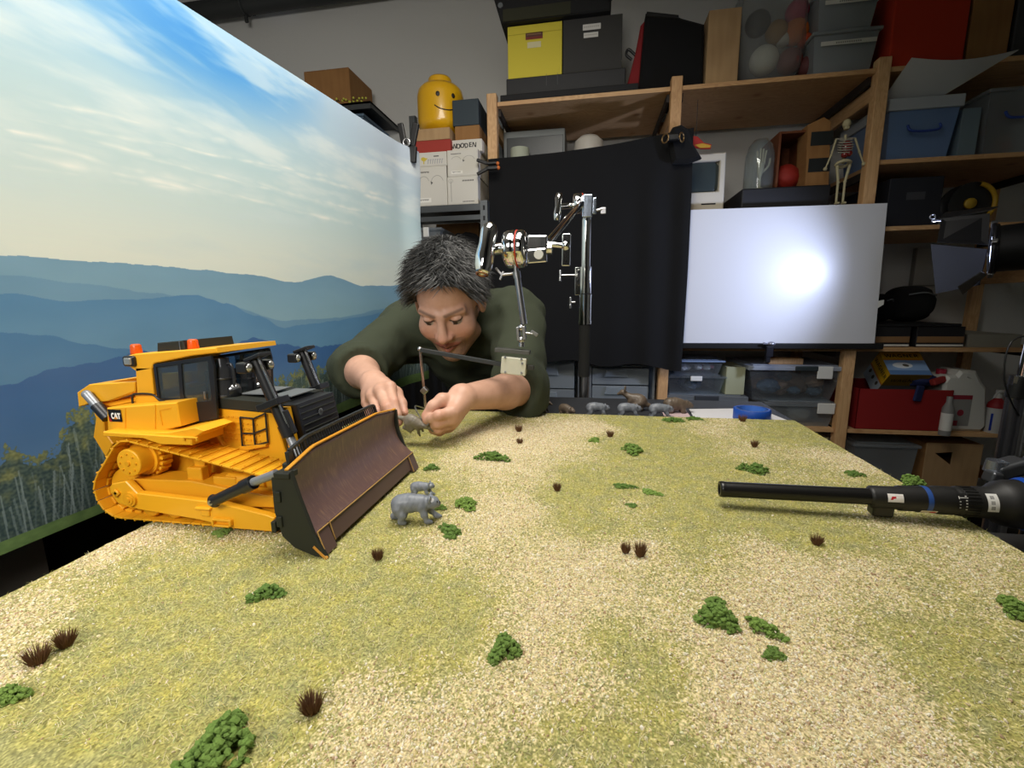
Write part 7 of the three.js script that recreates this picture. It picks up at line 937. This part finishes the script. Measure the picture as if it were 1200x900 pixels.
// ------------------------------------------------------------------ animal figures: unit space, x forward, feet at y = 0, about one unit long
function koalaShape(o = {}) {
  const st = o.step ?? 0, L = [];
  L.push(ell(-0.12, 0.40, 0, 0.33, 0.2, 0.19), ell(-0.3, 0.37, 0, 0.17, 0.19, 0.18), ell(0.14, 0.4, 0, 0.18, 0.165, 0.155));
  for (const s of [1, -1]) {
    const f = s > 0 ? st : -st;                                     // hind: knee forward, hock back; front: slanting forward
    L.push(cone(-0.32, 0.3, s * 0.1, -0.28 + f * 0.1, 0.2, s * 0.13, 0.11, 0.085), cone(-0.28 + f * 0.1, 0.2, s * 0.13, -0.37 + f * 0.2, 0.08, s * 0.13, 0.075, 0.055), cone(-0.37 + f * 0.2, 0.05, s * 0.13, -0.29 + f * 0.2, 0.035, s * 0.13, 0.05, 0.042));
    L.push(cone(0.16, 0.33, s * 0.09, 0.24 - f * 0.08, 0.19, s * 0.12, 0.085, 0.062), cone(0.24 - f * 0.08, 0.19, s * 0.12, 0.33 - f * 0.16, 0.06, s * 0.12, 0.06, 0.045), cone(0.33 - f * 0.16, 0.045, s * 0.12, 0.42 - f * 0.16, 0.035, s * 0.12, 0.044, 0.036));
  }
  const body = blend(L, 0.06), hx = 0.36, hy = o.headY ?? 0.4, head = blend([ell(hx, hy, 0, 0.135, 0.13, 0.135), ell(hx + 0.09, hy - 0.03, 0, 0.075, 0.065, 0.06), cone(0.2, 0.4, 0, 0.32, hy, 0, 0.12, 0.1)], 0.05), R = o.ear ?? 0.078;
  const ears = [1, -1].map(s => ell(hx - 0.04, hy + 0.1, s * 0.11, R * 0.55, R, R * 0.85)), cut = [1, -1].map(s => ell(hx + 0.0, hy + 0.105, s * 0.125, R * 0.5, R * 0.7, R * 0.55));
  return (x, y, z) => { let d = smin(body(x, y, z), head(x, y, z), 0.05), e = Math.min(ears[0](x, y, z), ears[1](x, y, z)); e = Math.max(e, -Math.min(cut[0](x, y, z), cut[1](x, y, z))); d = smin(d, e, 0.02); return d + 0.004 * Math.sin(x * 60 + 9 * z) * Math.sin(y * 26 + z * 20); };
}
function wallabyShape() {                                          // crouched small kangaroo: long face, upright ears, tail, folded hind legs
  const L = [ell(-0.1, 0.3, 0, 0.26, 0.2, 0.16), ell(-0.22, 0.26, 0, 0.17, 0.2, 0.17), cone(0.05, 0.36, 0, 0.24, 0.46, 0, 0.13, 0.075), cone(-0.34, 0.2, 0, -0.7, 0.06, 0.05, 0.08, 0.03)];
  for (const s of [1, -1]) L.push(cone(-0.2, 0.24, s * 0.1, -0.06, 0.17, s * 0.15, 0.11, 0.07), cone(-0.06, 0.17, s * 0.15, -0.24, 0.07, s * 0.15, 0.055, 0.042), cone(-0.24, 0.045, s * 0.15, -0.02, 0.035, s * 0.15, 0.042, 0.034), cone(0.1, 0.28, s * 0.08, 0.16, 0.14, s * 0.09, 0.05, 0.036), cone(0.16, 0.14, s * 0.09, 0.24, 0.05, s * 0.09, 0.034, 0.028));
  const b = blend(L, 0.05), h = blend([ell(0.3, 0.52, 0, 0.1, 0.085, 0.08), cone(0.33, 0.51, 0, 0.45, 0.46, 0, 0.065, 0.04)], 0.04), e = [1, -1].map(s => ell(0.25, 0.63, s * 0.07, 0.028, 0.1, 0.042));
  return (x, y, z) => { let d = smin(b(x, y, z), h(x, y, z), 0.05); d = smin(d, Math.min(e[0](x, y, z), e[1](x, y, z)), 0.02); return d + 0.003 * Math.sin(x * 70) * Math.sin(y * 40 + z * 30); };
}
function wombatShape() {                                           // heavy low body, blunt head down, small ears
  const L = [ell(-0.08, 0.3, 0, 0.33, 0.22, 0.2), ell(-0.26, 0.3, 0, 0.17, 0.19, 0.19), ell(0.16, 0.27, 0, 0.2, 0.17, 0.17)];
  for (const s of [1, -1]) L.push(cone(-0.26, 0.22, s * 0.11, -0.22, 0.12, s * 0.14, 0.1, 0.07), cone(-0.22, 0.12, s * 0.14, -0.26, 0.05, s * 0.14, 0.065, 0.05), cone(-0.26, 0.04, s * 0.14, -0.18, 0.035, s * 0.14, 0.045, 0.04), cone(0.14, 0.22, s * 0.1, 0.18, 0.12, s * 0.13, 0.08, 0.06), cone(0.18, 0.12, s * 0.13, 0.17, 0.045, s * 0.13, 0.056, 0.046), cone(0.17, 0.04, s * 0.13, 0.25, 0.034, s * 0.13, 0.044, 0.036));
  const b = blend(L, 0.07), h = blend([ell(0.36, 0.27, 0, 0.14, 0.115, 0.115), ell(0.47, 0.23, 0, 0.07, 0.065, 0.06)], 0.05), e = [1, -1].map(s => ell(0.32, 0.39, s * 0.075, 0.025, 0.05, 0.036));
  return (x, y, z) => { let d = smin(b(x, y, z), h(x, y, z), 0.06); d = smin(d, Math.min(e[0](x, y, z), e[1](x, y, z)), 0.02); return d + 0.004 * Math.sin(x * 60) * Math.sin(y * 36 + z * 30); };
}
{
  const LO = V(-0.8, -0.06, -0.34), HI = V(0.62, 0.8, 0.34);
  const skin = (base, dark, pale) => (x, y, z, o) => { const n = 0.5 + 0.5 * noise(x * 9, y * 9, z * 9), k = clamp(0.55 * n + 0.15 * noise(x * 40, y * 40, z * 40)); for (let i = 0; i < 3; i++) o[i] = mix(dark[i], base[i], k); if (pale) { const e = Math.hypot(x - 0.37, y - 0.51, Math.abs(z) - 0.12); if (e < 0.05) for (let i = 0; i < 3; i++) o[i] = mix(o[i], pale[i], 0.7); const c = Math.max(0, 1 - Math.hypot((x - 0.4) / 0.12, (y - 0.3) / 0.09)); for (let i = 0; i < 3; i++) o[i] = mix(o[i], pale[i], 0.5 * c); if (Math.hypot(x - 0.53, y - 0.4, z) < 0.045 || Math.hypot(x - 0.46, y - 0.44, Math.abs(z) - 0.07) < 0.02) for (let i = 0; i < 3; i++) o[i] = 0.02; } };
  const grey = skin([0.3, 0.32, 0.35], [0.14, 0.155, 0.18], [0.5, 0.49, 0.48]), brown = skin([0.2, 0.15, 0.1], [0.09, 0.065, 0.045]), taupe = skin([0.27, 0.24, 0.18], [0.15, 0.13, 0.1]);
  const fig = M(0xffffff, 0.5, { vertexColors: true, clearcoat: 0.1 });
  const KO = sdfMesh(koalaShape({ step: 0.5 }), LO, HI, 0.0155, grey), KJ = sdfMesh(koalaShape({ step: 0.35, ear: 0.07, headY: 0.44 }), LO, HI, 0.018, grey), KG = sdfMesh(koalaShape({ headY: 0.36 }), LO, HI, 0.024, grey), WO = sdfMesh(wombatShape(), LO, HI, 0.024, brown), WA = sdfMesh(wallabyShape(), LO, HI, 0.022, taupe), WB = sdfMesh(wallabyShape(), LO, HI, 0.024, brown);
  const put = (name, label, cat, g, p, size, turn, group, tilt) => { const o = solo(name, g, fig, label, cat, group); o.position.copy(p); o.scale.setScalar(size); o.rotation.set(0, turn, 0); if (tilt) o.rotation.set(...tilt); return o; };
  const k1 = atY(487, 612, TABLE); put('koala_figure', 'grey plastic koala figure walking on the grass before the blade', 'koala figure', KO, V(k1.x, TABLE + 0.0012, k1.z), 0.0575, 0.22);
  const k2 = atY(495, 582, TABLE); put('koala_figure', 'tiny grey plastic koala joey beside the back of the larger koala', 'koala figure', KJ, V(k2.x, TABLE + 0.0012, k2.z), 0.033, 0.12);
  const G = 'grey koala figures lined up on the bench';
  for (const [px, z, l] of [[700, -1.07, 'small grey koala figure on the bench between a brown wallaby and another grey koala'], [737, -1.072, 'small grey koala figure on the bench, middle one of three'], [774, -1.075, 'small grey koala figure on the bench beside the brown figure near the pink paper']]) { const p = atZ(px, 486, z); put('koala_figure', l, 'koala figure', KG, V(p.x, BENCH + 0.0004, z), 0.058, 0.1, G); }
  const B = (px, z, s, turn, l, g = WO, nm = 'wombat_figure', cat = 'animal figure') => { const p = atZ(px, 478, z); put(nm, l, cat, g, V(p.x, BENCH + 0.0004, z), s, turn); };
  B(637, -1.085, 0.055, -0.5, 'brown wallaby figure with raised head on the bench by the man\'s forearm', WB, 'wallaby_figure');
  B(664, -1.075, 0.052, -0.7, 'hunched brown animal figure on the bench beside the raised-head wallaby'); B(742, -1.15, 0.085, 3.0, 'long brown wallaby figure lying behind the grey koala figures', WB, 'wallaby_figure'); B(793, -1.13, 0.075, 0.1, 'stout brown wombat figure at the end of the row on the bench');
  // the one being posed, held between both hands and carried by the rig wire
  const c = atZ(483, 494, -0.752); const o = put('wallaby_figure', 'small grey-brown wallaby figure held between the man\'s fingers', 'animal figure', WA, V(c.x + 0.002, c.y - 0.015, c.z), 0.066, 0, null, [0.5, -0.2, -0.62]);
}
// ------------------------------------------------------------------ the man leaning over the table
{
  const t = thing('person', 'man in an olive green jumper bending over the table, posing a small figure', 'person');
  const Z = (x, y, z) => atZ(x, y, z);
  const J = { rS: V(-0.515, 1.085, -1.235), rE: V(-0.556, 1.0, -1.01), rW: Z(438, 449, -0.845), lS: V(-0.195, 1.11, -1.225), lE: V(-0.155, 0.957, -1.0), lW: Z(541, 466, -0.795), nk: V(-0.345, 1.105, -1.2), hipR: V(-0.46, 0.93, -1.66), hipL: V(-0.27, 0.93, -1.66), chest: V(-0.355, 1.05, -1.3), belly: V(-0.36, 0.99, -1.48), pel: V(-0.365, 0.95, -1.64) };
  const skinC = (x, y, z, o, red = 0) => { const n = noise(x * 40, y * 40, z * 40) * 0.06 + noise(x * 140, y * 140, z * 140) * 0.03; o[0] = 0.62 + n + 0.03 * red; o[1] = 0.355 + n * 0.8 - 0.05 * red; o[2] = 0.25 + n * 0.7 - 0.04 * red; };
  const geos = [];
  const addGeo = g => { geos.push(g); };
  // ---- torso and legs under the clothes
  addGeo(sdfMesh(blend([cap(J.pel, J.belly, 0.11, 0.105), cap(J.belly, J.chest, 0.105, 0.1), cap(J.rS, J.lS, 0.04), cap(J.chest, J.nk, 0.09, 0.05), cap(J.rS, J.rE, 0.045, 0.038), cap(J.lS, J.lE, 0.045, 0.038), cap(J.hipR, V(-0.47, 0.5, -1.62), 0.07, 0.05), cap(J.hipL, V(-0.26, 0.5, -1.62), 0.07, 0.05), cap(V(-0.47, 0.5, -1.62), V(-0.475, 0.1, -1.68), 0.05, 0.036), cap(V(-0.26, 0.5, -1.62), V(-0.255, 0.1, -1.68), 0.05, 0.036)], 0.04), V(-0.68, 0.02, -1.84), V(-0.04, 1.24, -0.93), 0.016, (x, y, z, o) => skinC(x, y, z, o)));
  // ---- forearms and hands
  const hand = (E, W, palm, fingers, thumb, knk) => {
    const arm = blend([cap(E, E.clone().lerp(W, 0.3), 0.036, 0.037), cap(E.clone().lerp(W, 0.3), W, 0.037, 0.0235), ...palm], 0.013);
    const F = fingers.map(f => { const l = []; for (let i = 0; i + 1 < f.p.length; i++) l.push(cap(f.p[i], f.p[i + 1], f.r[i], f.r[i + 1])); return blend(l, 0.003); }), T = []; for (let i = 0; i + 1 < thumb.p.length; i++) T.push(cap(thumb.p[i], thumb.p[i + 1], thumb.r[i], thumb.r[i + 1])); const TH = blend(T, 0.006);
    const tend = knk.map(([p, r]) => ell(p.x, p.y, p.z, r, r, r));
    const fn = (x, y, z) => { let d = arm(x, y, z); for (const k of tend) d = smin(d, k(x, y, z), 0.008); let q = 9; for (const f of F) q = smin(q, f(x, y, z), 0.001); d = smin(d, q, 0.005); return smin(d, TH(x, y, z), 0.006); };
    const all = [E, W, ...fingers.flatMap(f => f.p), ...thumb.p], lo = V(9, 9, 9), hi = V(-9, -9, -9); for (const v of all) { lo.min(v); hi.max(v); } lo.subScalar(0.05); hi.addScalar(0.05);
    const nails = [...fingers.map(f => f.p.at(-1)), thumb.p.at(-1)], kn = fingers.flatMap(f => f.p.slice(0, 2));
    addGeo(sdfMesh(fn, lo, hi, 0.003, (x, y, z, o) => { let red = 0; for (const k of kn) red = Math.max(red, 1 - Math.hypot(x - k.x, y - k.y, z - k.z) / 0.016); for (const k of nails) red = Math.max(red, 1.3 * (1 - Math.hypot(x - k.x, y - k.y, z - k.z) / 0.014)); skinC(x, y, z, o, clamp(red)); }));
  };
  const R4 = [0.0108, 0.0096, 0.0086, 0.0074];
  { // his right hand, fingers pointing down behind the blade
    const idx = [Z(457, 455, -0.79), Z(461, 471, -0.758), Z(465, 485, -0.748), Z(467.5, 495, -0.745)], mid = [Z(446, 459, -0.784), Z(453, 477, -0.748), Z(459, 489, -0.74), Z(463, 498, -0.737)], rin = [Z(436.5, 465, -0.787), Z(442, 482, -0.755), Z(448, 493, -0.748), Z(453, 501, -0.747)], pin = [Z(430, 472, -0.795), Z(433, 486, -0.77), Z(437, 495, -0.765), Z(441, 502, -0.763)], th = [Z(449, 450, -0.83), Z(464, 461, -0.812), Z(470, 473, -0.79), Z(473.5, 484, -0.775)];
    const W = J.rW; hand(J.rE, W, [cap(W, idx[0], 0.0205, 0.0118), cap(W, mid[0], 0.021, 0.0118), cap(W, rin[0], 0.02, 0.0112), cap(W, pin[0], 0.0185, 0.0108), cap(idx[0].clone().lerp(W, 0.35), pin[0].clone().lerp(W, 0.35), 0.013)], [idx, mid, rin, pin].map((p, i) => ({ p, r: R4.map(r => r * [1, 1, 0.96, 0.84][i]) })), { p: th, r: [0.016, 0.0125, 0.0105, 0.0085] }, [[idx[0].clone().add(V(0, 0.004, 0.002)), 0.0105], [mid[0].clone().add(V(0, 0.004, 0.002)), 0.0105], [rin[0].clone().add(V(0, 0.003, 0.002)), 0.0098]]);
  }
  { // his left hand pinching the figure from the other side
    const idx = [Z(531, 483, -0.75), Z(514, 486.5, -0.727), Z(506, 490.5, -0.732), Z(500, 493, -0.741)], mid = [Z(531, 490, -0.757), Z(513, 496, -0.734), Z(506.5, 498.5, -0.745), Z(503, 499, -0.756)], rin = [Z(529, 496, -0.767), Z(514, 502.5, -0.746), Z(508, 503.5, -0.76), Z(507, 502, -0.772)], pin = [Z(526, 500, -0.778), Z(515, 506, -0.763), Z(511, 505.5, -0.777), Z(511, 503, -0.786)], th = [Z(534, 469, -0.785), Z(518, 468.5, -0.76), Z(507.5, 476, -0.75), Z(499, 487, -0.745)];
    const W = J.lW; hand(J.lE, W, [cap(W, idx[0], 0.019, 0.0118), cap(W, mid[0], 0.019, 0.0118), cap(W, rin[0], 0.0185, 0.0112), cap(W, pin[0], 0.018, 0.0108), cap(W.clone().lerp(idx[0], 0.6), W.clone().lerp(pin[0], 0.7), 0.0125)], [idx, mid, rin, pin].map((p, i) => ({ p, r: R4.map(r => r * [1, 1, 0.96, 0.84][i]) })), { p: th, r: [0.0155, 0.0118, 0.01, 0.0082] }, [[idx[0].clone().add(V(0, 0.002, 0.006)), 0.0108], [mid[0].clone().add(V(0, 0, 0.005)), 0.0102]]);
  }
  // ---- head: local frame, x to his left, y up, z out of the face
  const HM = new THREE.Matrix4().makeRotationFromEuler(new THREE.Euler(33 * RAD, 3 * RAD, 2 * RAD, 'YXZ')), HC = Z(526.5, 354, -1.06); HM.setPosition(HC);
  const HI2 = HM.clone().invert(), lp = V(0, 0, 0);
  const cran = ell(0, 0.036, -0.012, 0.0745, 0.086, 0.094);
  const faceParts = blend([cran, ell(0, -0.035, 0.028, 0.0605, 0.085, 0.064), ell(0, -0.1, 0.06, 0.027, 0.022, 0.023), ell(0.043, -0.03, 0.055, 0.024, 0.026, 0.026), ell(-0.043, -0.03, 0.055, 0.024, 0.026, 0.026), cone(-0.05, -0.075, 0.015, 0.0, -0.104, 0.055, 0.018, 0.018), cone(0.05, -0.075, 0.015, 0.0, -0.104, 0.055, 0.018, 0.018)], 0.022);
  const brow = blend([cone(-0.047, 0.02, 0.066, -0.012, 0.02, 0.0835, 0.009, 0.0095), cone(0.047, 0.02, 0.066, 0.012, 0.02, 0.0835, 0.009, 0.0095)], 0.01);
  const nose = blend([cone(0, 0.016, 0.087, 0, -0.03, 0.107, 0.0075, 0.0125), ell(0.0125, -0.034, 0.096, 0.0088, 0.0085, 0.0105), ell(-0.0125, -0.034, 0.096, 0.0088, 0.0085, 0.0105)], 0.008);
  const lips = blend([cone(-0.029, -0.057, 0.078, 0, -0.0605, 0.092, 0.004, 0.0058), cone(0.029, -0.057, 0.078, 0, -0.0605, 0.092, 0.004, 0.0058), cone(-0.025, -0.062, 0.078, 0, -0.0745, 0.0895, 0.004, 0.0066), cone(0.025, -0.062, 0.078, 0, -0.0745, 0.0895, 0.004, 0.0066)], 0.004);
  const sock = [1, -1].map(s => ell(s * 0.0315, 0.001, 0.098, 0.019, 0.0135, 0.018)), eyeb = [1, -1].map(s => ell(s * 0.0315, 0.002, 0.0735, 0.0128, 0.0118, 0.0125)), lid = [1, -1].map(s => ell(s * 0.0315, 0.0045, 0.0738, 0.0142, 0.0112, 0.0132)), ear = [1, -1].map(s => ell(s * 0.0775, -0.004, -0.006, 0.011, 0.031, 0.019)), earIn = [1, -1].map(s => ell(s * 0.088, 0.0, 0.0, 0.008, 0.02, 0.011));
  const nkA = V(0, -0.05, -0.03), nkB = J.nk.clone().applyMatrix4(HI2), neck = cap(nkA, nkB, 0.053, 0.058);
  const headF = (x, y, z) => { let d = faceParts(x, y, z); d = smin(d, brow(x, y, z), 0.012); d = smax(d, -Math.min(sock[0](x, y, z), sock[1](x, y, z)), 0.009); d = smin(d, nose(x, y, z), 0.009); d = Math.min(d, Math.max(Math.min(lid[0](x, y, z), lid[1](x, y, z)), 0.001 - y)); d = Math.min(d, Math.min(eyeb[0](x, y, z), eyeb[1](x, y, z))); d = smin(d, lips(x, y, z), 0.004); let e = Math.min(ear[0](x, y, z), ear[1](x, y, z)); e = smax(e, -Math.min(earIn[0](x, y, z), earIn[1](x, y, z)), 0.003); d = smin(d, e, 0.006); return smin(d, neck(x, y, z), 0.02); };
  const headColor = (x, y, z, o) => {
    const ax = Math.abs(x), red = clamp(1.1 - Math.hypot(ax - 0.042, y + 0.035) / 0.03) * (z > 0.03 ? 0.8 : 0) + clamp(1.1 - Math.hypot(x, y + 0.032) / 0.02) * (z > 0.09 ? 0.9 : 0); skinC(x, y, z, o, clamp(red));
    const st = clamp(1.2 - Math.abs(Math.hypot(x / 0.034, (y + 0.07) / 0.034) - 1) / 0.55) * (z > 0.05 ? 1 : 0) * (y < -0.042 ? 1 : 0), jaw = clamp((-0.05 - y) / 0.03) * (z > -0.01 && z < 0.1 ? 0.5 : 0), g = clamp(Math.max(st * 0.72, jaw) * (0.75 + 0.5 * noise(x * 300, y * 300, z * 300)));
    o[0] = mix(o[0], 0.09, g * 0.85); o[1] = mix(o[1], 0.065, g * 0.85); o[2] = mix(o[2], 0.055, g * 0.85);
    if (lips(x, y, z) < 0.0012) { const q = Math.abs(y + 0.0665) < 0.0016 ? 0.35 : 1; o[0] = 0.42 * q; o[1] = 0.15 * q; o[2] = 0.12 * q; }
    const bd = Math.min(...[1, -1].map(s => cone(s * 0.013, 0.021, 0.093, s * 0.05, 0.026, 0.072, 0.0022, 0.0014)(x, y, z))); if (bd < 0.0035 && z > 0.05) { const k = clamp(1 - bd / 0.0035) * 0.62; o[0] = mix(o[0], 0.03, k); o[1] = mix(o[1], 0.024, k); o[2] = mix(o[2], 0.02, k); }
    for (const s of [1, -1]) { const e = Math.hypot(x - s * 0.0315, y - 0.002, z - 0.0735); if (e < 0.0138 && z > 0.072 && y < 0.0035) { const ir = Math.hypot(x - s * 0.0315 + 0.0015, y + 0.003); if (ir < 0.0062) { o[0] = 0.025; o[1] = 0.016; o[2] = 0.012; } else { o[0] = 0.5; o[1] = 0.46; o[2] = 0.42; } } if (Math.abs(y - 0.003) < 0.0017 && Math.abs(x - s * 0.0315) < 0.0145 && z > 0.066) { o[0] = 0.07; o[1] = 0.04; o[2] = 0.03; } if (Math.hypot(x - s * 0.011, y + 0.0405, z - 0.099) < 0.0052) { o[0] = 0.1; o[1] = 0.04; o[2] = 0.03; } }
  };
  addGeo(sdfMesh(headF, V(-0.105, -0.155, -0.2), V(0.105, 0.14, 0.135), 0.0024, headColor).applyMatrix4(HM));
  const bodyG = mergeGeometries(geos.map(g => g.toNonIndexed())); 
  const body = mesh('body', mergeVertices(bodyG, 1e-5), M(0xffffff, 0.48, { vertexColors: true, sheen: 0.15 }), t); body.userData.label = 'bare face, forearms and hands';
  // ---- hair: a cap of thick short hair plus loose strands
  const hairline = (x, y, z) => { const front = mix(0.03, 0.086, sstep(0.02, 0.075, z)) - 0.02 * sstep(0.045, 0.07, Math.abs(x)) * sstep(0.0, 0.05, z), back = mix(-0.05, 0.03, sstep(-0.06, 0.015, z)); return y - (z > 0.02 ? front : Math.min(back, 0.03)); };
  const hairN = (x, y, z) => 0.007 * noise(x * 34 + 3, y * 34, z * 20) + 0.004 * noise(x * 90, y * 90, z * 40);
  const hairBase = ell(0, 0.05, -0.012, 0.086, 0.094, 0.104);
  const hairF = (x, y, z) => smax(hairBase(x, y, z) - hairN(x, y, z), -hairline(x, y, z), 0.008);
  const hairCol = (x, y, z, o) => { const s = 0.5 + 0.5 * noise(x * 110 + 20 * z, y * 30, z * 22), k = clamp(0.15 + s * 0.65); o[0] = mix(0.014, 0.08, k * k); o[1] = mix(0.014, 0.08, k * k); o[2] = mix(0.013, 0.078, k * k); };
  const hg = [sdfMesh(hairF, V(-0.11, -0.08, -0.14), V(0.11, 0.165, 0.12), 0.004, hairCol).toNonIndexed()];
  {
    const rnd = rngOf(12), pos = [], col = []; let made = 0;
    while (made < 6500) {
      const u = rnd() * 2 - 1, a = rnd() * 6.283, s = Math.sqrt(1 - u * u), n = V(s * Math.cos(a), u, s * Math.sin(a)); const p = V(n.x * 0.084, 0.05 + n.y * 0.092, -0.012 + n.z * 0.102); if (hairline(p.x, p.y, p.z) < 0.002) continue; made++;
      const part = p.x + 0.05 * (rnd() - 0.5) > 0.018 ? 1 : -1, len = 0.02 + 0.024 * rnd(), front = sstep(-0.02, 0.06, p.z), flow = V(part * (0.35 + 0.45 * front) + 0.8 * (rnd() - 0.5) + 0.5 * noise(p.x * 30, p.y * 30, p.z * 30), -0.3 + 0.5 * (rnd() - 0.5), 0.3 + 0.4 * front + 0.5 * noise(p.x * 30 + 9, p.y * 30, p.z * 30)).normalize(), up = n.clone().multiplyScalar(0.75 + 0.5 * rnd()), w = 0.0008 + 0.0009 * rnd();
      const d0 = up.clone().addScaledVector(flow, 0.6).normalize(), d1 = n.clone().multiplyScalar(0.12).addScaledVector(flow, 1.0).add(V(0, -0.15, 0)).normalize(), pts = [p.clone().addScaledVector(n, -0.004)]; for (let k = 0; k < 4; k++) pts.push(pts[k].clone().addScaledVector(d0.clone().lerp(d1, k / 3).normalize(), len / 4));
      const g = rnd() < 0.34 ? 0.07 + 0.12 * rnd() : 0.012 + 0.03 * rnd(), sd = V().crossVectors(d0, n).normalize(), up2 = V().crossVectors(sd, d0).normalize();
      const ring = k => { const r = w * (1 - k / 4.4); return [0, 2.094, 4.189].map(q => pts[k].clone().addScaledVector(sd, Math.cos(q) * r).addScaledVector(up2, Math.sin(q) * r)); };
      let A = ring(0); for (let k = 1; k < 5; k++) { const B = ring(k); for (let i = 0; i < 3; i++) { const j = (i + 1) % 3; for (const v of [A[i], A[j], B[j], A[i], B[j], B[i]]) { pos.push(v.x, v.y, v.z); col.push(g, g * 0.99, g * 0.97); } } A = B; }
    }
    const g = new THREE.BufferGeometry(); g.setAttribute('position', new THREE.Float32BufferAttribute(pos, 3)); g.computeVertexNormals(); g.setAttribute('color', new THREE.Float32BufferAttribute(col, 3)); g.setAttribute('uv', new THREE.Float32BufferAttribute(new Float32Array(pos.length / 3 * 2), 2)); hg.push(g);
  }
  mesh('hair', mergeGeometries(hg).applyMatrix4(HM), M(0xffffff, 0.55, { vertexColors: true }), t).userData.label = 'thick tousled dark grey hair';
  // ---- jumper
  const cuffR = J.rE.clone().lerp(J.rW, 0.22), cuffL = J.lE.clone().lerp(J.lW, 0.08);
  const torso = blend([cap(J.pel, J.belly, 0.155, 0.15), cap(J.belly, J.chest, 0.15, 0.135), cap(J.rS.clone().lerp(J.lS, 0.12), J.lS.clone().lerp(J.rS, 0.12), 0.085), cap(J.chest, J.nk.clone().add(V(0, -0.02, -0.02)), 0.125, 0.085)], 0.06);
  const sl = blend([cap(J.rS, J.rE, 0.074, 0.062), cap(J.rE, cuffR, 0.06, 0.054)], 0.03), sr = blend([cap(J.lS, J.lE, 0.074, 0.06), cap(J.lE, cuffL, 0.058, 0.053)], 0.03);
  const dirR = J.rW.clone().sub(J.rE).normalize(), dirL = J.lW.clone().sub(J.lE).normalize();
  const folds = (x, y, z) => 0.0085 * Math.sin((x * 0.6 + y * 1.1 + z * 0.8) * 62 + 3 * noise(x * 11, y * 11, z * 11)) * (0.4 + noise(x * 9, y * 9, z * 9)) + 0.008 * noise(x * 22, y * 22, z * 22);
  const tor = (c, d, r, w, x, y, z) => { const px = x - c.x, py = y - c.y, pz = z - c.z, s = px * d.x + py * d.y + pz * d.z, q = Math.sqrt(Math.max(0, px * px + py * py + pz * pz - s * s)) - r; return Math.hypot(q, s) - w; };
  const jump = (x, y, z) => {
    let d = smin(torso(x, y, z), smin(sl(x, y, z), sr(x, y, z), 0.02), 0.05) - folds(x, y, z);
    const aR = (x - cuffR.x) * dirR.x + (y - cuffR.y) * dirR.y + (z - cuffR.z) * dirR.z, aL = (x - cuffL.x) * dirL.x + (y - cuffL.y) * dirL.y + (z - cuffL.z) * dirL.z;
    if (Math.hypot(x - cuffR.x, y - cuffR.y, z - cuffR.z) < 0.14) d = smax(d, aR, 0.006); if (Math.hypot(x - cuffL.x, y - cuffL.y, z - cuffL.z) < 0.14) d = smax(d, aL, 0.006);
    for (const k of [0, -0.018, -0.034]) { d = smin(d, tor(cuffR.clone().addScaledVector(dirR, k - 0.004), dirR, 0.0545 + (k ? 0.005 : 0), 0.0085, x, y, z), 0.007); d = smin(d, tor(cuffL.clone().addScaledVector(dirL, k - 0.004), dirL, 0.053 + (k ? 0.004 : 0), 0.0085, x, y, z), 0.007); }
    // neck opening
    const nd = J.nk.clone(); const nc = Math.hypot(x - nd.x, y - (nd.y + 0.03), z - (nd.z + 0.045)) - 0.062; return smax(d, -nc, 0.008);
  };
  const jm = M(0x363c2b, 0.9, { sheen: 0.3, sheenColor: 0x5a6448, sheenRoughness: 0.6, bumpMap: clothTex, bumpScale: 0.0007 });
  mesh('jumper', muv(sdfMesh(jump, V(-0.72, 0.76, -1.86), V(0.0, 1.25, -0.86), 0.0085)), jm, t).userData.label = 'olive green knitted jumper with pushed-up sleeves';
  const pants = blend([cap(J.pel.clone().add(V(0, -0.03, 0)), V(-0.365, 0.86, -1.66), 0.15, 0.15), cap(J.hipR, V(-0.47, 0.5, -1.62), 0.1, 0.075), cap(J.hipL, V(-0.26, 0.5, -1.62), 0.1, 0.075), cap(V(-0.47, 0.5, -1.62), V(-0.475, 0.07, -1.68), 0.075, 0.06), cap(V(-0.26, 0.5, -1.62), V(-0.255, 0.07, -1.68), 0.075, 0.06)], 0.03);
  mesh('trousers', sdfMesh((x, y, z) => Math.max(pants(x, y, z) - 0.4 * folds(x, y, z), y - 0.93, 0.03 - y), V(-0.62, 0.0, -1.86), V(-0.1, 0.96, -1.46), 0.014), M(0x1b1e26, 0.9), t);
  for (const x of [-0.475, -0.255]) mesh('shoe', sdfMesh(blend([cone(x, 0.045, -1.7, x, 0.04, -1.54, 0.045, 0.04), cone(x, 0.07, -1.69, x, 0.05, -1.62, 0.045, 0.045)], 0.02), V(x - 0.07, -0.001, -1.78), V(x + 0.07, 0.14, -1.47), 0.008), blackMat, t);
}
// ------------------------------------------------------------------ groups get their origin at their base; hand over
scene.updateMatrixWorld(true);
for (const o of scene.children) {
  if (!o.isGroup || o.userData.placed) continue;
  const b = new THREE.Box3().setFromObject(o), c = V((b.min.x + b.max.x) / 2, b.min.y, (b.min.z + b.max.z) / 2);
  o.position.copy(c); for (const k of o.children) k.position.sub(c);
}
for (const o of scene.children) { delete o.userData.placed; }
scene.updateMatrixWorld(true);
renderer.render(scene, camera);
